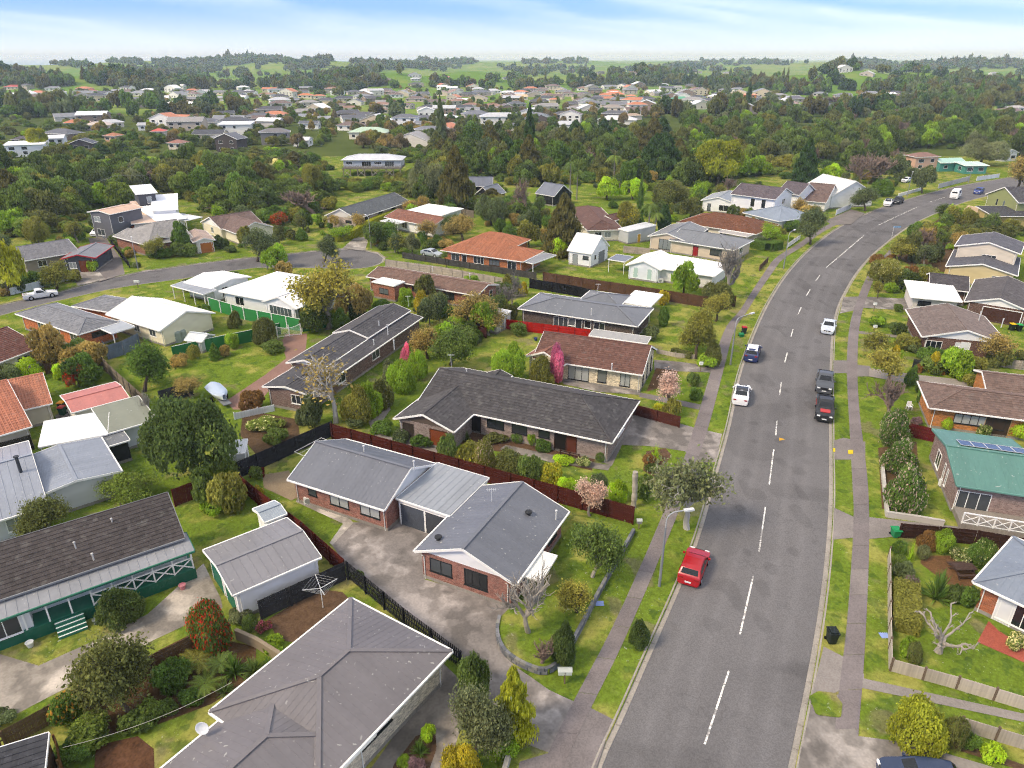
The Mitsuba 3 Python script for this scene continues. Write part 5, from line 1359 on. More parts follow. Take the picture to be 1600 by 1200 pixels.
# ---------------------------------------------------------------- vehicles
def car(name, label, front, rear, color, kind='hatch', z=RZ + .05, cat='car', px=True, glass='#15181b', roofc=None):
    """A vehicle between two ground pixels (front and rear)."""
    a, b = U(*front, z), U(*rear, z)
    d = (a - b)[:2] / np.linalg.norm((a - b)[:2])
    c = (a + b)[:2] / 2
    spec = {  # length, width, height, roof line (x from the front, z), belt height, wheel radius, front and rear axle, glass: windscreen, sides, rear
        'hatch': (4.05, 1.74, 1.5, [(0, .5), (.04, .66), (.3, .78), (1.05, .95), (1.75, 1.4), (2.3, 1.5), (3.2, 1.46), (3.55, 1.38), (3.95, .98), (4.02, .85), (4.05, .5)], .93, .31, .78, 3.3, (1.1, 1.72), (1.25, 3.5), (3.56, 3.92)),
        'sedan': (4.65, 1.8, 1.45, [(0, .5), (.05, .64), (.4, .76), (1.3, .92), (2.05, 1.38), (2.6, 1.45), (3.2, 1.4), (4.0, 1.06), (4.5, .99), (4.6, .88), (4.65, .5)], .92, .32, .9, 3.7, (1.36, 2.02), (1.5, 3.7), (3.26, 3.96)),
        'suv': (4.55, 1.84, 1.68, [(0, .55), (.05, .8), (.35, .95), (1.1, 1.08), (1.75, 1.58), (2.3, 1.68), (3.6, 1.64), (4.0, 1.55), (4.42, 1.08), (4.5, .95), (4.55, .55)], 1.06, .36, .88, 3.6, (1.16, 1.72), (1.3, 4.0), (4.02, 4.38)),
        'pickup': (5.25, 1.86, 1.82, [(0, .6), (.05, .9), (.4, 1.04), (1.35, 1.15), (2.0, 1.68), (2.4, 1.8), (3.2, 1.78), (3.5, 1.68), (3.62, 1.12), (5.2, 1.1), (5.25, .6)], 1.12, .38, .95, 4.1, (1.42, 1.98), (1.6, 3.45), (3.51, 3.6)),
        'ute': (4.9, 1.72, 1.55, [(0, .5), (.05, .7), (.4, .82), (1.5, .93), (2.15, 1.45), (2.4, 1.54), (2.9, 1.52), (3.1, 1.45), (3.25, .95), (4.85, .93), (4.9, .5)], .94, .32, .85, 3.8, (1.55, 2.12), (1.7, 3.0), (3.11, 3.22)),
        'van': (5.4, 2.05, 2.5, [(0, .55), (.05, .9), (.3, 1.15), (.75, 1.3), (1.35, 2.25), (1.8, 2.45), (5.2, 2.45), (5.36, 2.3), (5.4, .55)], 1.3, .36, .9, 4.3, (.82, 1.32), (1.0, 5.0), (5.21, 5.35)),
        'caravan': (5.2, 2.2, 2.55, [(0, .5), (.05, 1.4), (.35, 2.2), (.8, 2.5), (4.4, 2.52), (4.95, 2.2), (5.15, 1.4), (5.2, .5)], 1.4, .34, 2.4, 2.95, (.1, .34), (1.0, 4.2), (4.97, 5.12))}[kind]
    L, W, Ht, top, belt, wr, xf, xr, ws, sg, rg = spec
    tx, tz = np.array(top).T
    M = np.eye(4)
    M[:2, 0], M[:2, 1], M[:2, 3], M[2, 3] = d, [-d[1], d[0]], c + d * L / 2, z
    M[:3, 0] *= -1                                             # local x runs from the front backwards
    M[:3, 1] *= -1
    key = numbered(name)
    tag(key, label, cat)
    xs = np.unique(np.r_[np.linspace(0, L, 40), tx, ws, sg, rg])
    hz = np.interp(xs, tx, tz)
    plan = 1 - .16 * np.clip((.55 - xs) / .55, 0, 1) ** 2 - .1 * np.clip((xs - L + .45) / .45, 0, 1) ** 2
    hw = W / 2 * plan

    def ring(i):
        t, w_ = hz[i], hw[i]
        bl = min(belt, t - .02) if t > .55 else t - .02
        up = max(t - bl, .02)
        wr_ = w_ * (1 - .2 * min(up / .55, 1))
        bot = .2 if kind != 'caravan' else .35
        return np.array([(0, bot), (w_ * .86, bot), (w_ * .97, bot + .12), (w_, bl * .62), (w_ * .985, bl), (wr_ + .02, bl + up * .86), (wr_ * .9, bl + up * .985), (wr_ * .5, t + .012), (0, t + .02)])
    R = np.array([ring(i) for i in range(len(xs))])
    k = R.shape[1]
    full = np.concatenate([np.stack([np.repeat(xs[:, None], k, 1), R[..., 0], R[..., 1]], -1), np.stack([np.repeat(xs[:, None], k - 2, 1), -R[:, -2:0:-1, 0], R[:, -2:0:-1, 1]], -1)], 1)
    n = full.shape[1]
    v = full.reshape(-1, 3)
    f = []
    for i in range(len(xs) - 1):
        for j in range(n):
            p, q, r_, s_ = i * n + j, i * n + (j + 1) % n, (i + 1) * n + (j + 1) % n, (i + 1) * n + j
            f += [[p, q, r_], [p, r_, s_]]
    f += [[0, j + 1, j] for j in range(1, n - 1)] + [[(len(xs) - 1) * n, (len(xs) - 1) * n + j, (len(xs) - 1) * n + j + 1] for j in range(1, n - 1)]
    v = v @ M[:3, :3].T + M[:3, 3]
    tm = trimesh.Trimesh(v, np.array(f), process=False)
    tm = trimesh.graph.smooth_shade(tm, angle=math.radians(38), facet_minarea=None)
    put(key + '__body', (np.array(tm.vertices), np.array(tm.faces), np.zeros((len(tm.vertices), 2))), 'gloss', color, smooth=True)

    def patch(part, pts, mat, c_):
        pts = np.array(pts)
        kk = pts.shape[1]
        vv = pts.reshape(-1, 3) @ M[:3, :3].T + M[:3, 3]
        ff = []
        for i in range(len(pts) - 1):
            for j in range(kk - 1):
                p = i * kk + j
                ff += [[p, p + 1, p + kk + 1], [p, p + kk + 1, p + kk]]
        put(sub(key, part), (vv, np.array(ff), np.zeros((len(vv), 2))), mat, c_)

    def strip(x0, x1, half=.86, lift=.018, ins=.03):
        out = []
        for x in np.linspace(x0 + ins, x1 - ins, 5):
            t = np.interp(x, tx, tz)
            i = np.argmin(abs(xs - x))
            w_ = R[i, 6, 0] * half
            out.append([(x, y, t + .02 + lift) for y in np.linspace(-w_, w_, 5)])
        return out
    patch('windscreen', strip(*ws), 'glass', glass)
    patch('rear_window', strip(*rg), 'glass', glass)
    if roofc:
        patch('roof', strip(ws[1], rg[0], .98, .012, .0), 'gloss', roofc)
    for sgn in (1, -1):
        x0, x1 = sg
        cut = np.linspace(x0, x1, 3 if kind != 'ute' else 2)
        for p0, p1 in zip(cut[:-1], cut[1:]):
            out = []
            for x in np.linspace(p0 + .05, p1 - .05, 5):
                rr = [np.interp(x, xs, R[:, j, 0]) for j in (4, 5)]
                zz = [np.interp(x, xs, R[:, j, 1]) for j in (4, 5)]
                if zz[1] - zz[0] < .1:
                    continue
                out.append([(x, sgn * (rr[0] + (rr[1] - rr[0]) * t + .012), zz[0] + (zz[1] - zz[0]) * t) for t in (.12, .92)])
            if len(out) > 1:
                patch('side_window', out, 'glass', glass)
        for x, nm in ((xf, 'wheel'), (xr, 'wheel')):
            wk = sub(key, nm)
            ax = np.array([[1, 0, 0], [0, 0, sgn], [0, 1, 0]], float)
            q = M[:3, :3] @ ax
            cc = M[:3, :3] @ np.array([x, sgn * (W / 2 - .1), wr]) + M[:3, 3]
            put(wk, MB().lathe([(0, -.1), (wr, -.1), (wr, .09), (wr * .94, .115), (wr * .68, .12), (wr * .66, .1)], cc, 18, q), 'rough', '#1c1c1d')
            put(wk + '__rim', MB().lathe([(wr * .66, .1), (wr * .6, .118), (wr * .3, .1), (wr * .12, .112), (0, .112)], cc, 18, q), 'gloss', '#a4a7aa')
            arch = MB().lathe([(wr * 1.16, -.1), (wr * 1.16, .106), (wr * .9, .106)], cc, 18, q)
            put(sub(key, 'wheel_arch'), arch, 'rough', '#17181a')
        y = sgn * W / 2 * .66
        for x, part, c_, zz in ((.02, 'headlight', '#e8ebee', .66 if kind not in ('pickup', 'suv') else .84), (L - .02, 'tail_light', '#8c1317', .82 if kind not in ('pickup', 'suv') else .98)):
            put(sub(key, part), MB().box((x - .05, y - .16 if kind != 'van' else y - .1, zz - .07), (x + .05, y + .16, zz + .06), M), 'gloss', c_)
        i = np.argmin(abs(xs - ws[0] - .25))
        put(sub(key, 'mirror'), MB().box((xs[i] - .05, min(sgn * (R[i, 4, 0] + .02), sgn * (R[i, 4, 0] + .2)), belt + .02), (xs[i] + .07, max(sgn * (R[i, 4, 0] + .02), sgn * (R[i, 4, 0] + .2)), belt + .16), M), 'gloss', color if kind not in ('van', 'caravan') else '#333')
    for x, nm in ((-.012, 'number_plate'), (L + .012, 'number_plate')):
        put(sub(key, nm), MB().box((x - .012, -.24, .42), (x + .012, .24, .55), M), 'paint', '#d9dadb')
    put(key + '__grille', MB().box((-.015, -W * .28, .56 if kind not in ('pickup',) else .62), (.04, W * .28, .68 if kind not in ('pickup',) else .9), M), 'gloss', '#1b1c1e')
    if kind in ('pickup', 'ute'):
        x0, x1 = rg[1] + .1, L - .12
        put(key + '__tray', MB().box((x0, -W * .4, top[-2][1] - .3), (x1, W * .4, top[-2][1] + .024), M), 'rough', '#1e1f20' if kind == 'pickup' else '#8e8e8c')
    return key, M


if '#333' not in PALETTE_AT:
    col('#333333')
    PALETTE_AT['#333'] = PALETTE_AT['#333333']
car('car', 'red hatchback parked at the near kerb', (1091, 872), (1075, 914), '#a00d18', 'hatch')
car('car', 'white sedan with dark glass roof driving away', (1160, 609), (1155, 636), '#d9dadc', 'sedan', roofc='#191b1e')
car('car', 'dark blue car with white roof parked by the street lamp', (1178, 546), (1171, 570), '#1d2b58', 'suv', roofc='#dfe0e3')
car('car', 'silver sedan facing down the street by the far kerb', (1290, 528), (1297, 504), '#b4bcc6', 'sedan')
KP, MP = car('pickup', 'black pickup with red bonnet panel parked at the far kerb', (1286, 671), (1288, 622), '#121315', 'pickup', cat='pickup')
put(KP + '__bonnet_panel', MB().box((.5, -.5, 1.075), (1.15, .5, 1.135), MP @ np.array([[1, 0, -.11, .11], [0, 1, 0, 0], [.11, 0, 1, -.06], [0, 0, 0, 1.0]])), 'gloss', '#a8221f')
put(KP + '__side_stripe', MB().box((2.6, .915, .75), (4.2, .945, 1.02), MP), 'gloss', '#a8221f')
car('pickup', 'dark grey pickup parked right behind the black one', (1286, 620), (1288, 588), '#43474d', 'pickup', cat='pickup')
car('pickup', 'white ute parked on the side street at far left', (90, 461), (38, 469), '#dadbdc', 'ute', cat='pickup')
car('car', 'white hatchback at the top of the steep drive', (147, 370), (161, 364), '#dcdde0', 'hatch', z=0)
car('car', 'grey car half hidden beside the white hatchback', (166, 374), (176, 366), '#8a9097', 'hatch', z=0)
car('car', 'black car in the drive by the patio canopy', (604, 366), (580, 369), '#15171d', 'suv', z=0)
car('car', 'silver grey sedan behind the dark fence of the orange house', (686, 402), (664, 398), '#9aa3ac', 'sedan', z=0)
car('car', 'white off-road car with black cover facing down the bend', (1381, 328), (1392, 314), '#d6d7d8', 'suv', roofc='#1b1c1e')
car('pickup', 'black pickup parked behind the white off-road car', (1394, 322), (1411, 313), '#17181b', 'pickup', cat='pickup')
car('caravan', 'white caravan parked at the inside of the bend', (1484, 316), (1499, 304), '#dedfdf', 'caravan', cat='caravan')
car('car', 'blue car parked past the caravan', (1521, 306), (1536, 299), '#27387a', 'suv')
car('camper_van', 'white camper van parked in the drive at the bend', (1319, 326), (1340, 315), '#e0e1e2', 'van', z=0, cat='van')
car('car', 'grey sedan parked on the lawn under the round tree', (1402, 453), (1416, 440), '#7b8592', 'sedan', z=0)
car('car', 'white sedan beside the grey one on the lawn', (1420, 458), (1438, 447), '#d9dadb', 'sedan', z=0)
car('car', 'white car in the drive at the far bend', (1406, 287), (1424, 282), '#d9dadb', 'hatch', z=0)
car('car', 'dark blue car nosing in at the bottom edge of the picture', (1400, 1222), (1470, 1232), '#22304d', 'hatch', z=0)
car('car', 'small white car on the court of the far suburb', (664, 208), (672, 206), '#dfe0e0', 'hatch', z=float(G(668, 207)[2]) if G(668, 207) is not None else 0)
# boat under a blue cover
a, b = U(334, 616), U(353, 634)
d = (b - a)[:2] / np.linalg.norm((b - a)[:2])
nn = np.array([-d[1], d[0]])
Lb = np.linalg.norm(b - a)
key = tag(numbered('boat'), 'small boat on a trailer under a blue and white cover behind the big tree', 'boat')
hull, cov = [], []
for t in np.linspace(0, 1, 9):
    w_ = .9 * (1 - max(0, t - .5) ** 2 * 3.2)
    p = a[:2] + d * Lb * t
    hull.append([(*(p + nn * s), z) for s, z in ((-w_, 1.2), (-w_ * .8, .75), (0, .5 + .2 * t), (w_ * .8, .75), (w_, 1.2))])
    cov.append([(*(p + nn * s), z) for s, z in ((-w_ * 1.02, 1.17), (-w_ * .6, 1.42), (0, 1.65 - .3 * t), (w_ * .6, 1.42), (w_ * 1.02, 1.17))])
for part, g, c_ in (('hull', hull, '#dfe3e6'), ('cover', cov, '#a9b8cc')):
    g = np.array(g)
    ff = [[i * 5 + j, i * 5 + j + 1, i * 5 + j + 6] for i in range(8) for j in range(4)] + [[i * 5 + j, i * 5 + j + 6, i * 5 + j + 5] for i in range(8) for j in range(4)]
    put(f'{key}__{part}', (g.reshape(-1, 3), np.array(ff), np.zeros((45, 2))), 'paint', c_, smooth=True)
put(key + '__trailer', MB().bar((*a[:2], .45), (*(b[:2] + d * .8), .45), .9, .1), 'paint', '#6f7377')
for s in (-1, 1):
    put(sub(key, 'wheel'), MB().lathe([(0, -.09), (.28, -.09), (.28, .09), (0, .1)], (*((a[:2] + b[:2]) / 2 + nn * s * .85), .28), 14, np.array([[d[0], 0, nn[0]], [d[1], 0, nn[1]], [0, 1, 0]])), 'rough', '#1c1c1d')

# ---------------------------------------------------------------- street furniture and garden things
def lamp(label, base, top, reach, cat='street lamp'):
    """A steel pole with a curved arm. base: pixel of the foot, top: pixel of the bend, reach: pixel of the lamp head."""
    p = U(*base)
    h = height_at(*top, p[0], p[1])
    q = U(*reach, h + .25)
    key = tag(numbered('street_lamp'), label, cat)
    d = (q - p) * (1, 1, 0)
    L = min(np.linalg.norm(d), 3.0)
    d /= np.linalg.norm(d)
    arm = [p + (0, 0, h - 1.0), p + (0, 0, h - .45)] + [p + (0, 0, h - .45) + np.array([0, 0, .7 * math.sin(t)]) + d * .7 * (1 - math.cos(t)) for t in np.linspace(.3, math.pi / 2, 5)] + [p + (0, 0, h + .25 + .02) + d * L]
    put(key + '__pole', MB().tube([p - (0, 0, .3), p + (0, 0, h * .35), p + (0, 0, h - 1.0)], [.11, .1, .065], 10), 'paint', '#7d8083')
    put(key + '__arm', MB().tube(arm, .045, 8), 'paint', '#a3a6a8')
    M = np.eye(4)
    M[:2, 0], M[:2, 1], M[:3, 3] = d[:2], [-d[1], d[0]], p + (0, 0, h + .26) + d * L
    put(key + '__lamp_head', MB().box((-.3, -.14, -.06), (.45, .14, .07), M), 'paint', '#c9cbcc')
    put(key + '__lamp_head__lens', MB().box((-.1, -.1, -.1), (.4, .1, -.063), M), 'glass', '#c2c5c4')


lamp('tall street lamp with curved arm over the verge by the brick unit', (1030, 916), (1040, 806), (1075, 797))
lamp('street lamp with curved arm near the dark blue car', (1141, 570), (1150, 500), (1180, 488))
lamp('street lamp by the clipped hedges, its arm over the street', (1224, 420), (1231, 366), (1249, 355))
lamp('slim street lamp standing on the lawn at the side street', (216, 421), (207, 378), (204, 363))
lamp('street lamp on the verge at the turning circle', (580, 388), (579, 342), (568, 333))
lamp('slender lamp post far up at the outside of the bend', (1417, 308), (1421, 272), (1427, 268))
lamp('small lamp pole before the teal house', (1513, 286), (1519, 262), (1524, 258))
lamp('slim lamp post on the lawn in front of the turning circle bright tree', (418, 421), (416, 400), (414, 397))


def bin_(label, u, v, body, lid, z=0.0, tall=1.05, open_=False):
    p = U(u, v, z)
    key = tag(numbered('wheelie_bin'), label, 'wheelie bin')
    m = MB()
    w0, w1 = .24, .3
    lo = [p + (sx * w0, sy * w0 * 1.1, .05) for sx, sy in ((-1, -1), (1, -1), (1, 1), (-1, 1))]
    hi = [p + (sx * w1, sy * w1 * 1.15, tall - .1) for sx, sy in ((-1, -1), (1, -1), (1, 1), (-1, 1))]
    for i in range(4):
        m.face([lo[i], lo[(i + 1) % 4], hi[(i + 1) % 4], hi[i]])
    m.face(hi)
    put(key + '__body', m, 'paint', body)
    l = MB()
    l.box((p[0] - w1 - .03, p[1] - w1 * 1.15 - .05, p[2] + tall - .1), (p[0] + w1 + .03, p[1] + w1 * 1.15 + .05, p[2] + tall - .03)).box((p[0] - w1 * .8, p[1] - w1, p[2] + tall - .03), (p[0] + w1 * .8, p[1] + w1 * .9, p[2] + tall + .02))
    put(key + '__lid', l, 'paint', lid)
    put(key + '__handle', MB().bar(p + (-w1, w1 * 1.15 + .09, tall - .12), p + (w1, w1 * 1.15 + .09, tall - .12), .04), 'paint', body)
    for s in (-1, 1):
        put(sub(key, 'wheel'), MB().lathe([(0, -.04), (.1, -.04), (.1, .04), (0, .04)], p + (s * .27, w1, .1), 12, np.array([[0, 0, 1], [1, 0, 0], [0, 1, 0.0]])), 'rough', '#1a1a1b')


bin_('dark green wheelie bin standing alone on the far verge', 1298, 1003, '#18231d', '#141c18')
bin_('dark bin with red lid on the near verge', 1162, 521, '#20302a', '#a8272a')
bin_('green recycling crate bin beside the red lidded bin', 1158, 526, '#1f7a4c', '#1f7a4c', tall=.5)
bin_('black bin with yellow lid by the dark brick wall', 1580, 516, '#1d2622', '#d7b51f')
bin_('green lidded bin next to the yellow lidded one', 1591, 517, '#1d2622', '#3ba35a')
bin_('green bin with red lid between the garages', 99, 648, '#1f4a38', '#b03b33')
bin_('dark bin with orange yellow lid between the garages', 98, 641, '#1d2622', '#dd9a20')
bin_('green bin standing at the brown paling fence', 1398, 838, '#1f7a4c', '#248a55', tall=.8)


def letterbox(label, u, v, c='#e1e2e2', n=1, h=1.0):
    p = U(u, v)
    key = tag(numbered('letterbox'), label, 'letterbox')
    put(key + '__post', MB().box(p - (.04, .04, .2), p + (.04, .04, h)), 'rough', '#7a6a58')
    for i in range(n):
        x = (i - (n - 1) / 2) * .45
        put(sub(key, 'box'), MB().box(p + (x - .2, -.2, h), p + (x + .2, .2, h + .28)), 'paint', c)
        m = MB().add([p + (x - .23, -.23, h + .28), p + (x + .23, -.23, h + .28), p + (x + .23, .23, h + .28), p + (x - .23, .23, h + .28), p + (x - .23, 0, h + .4), p + (x + .23, 0, h + .4)], [[0, 1, 5], [0, 5, 4], [2, 3, 4], [2, 4, 5], [1, 2, 5], [3, 0, 4], [0, 3, 2], [0, 2, 1]])
        put(sub(key, 'lid'), m, 'paint', '#aeb4ae')


letterbox('pair of pale green letterboxes on one post at the corner of the block wall', 882, 1068, '#b9c2b8', 2, .9)
letterbox('white letterbox on the lawn with a green cap', 1365, 522, '#e3e4e3')
letterbox('white letterbox at the lawn edge below the grey sedan', 1365, 486, '#e3e4e3')
letterbox('white letterbox beside the tan house drive', 1094, 581, '#e6e6e4')
letterbox('pair of white letterboxes at the side street kerb', 216, 450, '#d9dad8', 2)
letterbox('grey letterbox in the verge under the street tree', 998, 826, '#7d7d7a', 1, .6)
# street name sign at the bend
p = U(1393, 372)
key = tag(numbered('street_sign'), 'blue street name blade on a pole at the bend', 'street sign')
put(key + '__pole', MB().tube([p - (0, 0, .2), p + (0, 0, 2.6)], .035, 8), 'paint', '#c9cbcd')
put(key + '__blade', MB().box(p + (-.1, -.015, 2.3), p + (1.5, .015, 2.55)), 'paint', '#6ea0d0')
p = U(1441, 374)
put(tag(numbered('sign_post'), 'white marker post in the rough garden at the bend', 'post') + '__post', MB().box(p - (.06, .06, .2), p + (.06, .06, 1.6)), 'paint', '#dfe3e6')
# heat pumps
for q, lab in (((484, 788), 'white heat pump unit on the brick unit wall'), ((1474, 760), 'white heat pump unit beside the sea green roofed house'), ((1032, 442), 'white heat pump unit by the white house gable')):
    p = U(*q)
    key = tag(numbered('heat_pump'), lab, 'heat pump')
    put(key + '__case', MB().box(p + (-.45, -.18, .1), p + (.45, .18, .75)), 'paint', '#dfe0de')
    put(key + '__fan_grille', MB().lathe([(0, .02), (.24, .02), (.26, 0)], p + (-.1, -.185, .42), 16, np.array([[1, 0, 0], [0, 0, -1], [0, 1, 0.0]])), 'paint', '#8d9090')
    put(key + '__foot', MB().box(p + (-.4, -.15, -.02), p + (.4, .15, .1)), 'paint', '#55585a')
# clothes lines
a, b = U(460, 706, 1.5), U(502, 684, 1.5)
d = (b - a) / np.linalg.norm(b - a)
n = np.array([d[1], -d[0], 0])
key = tag(numbered('clothes_line'), 'white folding clothes line hung on the black fence', 'clothes line')
m = MB()
for t in (0, .5, 1.0):
    m.tube([a + n * t * 1.3, b + n * t * 1.3], .022, 5)
for e in (a, b):
    m.tube([e, e + n * 1.3], .025, 5)
put(key + '__frame', m, 'paint', '#d5d8da')
p = U(505, 950)
key = tag(numbered('clothes_line'), 'tilting rotary clothes line behind the big grey hip roof', 'clothes line')
put(key + '__pole', MB().tube([p, p + (0, 0, 1.9)], .03, 8), 'paint', '#d9dcdd')
m, ln = MB(), MB()
for i in range(4):
    an = i * math.pi / 2 + .5
    e = p + (1.25 * math.cos(an), 1.25 * math.sin(an), 2.15)
    m.tube([p + (0, 0, 1.8), e], .02, 6)
    for r in (.4, .6, .8, 1.0):
        e2 = p + (1.25 * math.cos(an + math.pi / 2), 1.25 * math.sin(an + math.pi / 2), 2.15)
        c0 = p + (0, 0, 1.8)
        ln.tube([c0 + (e - c0) * r, c0 + (e2 - c0) * r], .006, 4)
put(key + '__arm', m, 'paint', '#d9dcdd')
put(key + '__line', ln, 'paint', '#c9ccce')
# overhead service wire
m = MB()
a, b = U(98, 1168, 2.0), U(362, 1066, 2.6)
m.tube([a + (b - a) * t - np.array([0, 0, .5 * 4 * t * (1 - t)]) for t in np.linspace(0, 1, 16)], .012, 5)
put(tag(numbered('service_wire'), 'thin pale service wire sagging to the big grey hip roof', 'wire') + '__cable', m, 'paint', '#b9b6b0')
for pts in ([(-60, 296, 8), (60, 282, 8), (180, 268, 8), (306, 246, 8)],):
    q = np.array([U(u, v + 6, 7.5) for u, v, _ in pts])
    m = MB().tube([np.array([np.interp(t, np.linspace(0, 1, 4), q[:, i]) for i in range(3)]) - (0, 0, 1.5 * abs(math.sin(t * 3 * math.pi))) for t in np.linspace(0, 1, 40)], .022, 4)
    put(tag(numbered('power_line'), 'power line strung over the bush at the left', 'wire') + '__cable', m, 'paint', '#a9aaa6')
# pots, bench, patio set
for (u, v), lab, c_ in (((152, 974), 'grey pot with a plant at the verandah base', '#7d8685'), ((161, 972), 'pale pot next to the grey one at the verandah base', '#a3a89f'), ((48, 1010), 'white pot by the green steps', '#d4d6d4'), ((286, 920), 'small pink pot at the end of the verandah', '#c4808a'), ((837, 532), 'blue glazed pot by the grey roofed house corner', '#26386b')):
    p = U(u, v)
    key = tag(numbered('plant_pot'), lab, 'plant pot')
    put(key + '__pot', MB().lathe([(0, 0), (.17, 0), (.24, .35), (.26, .36), (.26, .4), (.22, .4), (.2, .34), (0, .34)], p, 14), 'paint', c_)
p = U(402, 745)
key = tag(numbered('bench'), 'dark red garden bench beside the patio fence', 'bench')
put(key + '__seat', MB().box(p + (-.7, -.2, .4), p + (.7, .2, .46)), 'rough', '#5a2a22')
put(key + '__backrest', MB().box(p + (-.7, .2, .46), p + (.7, .26, .9)), 'rough', '#5a2a22')
for sx in (-.6, .6):
    put(sub(key, 'leg'), MB().box(p + (sx - .05, -.18, 0), p + (sx + .05, .22, .4)), 'rough', '#5a2a22')
p = U(1503, 897)
key = tag(numbered('garden_table'), 'dark timber picnic table on the bark mulch', 'table')
for i in range(4):
    put(sub(key, 'plank'), MB().box(p + (-.8, -.4 + .2 * i, .7), p + (.8, -.215 + .2 * i, .75)), 'rough', '#4d3f3a')
for sy in (-.8, .7):
    put(sub(key, 'seat'), MB().box(p + (-.8, sy, .42), p + (.8, sy + .22, .47)), 'rough', '#4d3f3a')
for sx in (-.6, .6):
    put(sub(key, 'leg'), MB().bar(p + (sx, -.75, 0), p + (sx, .1, .7), .08).bar(p + (sx, .75, 0), p + (sx, -.1, .7), .08).bar(p + (sx, -.8, .4), p + (sx, .85, .4), .07), 'rough', '#4d3f3a')
p = U(1420, 640)
key = tag(numbered('garden_chair'), 'white plastic chair on the lawn behind the camellias', 'chair')
put(key + '__seat', MB().box(p + (-.25, -.25, .4), p + (.25, .25, .45)), 'paint', '#e4e5e6')
put(key + '__backrest', MB().box(p + (-.25, .2, .45), p + (.25, .26, .95)), 'paint', '#e4e5e6')
for sx in (-.22, .22):
    for sy in (-.2, .2):
        put(sub(key, 'leg'), MB().box(p + (sx - .03, sy - .03, 0), p + (sx + .03, sy + .03, .4)), 'paint', '#e4e5e6')
    put(sub(key, 'armrest'), MB().box(p + (sx - .03, -.22, .62), p + (sx + .03, .2, .66)), 'paint', '#e4e5e6')
# dead pale trunk left standing as a post
p = U(989, 793)
h = height_at(989, 737, p[0], p[1])
ts = np.linspace(0, 1, 22)
m = MB().tube([p + (math.sin(t * 5) * .05, math.cos(t * 4) * .04, -.3 + (h + .3) * t) for t in ts], [.24 + .02 * math.sin(t * 23) + .015 * math.sin(t * 51) for t in ts], 11)
put(tag(numbered('dead_trunk'), 'tall bleached dead trunk standing like a pillar at the garden edge', 'tree trunk') + '__trunk', m, 'rough', '#aaa396')

# ---------------------------------------------------------------- trees and plants: shapes of unit height and radius, placed as copies
def unit(v):
    return v / (np.linalg.norm(v, axis=-1, keepdims=True) + 1e-12)


def leaf_cloud(c, n, size, r, flat=.55, aspect=.6):
    """One small bent leaf (two triangles) at every point c, facing about n."""
    k = len(c)
    n = unit(n * flat + r.normal(size=(k, 3)) * (1 - flat))
    a = unit(np.cross(n, r.normal(size=(k, 3))))
    b = np.cross(n, a)
    s = (size * r.uniform(.6, 1.35, k))[:, None]
    v = np.stack([c - a * s, c - b * s * aspect + n * s * .15, c + a * s, c + b * s * aspect + n * s * .15], 1).reshape(-1, 3)
    i = np.arange(k)[:, None] * 4
    f = np.vstack([i + [0, 1, 2], i + [0, 2, 3]])
    return v, f, r.random(k)


def lobes_crown(r, n, lobes, size, zc=.62, rz=.38, spread=.62, lr=(.3, .5), bottom=.12, shape=None, flat=.48):
    """Leaves on the outsides of many overlapping rounded clumps."""
    d = unit(r.normal(size=(lobes, 3)))
    d[:, 2] = np.abs(d[:, 2]) * 1.15 - .35
    c = unit(d) * (spread * r.uniform(.5, 1.2, lobes))[:, None]
    R = r.uniform(*lr, lobes)
    c[:, 2] = c[:, 2]
    pts, nrm, cl = [], [], []
    per = R ** 2 / (R ** 2).sum()
    for k in range(lobes):
        m = int(n * per[k] * 3.0)
        q = unit(r.normal(size=(m, 3)))
        p = c[k] + q * R[k] * (.72 + .34 * r.random((m, 1)) + .32 * r.random((m, 1)) ** 7)
        inside = np.zeros(m, bool)
        for j in range(lobes):
            if j != k:
                inside |= np.linalg.norm(p - c[j], axis=1) < R[j] * .8
        keep = ~inside & (q[:, 2] > -.75)
        pts.append(p[keep]); nrm.append(q[keep]); cl.append(np.full(keep.sum(), k))
    p, q, cl = np.vstack(pts), np.vstack(nrm), np.concatenate(cl)
    gap = meshkit.fbm(p * 3.6 + lobes, 2, lobes)
    keep = gap > (.3 if n > 4000 else .36) + .08 * (q[:, 2] < 0)
    p, q, cl = p[keep], q[keep], cl[keep]
    if len(p) > n:
        s = r.permutation(len(p))[:n]
        p, q, cl = p[s], q[s], cl[s]
    ext = np.abs(p[:, :2]).max()
    P = p.copy()
    P[:, :2] /= ext
    P[:, 2] = zc + (p[:, 2] - (p[:, 2].max() + p[:, 2].min()) / 2) / (p[:, 2].max() - p[:, 2].min()) * 2 * rz
    v, f, t = leaf_cloud(P, q, size, r, flat)
    tone = r.uniform(-.28, .28, lobes)
    return v, f, np.clip(.22 + .56 * t + tone[cl], 0, 1)


def branching(r, levels, n0, length, spread, rad, up=.5, start=(0, 0, 0), first=None, curl=.2):
    """Limbs that fork again and again: list of (polyline, radii) and the tips."""
    out, tips = [], []

    def grow(p, d, L, w, lev):
        q = [p]
        for _ in range(3):
            d = unit(d + r.normal(size=3) * curl + np.array([0, 0, up * .15]))
            q.append(q[-1] + d * L / 3)
        out.append((np.array(q), np.linspace(w, w * .62, 4), lev))
        if lev == levels:
            tips.append((q[-1], d))
            return
        k = n0[lev] if lev < len(n0) else n0[-1]
        for _ in range(k):
            at = q[r.integers(1, 4)] if lev > 0 else q[-1]
            dd = unit(d + r.normal(size=3) * spread + np.array([0, 0, up * .3]))
            grow(at, dd, L * r.uniform(.62, .86), w * .6, lev + 1)
    grow(np.array(start, float), unit(np.array(first if first is not None else (0, 0, 1.0), float)), length, rad, 0)
    return out, tips


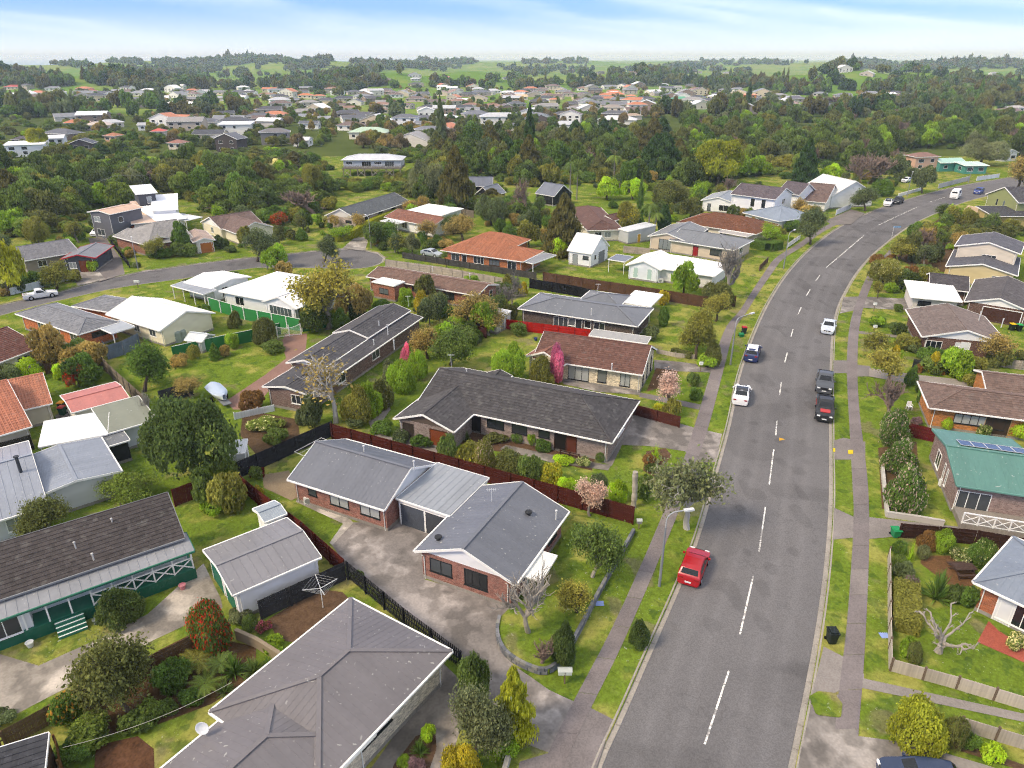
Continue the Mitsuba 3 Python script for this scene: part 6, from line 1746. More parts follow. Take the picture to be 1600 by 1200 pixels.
def limbs_mesh(limbs, sides=(7, 6, 5, 4, 3, 3, 3)):
    m = MB()
    for q, w_, lev in limbs:
        m.tube(q, w_, sides[min(lev, 6)], cap=False)
    return m.mesh()


def fit(parts):
    """Scales several meshes together to unit height and unit mean radius."""
    allv = np.vstack([p[0] for p in parts])
    s = np.array([1 / np.percentile(np.hypot(allv[:, 0], allv[:, 1]), 99)] * 2 + [1 / allv[:, 2].max()])
    return [(p[0] * s, *p[1:]) for p in parts]


def frond_mesh(r, count, length, droop, width, lift, leaflets=14, base=(0, 0, 0), az=None):
    """Arching fronds with leaflets on both sides."""
    V, F, Tn, n = [], [], [], 0
    for i in range(count):
        a = (az if az is not None else 2 * np.pi * i / count) + r.normal(0, .15)
        d = np.array([math.cos(a), math.sin(a)])
        L, e = length * r.uniform(.8, 1.1), lift * r.uniform(.6, 1.2)
        t = np.linspace(0, 1, leaflets + 1)
        spine = np.stack([d[0] * L * t, d[1] * L * t, e * t - droop * t ** 2], 1) + base
        side = np.array([-d[1], d[0], 0])
        tone = r.uniform(.2, .9)
        for k in range(1, leaflets):
            w_ = width * math.sin(math.pi * (t[k] * .85 + .12))
            ax = unit(spine[k + 1] - spine[k - 1])
            for sg in (1, -1):
                tip = spine[k] + side * sg * w_ + ax * w_ * .45 - np.array([0, 0, w_ * .25])
                b = ax * L / leaflets * .42
                V += [spine[k] - b, spine[k] + b, tip]
                F.append([n, n + 1, n + 2])
                n += 3
                Tn += [tone] * 3
    return np.array(V), np.array(F), np.array(Tn)


def make_shape(kind, seed):
    """Parts of one plant: list of (part name, material, (v, f, tone or uv), role of the colour)."""
    r = np.random.default_rng(seed)
    if kind in ('round', 'round_small', 'far', 'tall'):
        n, lob, size = {'round': (15000, 30, .03), 'round_small': (3600, 18, .058), 'far': (420, 8, .2), 'tall': (3600, 22, .062)}[kind]
        cr = lobes_crown(r, n, lob, size, zc=.6, rz=.4, lr=(.2, .44) if kind != 'far' else (.35, .55))
        tr, _ = branching(r, 2 if kind != 'far' else 0, (4, 3), .4, .5, .07, first=(0, 0, 1))
        return [('trunk', 'rough', limbs_mesh(tr)), ('crown', 'leaf', cr)]
    if kind in ('bush', 'bush_fine', 'ball'):
        n, lob, size = {'bush': (2200, 13, .08), 'bush_fine': (8000, 22, .04), 'ball': (4200, 30, .05)}[kind]
        cr = lobes_crown(r, n, lob, size, zc=.5, rz=.5, lr=(.3, .5) if kind != 'ball' else (.42, .46), spread=.6 if kind != 'ball' else .5, flat=.55 if kind != 'ball' else .75)
        st, _ = branching(r, 1, (5,), .3, .6, .05)
        return [('stem', 'rough', limbs_mesh(st)), ('foliage', 'leaf', cr)]
    if kind in ('conifer', 'spire', 'column'):
        n = {'conifer': 9000, 'spire': 5000, 'column': 4200}[kind]
        t = r.random(n) ** (1.35 if kind != 'column' else 1.0)
        an = r.uniform(0, 2 * np.pi, n)
        lob = 1 + .22 * np.sin(an * 3 + t * 19) + .2 * np.sin(an * 5 - t * 31) + .1 * np.sin(t * 70)
        if kind == 'column':
            rad = np.sin(np.pi * np.clip(t * .92 + .06, 0, 1)) ** .45
            lob = 1 + .12 * np.sin(an * 4 + t * 11)
        elif kind == 'spire':
            rad = (1 - t) ** .8 + .03
        else:
            rad = np.minimum(1, (1.04 - t) * 1.35) ** .75 * (1 - .35 * (t < .08))
        rr = rad * lob * r.uniform(.62, 1.05, n) * .85
        z = .06 + .94 * t - rr * .08
        c = np.stack([rr * np.cos(an), rr * np.sin(an), z], 1)
        q = unit(np.stack([np.cos(an), np.sin(an), np.full(n, .45)], 1))
        v, f, tn = leaf_cloud(c, q, .055 if kind != 'column' else .075, r, .5)
        cl = .5 + .5 * np.sin(an * 3 + t * 19)
        tr = MB().tube([(0, 0, -.03), (0, 0, .5), (0, 0, .97)], [.06, .04, .01], 7).mesh()
        return [('trunk', 'rough', tr), ('crown', 'leaf', (v, f, np.clip(.12 + .5 * tn + .35 * cl, 0, 1)))]
    if kind in ('sparse', 'open', 'bare', 'twiggy', 'birch'):
        lev, n0, sp = {'sparse': (5, (5, 4, 3, 3, 2), .55), 'open': (5, (6, 4, 3, 3, 3), .55), 'bare': (4, (5, 4, 4, 4), .55), 'twiggy': (4, (9, 4, 3, 3), .42), 'birch': (4, (6, 4, 4, 3), .5)}[kind]
        limbs, tips = branching(r, lev, n0, .3 if kind in ('sparse', 'open', 'birch', 'bare') else .14, sp, {'sparse': .04, 'open': .045, 'bare': .034, 'twiggy': .022, 'birch': .03}[kind], up={'twiggy': .8, 'bare': .95}.get(kind, .55))
        lm = limbs_mesh(limbs)
        parts = [lm]
        if kind in ('sparse', 'open', 'birch'):
            tp = np.array([p for p, _ in tips])
            tp = np.repeat(tp, {'sparse': 12, 'open': 20}.get(kind, 2), 0)
            c = tp + r.normal(size=tp.shape) * {'sparse': .05, 'open': .065}.get(kind, .05)
            v, f, tn = leaf_cloud(c, unit(c - (0, 0, .5)), .022 if kind != 'birch' else .02, r, .35)
            parts.append((v, f, tn))
        parts = fit(parts)
        out = [('trunk', 'rough', parts[0])]
        if len(parts) > 1:
            out.append(('crown', 'leaf', parts[1]))
        return out
    if kind == 'palm':
        tr = MB().tube([(0, 0, -.05), (.02, 0, .4), (.03, 0, .8)], [.09, .07, .07], 9).mesh()
        return [('trunk', 'rough', tr), ('crown', 'leaf', frond_mesh(r, 16, 1.0, .36, .2, .2, 16, (.03, 0, .8)))]
    if kind == 'fern':
        tr = MB().tube([(0, 0, -.05), (0, 0, .62)], [.1, .08], 8).mesh()
        return [('trunk', 'rough', tr), ('crown', 'leaf', frond_mesh(r, 15, 1.0, .3, .22, .38, 18, (0, 0, .62)))]
    if kind == 'flax':
        V, F, Tn, n = [], [], [], 0
        for i in range(110):
            a, e, L = r.uniform(0, 6.28), r.uniform(.25, 1.0), r.uniform(.7, 1.1)
            d = np.array([math.cos(a), math.sin(a)])
            t = np.linspace(0, 1, 5)
            reach = (1 - e) * 1.1 + .1
            sp = np.stack([d[0] * reach * t * L, d[1] * reach * t * L, L * (t * e * 1.15 - (1 - e) * .35 * t ** 2)], 1)
            sd = np.array([-d[1], d[0], 0])
            w_ = .035 * np.array([.6, 1, .9, .6, .05])
            q = np.stack([sp - sd * w_[:, None], sp + sd * w_[:, None]], 1).reshape(-1, 3)
            V.append(q)
            for k in range(4):
                F += [[n + 2 * k, n + 2 * k + 1, n + 2 * k + 3], [n + 2 * k, n + 2 * k + 3, n + 2 * k + 2]]
            n += 10
            Tn += [r.random()] * 10
        return [('foliage', 'leaf', (np.vstack(V), np.array(F), np.array(Tn)))]
    if kind == 'cordyline':
        limbs, tips = branching(r, 1, (4,), .55, .35, .05)
        parts = [limbs_mesh(limbs)]
        Vs, Fs, Ts, n = [], [], [], 0
        for p, _ in tips:
            q = unit(r.normal(size=(60, 3)))
            q[:, 2] = np.abs(q[:, 2]) * .8 - .1
            for e in unit(q):
                sd = unit(np.cross(e, r.normal(size=3))) * .02
                Vs += [p - sd, p + sd, p + e * .36 - np.array([0, 0, .06])]
                Fs.append([n, n + 1, n + 2]); n += 3
                Ts += [r.random()] * 3
        parts.append((np.array(Vs), np.array(Fs), np.array(Ts)))
        parts = fit(parts)
        return [('trunk', 'rough', parts[0]), ('crown', 'leaf', parts[1])]
    if kind == 'lopped':
        m = MB()
        m.tube([(0, 0, -.05), (.02, .01, .1), (.0, .03, .22), (.03, 0, .34)], [.15, .1, .085, .09], 10)
        for i in range(9):
            a = i * 2 * np.pi / 9 + r.normal(0, .25)
            e = r.uniform(.2, 1.0)
            d = np.array([math.cos(a), math.sin(a), 0])
            q = [np.array([.02, 0, .28])]
            for k in range(6):
                q.append(q[-1] + d * (.17 - .08 * e) * r.uniform(.7, 1.2) + np.array([0, 0, .01 + .1 * e]) + r.normal(0, .035, 3))
            m.tube(q, np.array([.05, .04, .032, .027, .024, .02, .026]) * r.uniform(.85, 1.1, 7), 8)
            for k in (2, 3, 4, 5, 6):
                s_ = unit(d + r.normal(size=3) * .9 + (0, 0, .5))
                ln = r.uniform(.5, 1.2)
                m.tube([q[k], q[k] + s_ * .07 * ln, q[k] + s_ * .14 * ln + (0, 0, .02)], [.02, .015, .018], 6)
                for _ in range(3):                             # fresh thin shoots round the cuts
                    t_ = unit(s_ + r.normal(size=3) * .7)
                    m.tube([q[k] + s_ * .12 * ln, q[k] + s_ * .12 * ln + t_ * .09], [.006, .003], 4)
        return [('trunk', 'rough', fit([m.mesh()])[0])]


SHAPES, GROUPS = {}, {}


def plant_group(kind, variant, leaf, bark, flower=None, share=.12):
    """Key of the shapegroup of this shape in these colours."""
    g = (kind, variant, leaf, bark, flower, share)
    if g in GROUPS:
        return GROUPS[g]
    if (kind, variant) not in SHAPES:
        SHAPES[kind, variant] = make_shape(kind, 100 * variant + sum(map(ord, kind)))
    d = {'type': 'shapegroup'}
    for part, mat, (v, f, t) in SHAPES[kind, variant]:
        if mat == 'rough':
            uv = np.c_[np.asarray(t)[:, 0], np.full(len(v), col(bark) * 64 + 8.0)]
            d[part] = mikit.ply((v, f), 'm_rough', uv=uv)
            continue
        t = np.asarray(t)
        per = 4 if len(t) * 4 == len(v) else 1
        if flower and per == 4:
            rr = np.random.default_rng(5).random(len(t)) < share
            for nm, mask, cc in ((part, ~rr, leaf), ('blossom', rr, flower)):
                idx = np.nonzero(mask)[0]
                vi = (idx[:, None] * 4 + np.arange(4)).ravel()
                vv = v[vi]
                if nm == 'blossom':
                    ctr = vv.reshape(-1, 4, 3)
                    ctr = ctr + unit(ctr.mean(1, keepdims=True) - (0, 0, .5)) * .02
                    vv = ctr.reshape(-1, 3)
                b4 = np.arange(len(idx))[:, None] * 4
                d[nm] = mikit.ply((vv, np.vstack([b4 + [0, 1, 2], b4 + [0, 2, 3]])), 'm_leaf', uv=np.c_[np.repeat(t[idx], 4), np.full(len(vi), col(cc) * 64 + 8.0)])
        else:
            d[part] = mikit.ply((v, f), 'm_leaf', uv=np.c_[np.repeat(t, per), np.full(len(v), col(leaf) * 64 + 8.0)])
    key = f'shape_{len(GROUPS):03d}'
    scene[key] = d
    GROUPS[g] = key
    return key


def stand(key, group, p, rx, h, rot=None, ry=None):
    rot = rng.uniform(0, 360) if rot is None else rot
    scene[key] = {'type': 'instance', 'to_world': T().translate([float(x) for x in p]).rotate([0, 0, 1], float(rot)).scale([float(rx), float(ry or rx), float(h)]), 'g': {'type': 'ref', 'id': group}}


# leaf and bark colours (linear, as the leaves are)
LEAF = {'dark': (.04, .062, .021), 'deep': (.02, .042, .016), 'green': (.05, .095, .02), 'mid': (.065, .1, .028), 'bright': (.13, .215, .02), 'chartreuse': (.17, .19, .02), 'lime': (.21, .32, .018), 'yellow': (.22, .23, .02), 'gold': (.27, .22, .02), 'olive': (.07, .078, .03), 'grey': (.085, .095, .06),
        'greygreen': (.06, .08, .045), 'yolive': (.12, .12, .03), 'willow': (.19, .17, .04), 'tan': (.2, .145, .06), 'rust': (.12, .058, .026), 'red': (.36, .014, .012), 'orange': (.33, .15, .03), 'pink': (.46, .1, .3), 'palepink': (.36, .25, .33), 'cream': (.5, .46, .36), 'brown': (.055, .05, .02), 'brownpink': (.13, .1, .07), 'silver': (.1, .112, .072), 'fern': (.09, .13, .028), 'purple': (.12, .07, .13), 'magenta': (.4, .06, .2)}
BARK = {'b': (.09, .07, .055), 'pale': (.33, .3, .26), 'grey': (.2, .185, .165), 'pink': (.22, .165, .135), 'dark': (.05, .04, .03), 'white': (.45, .43, .4)}


def plant(name, label, kind, leaf, u, vb, vt, wpx, cat='tree', bark='b', flower=None, share=.12, group=None, var=None, z=0.0, ry=None):
    """One tree or shrub: foot at pixel (u, vb), top at pixel row vt, wpx pixels wide."""
    p = U(u, vb, z)
    D = p[1] * CP - (z - CAM_H) * SP
    rx = wpx / 2 * D / FOC
    h = max(height_at(u, vt, p[0], p[1] + rx * .35) - z, .25)
    key = tag(numbered(name), label, cat, group)
    stand(key, plant_group(kind, int(rng.integers(3)) if var is None else var, LEAF.get(leaf), BARK[bark], LEAF.get(flower), share), p - (0, 0, .05), rx, h)
    return key

PLANTS = '''
big_tree|great dark evergreen tree with a spreading crown beside the blue grey roofed house|round|dark|306|752|606|168|tree|b
evergreen_tree|dark green tree between the weathered fence and the green corrugated fence|open|green|226|612|526|92|tree|b
shrub|rounded dark green shrub growing against the verandah steps rail|bush_fine|dark|190|970|908|78|shrub|b
olive_tree|large olive green tree rising over the timber fence at the fern garden|open|olive|208|1122|968|150|tree|b
camellia|red flowering camellia between the double garage and the fern garden|bush_fine|green|338|1014|926|70|shrub|b|red|.22
tree_fern|golden green tree fern below the red camellia|fern|yolive|312|1040|1012|76|tree fern|dark
tree_fern|smaller bright tree fern lower in the fern garden|fern|fern|322|1078|1052|60|tree fern|dark
flax_plant|flax clump with long leaves beside the low timber wall|flax|green|366|1052|1012|70|flax|b
flax_plant|second flax clump at the roof edge of the big grey hip roof|flax|mid|396|1050|1018|56|flax|b
shrub|broad leafed dark shrub under the olive tree|bush|green|272|1072|1028|60|shrub|b
shrub|leafy green shrub with orange tips over the timber fence|bush|green|104|1126|1080|54|shrub|b|orange|.12
shrub|bright ferny groundcover mound under the timber fence|bush|fern|150|1152|1108|96|shrub|b
shrub|low green mound next to the bright ferny mound|bush|mid|215|1140|1108|70|shrub|b
shrub|dark green weed clump beside the dug earth|bush|green|118|1182|1152|60|shrub|b
shrub|dark bush at the left frame edge beside the concrete drive|bush|greygreen|4|1128|1108|46|shrub|b
shrub|grey green small shrub beside the red camellia|bush|grey|375|968|948|40|shrub|b
shrub|round pale green shrub behind the fern garden wall|ball|mid|392|982|958|26|shrub|b
shrub|pink hebe patch behind the fern garden wall|bush|rust|414|986|966|30|shrub|b|magenta|.4
shrub|bright green low hedge along the brown yard|bush|bright|425|1012|992|52|shrub|b
olive_tree|olive tree in front of the blue grey roof|open|olive|86|838|764|84|tree|b
round_tree|spreading yellow green tree beside the blue grey gable|open|fern|188|792|735|104|tree|b
shrub|tall dark bush at the foot of the red brown fence|bush|mid|322|796|728|54|shrub|b
shrub|yellow green bush in the fence corner cluster|bush|yolive|360|796|734|62|shrub|b
shrub|bright low bush in front of the fence corner cluster|bush|bright|338|800|770|46|shrub|b
shrub|bright yellow green bush near the big tree and tin shed|bush|fern|352|748|706|44|shrub|b
clipped_bush|bright yellow green clipped bush by the wine brown roof|ball|lime|49|592|554|40|shrub|b
shrub|loose green bush behind the brown fence|bush|mid|92|560|538|36|shrub|b
shrub|large soft green bush beside the orange brick corner|bush|mid|126|566|528|50|shrub|b
shrub|grey green bush below the soft green bush|bush|greygreen|132|578|552|44|shrub|b
shrub|yellow foliage shrub on the small lawn|bush|lime|100|590|566|32|shrub|b
red_tree|small red leaved tree on the small lawn|round_small|rust|124|604|566|38|tree|b|red|.3
shrub|low bright green shrub under the red leaved tree|bush|bright|137|602|584|24|shrub|b
shrub|grey leaved bush at the left frame edge below the wine brown roof|bush|greygreen|14|600|566|44|shrub|b
golden_tree|golden green tree at the left frame edge by the white panel fence|round_small|yellow|14|462|368|66|tree|b
street_tree|thin leaved street tree at the white panel fence|sparse|yolive|89|452|402|56|tree|b
shrub|dark shrub behind the white panel fence|bush|green|48|446|422|34|shrub|b
birch_tree|pale barked spreading birch behind the red brown fence|birch|tan|525|660|541|116|tree|white
shrub|dark leafy bush beside the pale birch|bush|greygreen|492|668|610|48|shrub|b
shrub|yellow green bush right of the pale birch|bush_fine|yolive|560|660|596|60|shrub|b
shrub|bright green bush right of the pale birch|bush_fine|bright|578|650|590|48|shrub|b
shrub|rounded olive bush beside the large dark tiled house|bush_fine|olive|597|636|586|44|shrub|b
shrub|pale variegated bush under the long dark eaves|bush|silver|608|606|560|34|shrub|b
shrub|bright green tree like bush under the long dark eaves|bush_fine|bright|631|612|556|50|shrub|b
shrub|bright bush next to the pink blossom sprig|bush_fine|bright|655|592|542|36|shrub|b
blossom_tree|small deep pink blossom tree against the long dark roof|bush_fine|pink|636|574|532|22|tree|b
autumn_tree|bare tree with orange tan leaves over the dark roof end|sparse|tan|668|560|500|56|tree|b
green_tree|tall fresh green tree beside the orange tan tree|open|mid|704|570|496|82|tree|b
shrub|agapanthus clump at the left end of the long fence border|bush|greygreen|560|664|644|40|shrub|b
shrub|glossy bush along the long fence border, first in the row|bush|green|596|676|656|44|shrub|b
shrub|glossy bush along the long fence border, second in the row|bush|greygreen|628|688|664|44|shrub|b
shrub|glossy bush along the long fence border, third in the row|bush|green|660|698|676|46|shrub|b
shrub|dense green bush in front of the brown garage door|bush|mid|698|720|678|38|shrub|b
shrub|loose bush with yellow tips by the long red brown fence|bush|yolive|735|728|682|56|shrub|b|yellow|.1
shrub|tall tangled bush with pinkish tips by the long red brown fence|bush_fine|yolive|758|736|682|48|shrub|b|palepink|.1
shrub|large rounded bush by the long red brown fence|bush_fine|olive|798|744|694|58|shrub|b
shrub|leafy bush beside the yellow flowering shrub|bush|mid|828|752|708|44|shrub|b
yellow_shrub|brilliant yellow flowering shrub on the front lawn edge|bush|yellow|864|756|722|42|shrub|b|gold|.3
shrub|lime yellow low shrub below the brilliant yellow shrub|bush|lime|886|770|744|34|shrub|b
shrub|dark leafy bush by the brown fence end|bush|greygreen|938|768|738|36|shrub|b
shrub|lime green bush by the brown fence end|bush_fine|lime|962|782|744|42|shrub|b
shrub|mid green bush beside the bleached trunk|bush|mid|1004|780|738|36|shrub|b
shrub|clipped green ball under the dark tiled house windows|ball|green|808|690|672|26|shrub|b
shrub|upright green bush under the dark tiled house windows|bush|bright|832|694|672|18|shrub|b
shrub|low green bush chain under the dark tiled house windows|bush|green|852|702|684|34|shrub|b
shrub|small dark cabbage plant under the dark tiled house windows|flax|dark|730|690|670|22|flax|b
shrub|low clipped hedge lump before the brick windows|bush|olive|776|690|674|50|shrub|b
shrub|small round shrub at the end of the house path|ball|green|938|720|704|18|shrub|b
shrub|white flowering low plant at the house path|bush|mid|912|728|712|24|shrub|b|cream|.3
shrub|low lime plant beside the white flowering one|bush|lime|880|722|710|36|shrub|b
round_tree|bright green round tree in front of the tan house|round|bright|798|600|533|68|tree|b
shrub|rounded brown olive bush between the bright tree and the pink blossom|bush_fine|yolive|846|604|551|48|shrub|b
blossom_tree|vivid pink blossom tree in front of the cream tan house|bush_fine|pink|868|598|532|30|tree|b
blossom_tree|pale pink blossom tree over the red brown fence end|sparse|palepink|921|806|738|54|tree|grey
green_tree|loose green tree on the raised front lawn|open|mid|924|908|798|94|tree|pale
street_tree|large grey leaved street tree with pale trunk over the kerb|sparse|silver|1073|826|690|136|tree|white
small_tree|small dark young tree on the near verge|bush_fine|dark|997|1008|960|38|tree|b
magnolia_tree|bare pale branched tree at the corner of the raised lawn|bare||827|992|862|118|tree|pale
shrub|dark glossy bush at the corner of the raised lawn|bush_fine|dark|878|1040|962|48|shrub|b
bare_shrub|bare brown twiggy bush beside the dark glossy bush|twiggy||846|1042|988|46|shrub|pink
willow_shrub|dry yellow green weeping shrub on the raised lawn|sparse|willow|902|962|890|66|shrub|b
green_tree|soft green conifer by the black picket fence end|bush_fine|mid|738|1088|1008|66|tree|b
olive_tree|grey olive needled tree between the conifers|open|grey|742|1182|1050|108|tree|b
gold_conifer|golden green upright conifer over the curved low wall|conifer|yellow|802|1150|1034|66|conifer|b
gold_conifer|orange tipped golden conifer at the bottom edge|bush_fine|gold|725|1226|1148|72|conifer|b
shrub|green hedge plant beneath the golden conifer|bush|bright|790|1178|1140|50|shrub|b
flax_plant|flax in the island garden bed|flax|green|656|1178|1146|44|flax|b
shrub|yellow green shrub in the island garden bed|bush|lime|668|1156|1130|30|shrub|b
shrub|dark red leaved plant at the end of the island bed|bush|purple|650|1206|1184|34|shrub|b
shrub|bright green mound in the island garden bed|bush|bright|634|1196|1174|30|shrub|b
shrub|clipped green bush in the flax garden corner|ball|green|1403|864|840|26|shrub|b
shrub|rust red shrub at the brown paling fence|bush_fine|rust|1446|856|824|36|shrub|b
shrub|bright green rounded shrub right of the rust red one|bush_fine|bright|1472|860|822|40|shrub|b
shrub|large round green shrub by the blue grey roof|bush_fine|green|1530|882|836|46|shrub|b|cream|.03
shrub|small round grey green shrub below the rust one|ball|grey|1440|872|846|24|shrub|b
cabbage_tree|lime green cordyline in the flax garden|flax|lime|1420|878|842|22|flax|b
shrub|low green cushion by the panel fence|ball|mid|1405|882|862|24|shrub|b
shrub|grey green cushion further along the panel fence|bush|greygreen|1410|902|876|34|shrub|b
shrub|purple grey lavender cushion|bush|grey|1418|922|896|30|shrub|b|purple|.4
flax_plant|great flax clump on the bark mulch|flax|green|1462|936|880|76|flax|b
shrub|dark rounded bush right of the great flax|bush|green|1508|946|912|34|shrub|b
shrub|dark bush between flax and lopped tree|bush|dark|1488|940|910|30|shrub|b
shrub|white flowering bush by the mulch path|bush|mid|1500|876|854|34|shrub|b|cream|.3
shrub|white flowering bush on the brick path corner|bush|mid|1582|1014|984|32|shrub|b|cream|.4
clipped_bush|clipped olive column at the panel fence corner|ball|olive|1426|1034|1000|26|shrub|b
shrub|leafy bush with white flowers under the clipped hedge block|bush|bright|1414|1020|990|34|shrub|b
lopped_tree|pale heavily lopped tree on the garden lawn|lopped||1466|1018|944|92|tree|pale
shrub|broad yellow green flowering bush below the panel fence|bush_fine|chartreuse|1428|1164|1082|96|shrub|b|yellow|.1
clipped_bush|round grey green clipped bush beside the yellow green one|ball|olive|1484|1166|1112|42|shrub|b
shrub|low dark bush in front of the second panel fence|bush|green|1512|1170|1142|30|shrub|b
shrub|weedy green tuft at the right frame edge|bush|lime|1548|1188|1160|36|shrub|b
camellia|pale pink flowering camellia, uppermost of the three on the verge|bush_fine|green|1394|694|634|56|shrub|b|palepink|.13
camellia|pale pink flowering camellia, middle one of the three on the verge|bush_fine|green|1402|736|680|60|shrub|b|palepink|.13
camellia|pale pink flowering camellia, lowest of the three on the verge|bush_fine|green|1408|796|718|66|shrub|b|palepink|.15
bare_shrub|broad bare brownish shrub above the camellias|twiggy||1390|662|584|78|shrub|pink
willow_shrub|tan feathery shrub above the bare brownish one|sparse|willow|1388|604|540|80|shrub|b
shrub|dark clipped bush beside the tan feathery shrub|bush_fine|green|1422|602|568|22|shrub|b
gold_conifer|golden columnar conifer at the black slat fence|column|gold|1456|582|548|18|conifer|b
gold_conifer|small golden conifer behind the tan feathery shrub|column|gold|1397|562|538|14|conifer|b
shrub|dark green bush row before the white gabled brown house|bush|green|1448|562|540|46|shrub|b
shrub|dark bush at the corner of the white gabled brown house|bush|greygreen|1426|550|534|24|shrub|b
shrub|orange tinged bush at the slat fence|bush|rust|1436|582|568|14|shrub|b
shrub|light orange bush at the slat fence|bush|orange|1469|584|574|14|shrub|b
shrub|green rounded bush beside the brown hip roof|bush|bright|1502|594|574|26|shrub|b
shrub|olive rounded bush beside the brown hip roof|bush|yolive|1516|602|582|26|shrub|b
clipped_bush|lime green ball in front of the orange brick wall|ball|lime|1477|672|648|20|shrub|b
clipped_bush|big lime green ball at the right frame edge|ball|lime|1590|686|652|38|shrub|b
shrub|small bush with white flowers at the wine red fence|bush|mid|1534|680|660|24|shrub|b|cream|.15
shrub|dark bush beside the orange brick corner|bush|green|1442|630|606|24|shrub|b
shrub|dark green bush by the gravel corner of the orange brick house|bush|dark|1438|614|594|22|shrub|b
shrub|dark red low bush at the wine red fence|bush|purple|1431|664|650|18|shrub|b
round_tree|yellow green domed tree over the parked grey sedan|round|yolive|1378|450|400|54|tree|b|cream|.05
shrub|rust coloured bush beside the domed tree|bush|rust|1414|448|412|30|shrub|b
cabbage_tree|cabbage tree with tufted heads at the bend|cordyline|mid|1425|386|346|26|tree|b
willow_shrub|feathery olive shrub mass at the bend|sparse|yolive|1402|408|366|52|shrub|b
bare_shrub|bare pinkish shrub at the bend below the arched wall|twiggy||1450|402|352|58|shrub|pink
shrub|yellow flowering bush, first below the arched wall|bush|yolive|1474|346|334|16|shrub|b|yellow|.5
shrub|yellow flowering bush, second below the arched wall|bush|yolive|1486|352|338|16|shrub|b|yellow|.5
shrub|yellow flowering bush, third below the arched wall|bush|yolive|1494|358|344|18|shrub|b|yellow|.5
shrub|single golden bush beside the pinkish shrub|bush|yolive|1485|366|352|14|shrub|b|gold|.5
shrub|dark green ground mass right of the arched wall|bush|olive|1540|372|350|60|shrub|b
shrub|rough olive scrub above the dark tiled lower roof|bush|yolive|1450|440|416|40|shrub|b
shrub|dark hedge at the foot of the beige house|bush|mid|1440|432|410|40|shrub|b
shrub|reddish low hedge along the kerb at the bend|bush|rust|1368|412|396|26|shrub|b
small_tree|small standard tree on the lawn before the flat garage|sparse|yolive|1371|466|436|22|tree|b
shrub|little green shrub on the lawn by the flat garage|bush|mid|1404|486|474|18|shrub|b
bare_tree|large grey bare tree over the white roofed house|bare||1128|474|372|100|tree|grey
green_tree|fresh bright green tree before the white roofed house|round_small|bright|1067|462|405|50|tree|b
shrub|dark rounded bush group at the footpath bend|bush_fine|olive|1122|478|434|58|shrub|b
willow_tree|slender yellow green tree at the footpath bend|sparse|willow|1118|502|448|44|tree|b
olive_tree|wide olive brown tree in front of the grey roofed brick house|open|yolive|1086|560|472|80|tree|b
shrub|olive bush beside the wide olive brown tree|bush_fine|olive|1112|570|526|32|shrub|b
shrub|bright green strappy bush at the timber border|bush|bright|1104|572|550|40|shrub|b
clipped_bush|clipped dark green block by the orange cloth|column|green|1036|510|478|18|shrub|b
yellow_shrub|yellow shrub behind the dark brick house|bush|gold|1036|476|452|18|shrub|b
shrub|grey green plants at the corner of the dark brick house|bush|greygreen|1014|530|508|34|shrub|b
bare_shrub|pinkish bare bush with green base by the tan house drive|sparse|palepink|1048|644|570|52|shrub|pink
shrub|green strappy plants on the strip lawn|bush|mid|1082|602|580|24|shrub|b
shrub|green plant low on the strip lawn|bush|green|1086|624|604|22|shrub|b
shrub|yellow green shrub at the brown fence corner|bush|yolive|1050|652|622|30|shrub|b
yellow_shrub|yellow ground cover at the end of the asphalt path|bush|yellow|1030|638|630|22|shrub|b
willow_tree|yellow twiggy tree in front of the white roofs|sparse|willow|513|514|388|104|tree|grey
willow_tree|second yellow twiggy tree by the green fence|sparse|willow|545|486|420|60|tree|grey
round_tree|bright green lollipop tree beside the side street|round_small|bright|431|420|379|46|tree|b
grey_tree|dark grey leaved tree in the turning circle verge|open|greygreen|507|408|364|44|tree|b
grey_tree|grey green spreading tree by the cream gabled house|open|greygreen|402|408|348|62|tree|b
round_tree|dark green tree in front of the old brick house|round_small|green|287|396|343|32|tree|b
shrub|clipped green bush before the old brick house|bush|green|243|402|376|28|shrub|b
shrub|grey bush at the steep drive|bush|greygreen|186|380|364|30|shrub|b
shrub|green bush on the lawn at the steep drive|bush|bright|201|396|384|22|shrub|b
shrub|dark hedge bush beside the white gabled garage|bush|mid|350|386|370|24|shrub|b
shrub|bright hedge beside the red trimmed garage|bush|bright|147|424|404|18|shrub|b
bare_tree|wide pinkish bare tree behind the grey tiled house|twiggy||492|338|290|104|tree|pink
red_tree|dark red leaved tree near the wide bare tree|round_small|rust|438|356|330|30|tree|b|red|.2
green_tree|olive tree in front of the wide bare tree|round_small|mid|474|360|326|34|tree|b
shrub|clipped dark cylinder bush near the turning circle|bush_fine|green|472|376|354|22|shrub|b
grey_tree|grey green round tree at the patio, left of its pair|round_small|greygreen|622|396|362|26|tree|b
grey_tree|grey green round tree at the patio, right of its pair|round_small|silver|644|396|362|28|tree|b
shrub|dark green bush next to the grey green pair|bush_fine|green|662|386|360|16|shrub|b
shrub|dark round bush before the orange house|bush_fine|green|684|386|364|24|shrub|b
cabbage_tree|small palm like tree before the orange house|cordyline|mid|698|422|386|22|tree|b
tan_tree|round tan leaved tree left of the dark conifer|open|tan|724|378|330|62|tree|b
grey_tree|blue green tree behind the tan leaved tree|round|greygreen|768|352|300|52|tree|b
shrub|dark bushes above the orange roof|bush_fine|green|796|378|348|36|shrub|b
conifer_tree|broad dark conifer left of the dark brown hip roof|conifer|brown|880|398|302|64|conifer|dark
yolive_tree|yellow green round tree beside the broad dark conifer|round_small|yolive|826|386|342|38|tree|b
lime_tree|brilliant lime green tree at the white gabled house|round_small|lime|872|402|368|34|tree|b
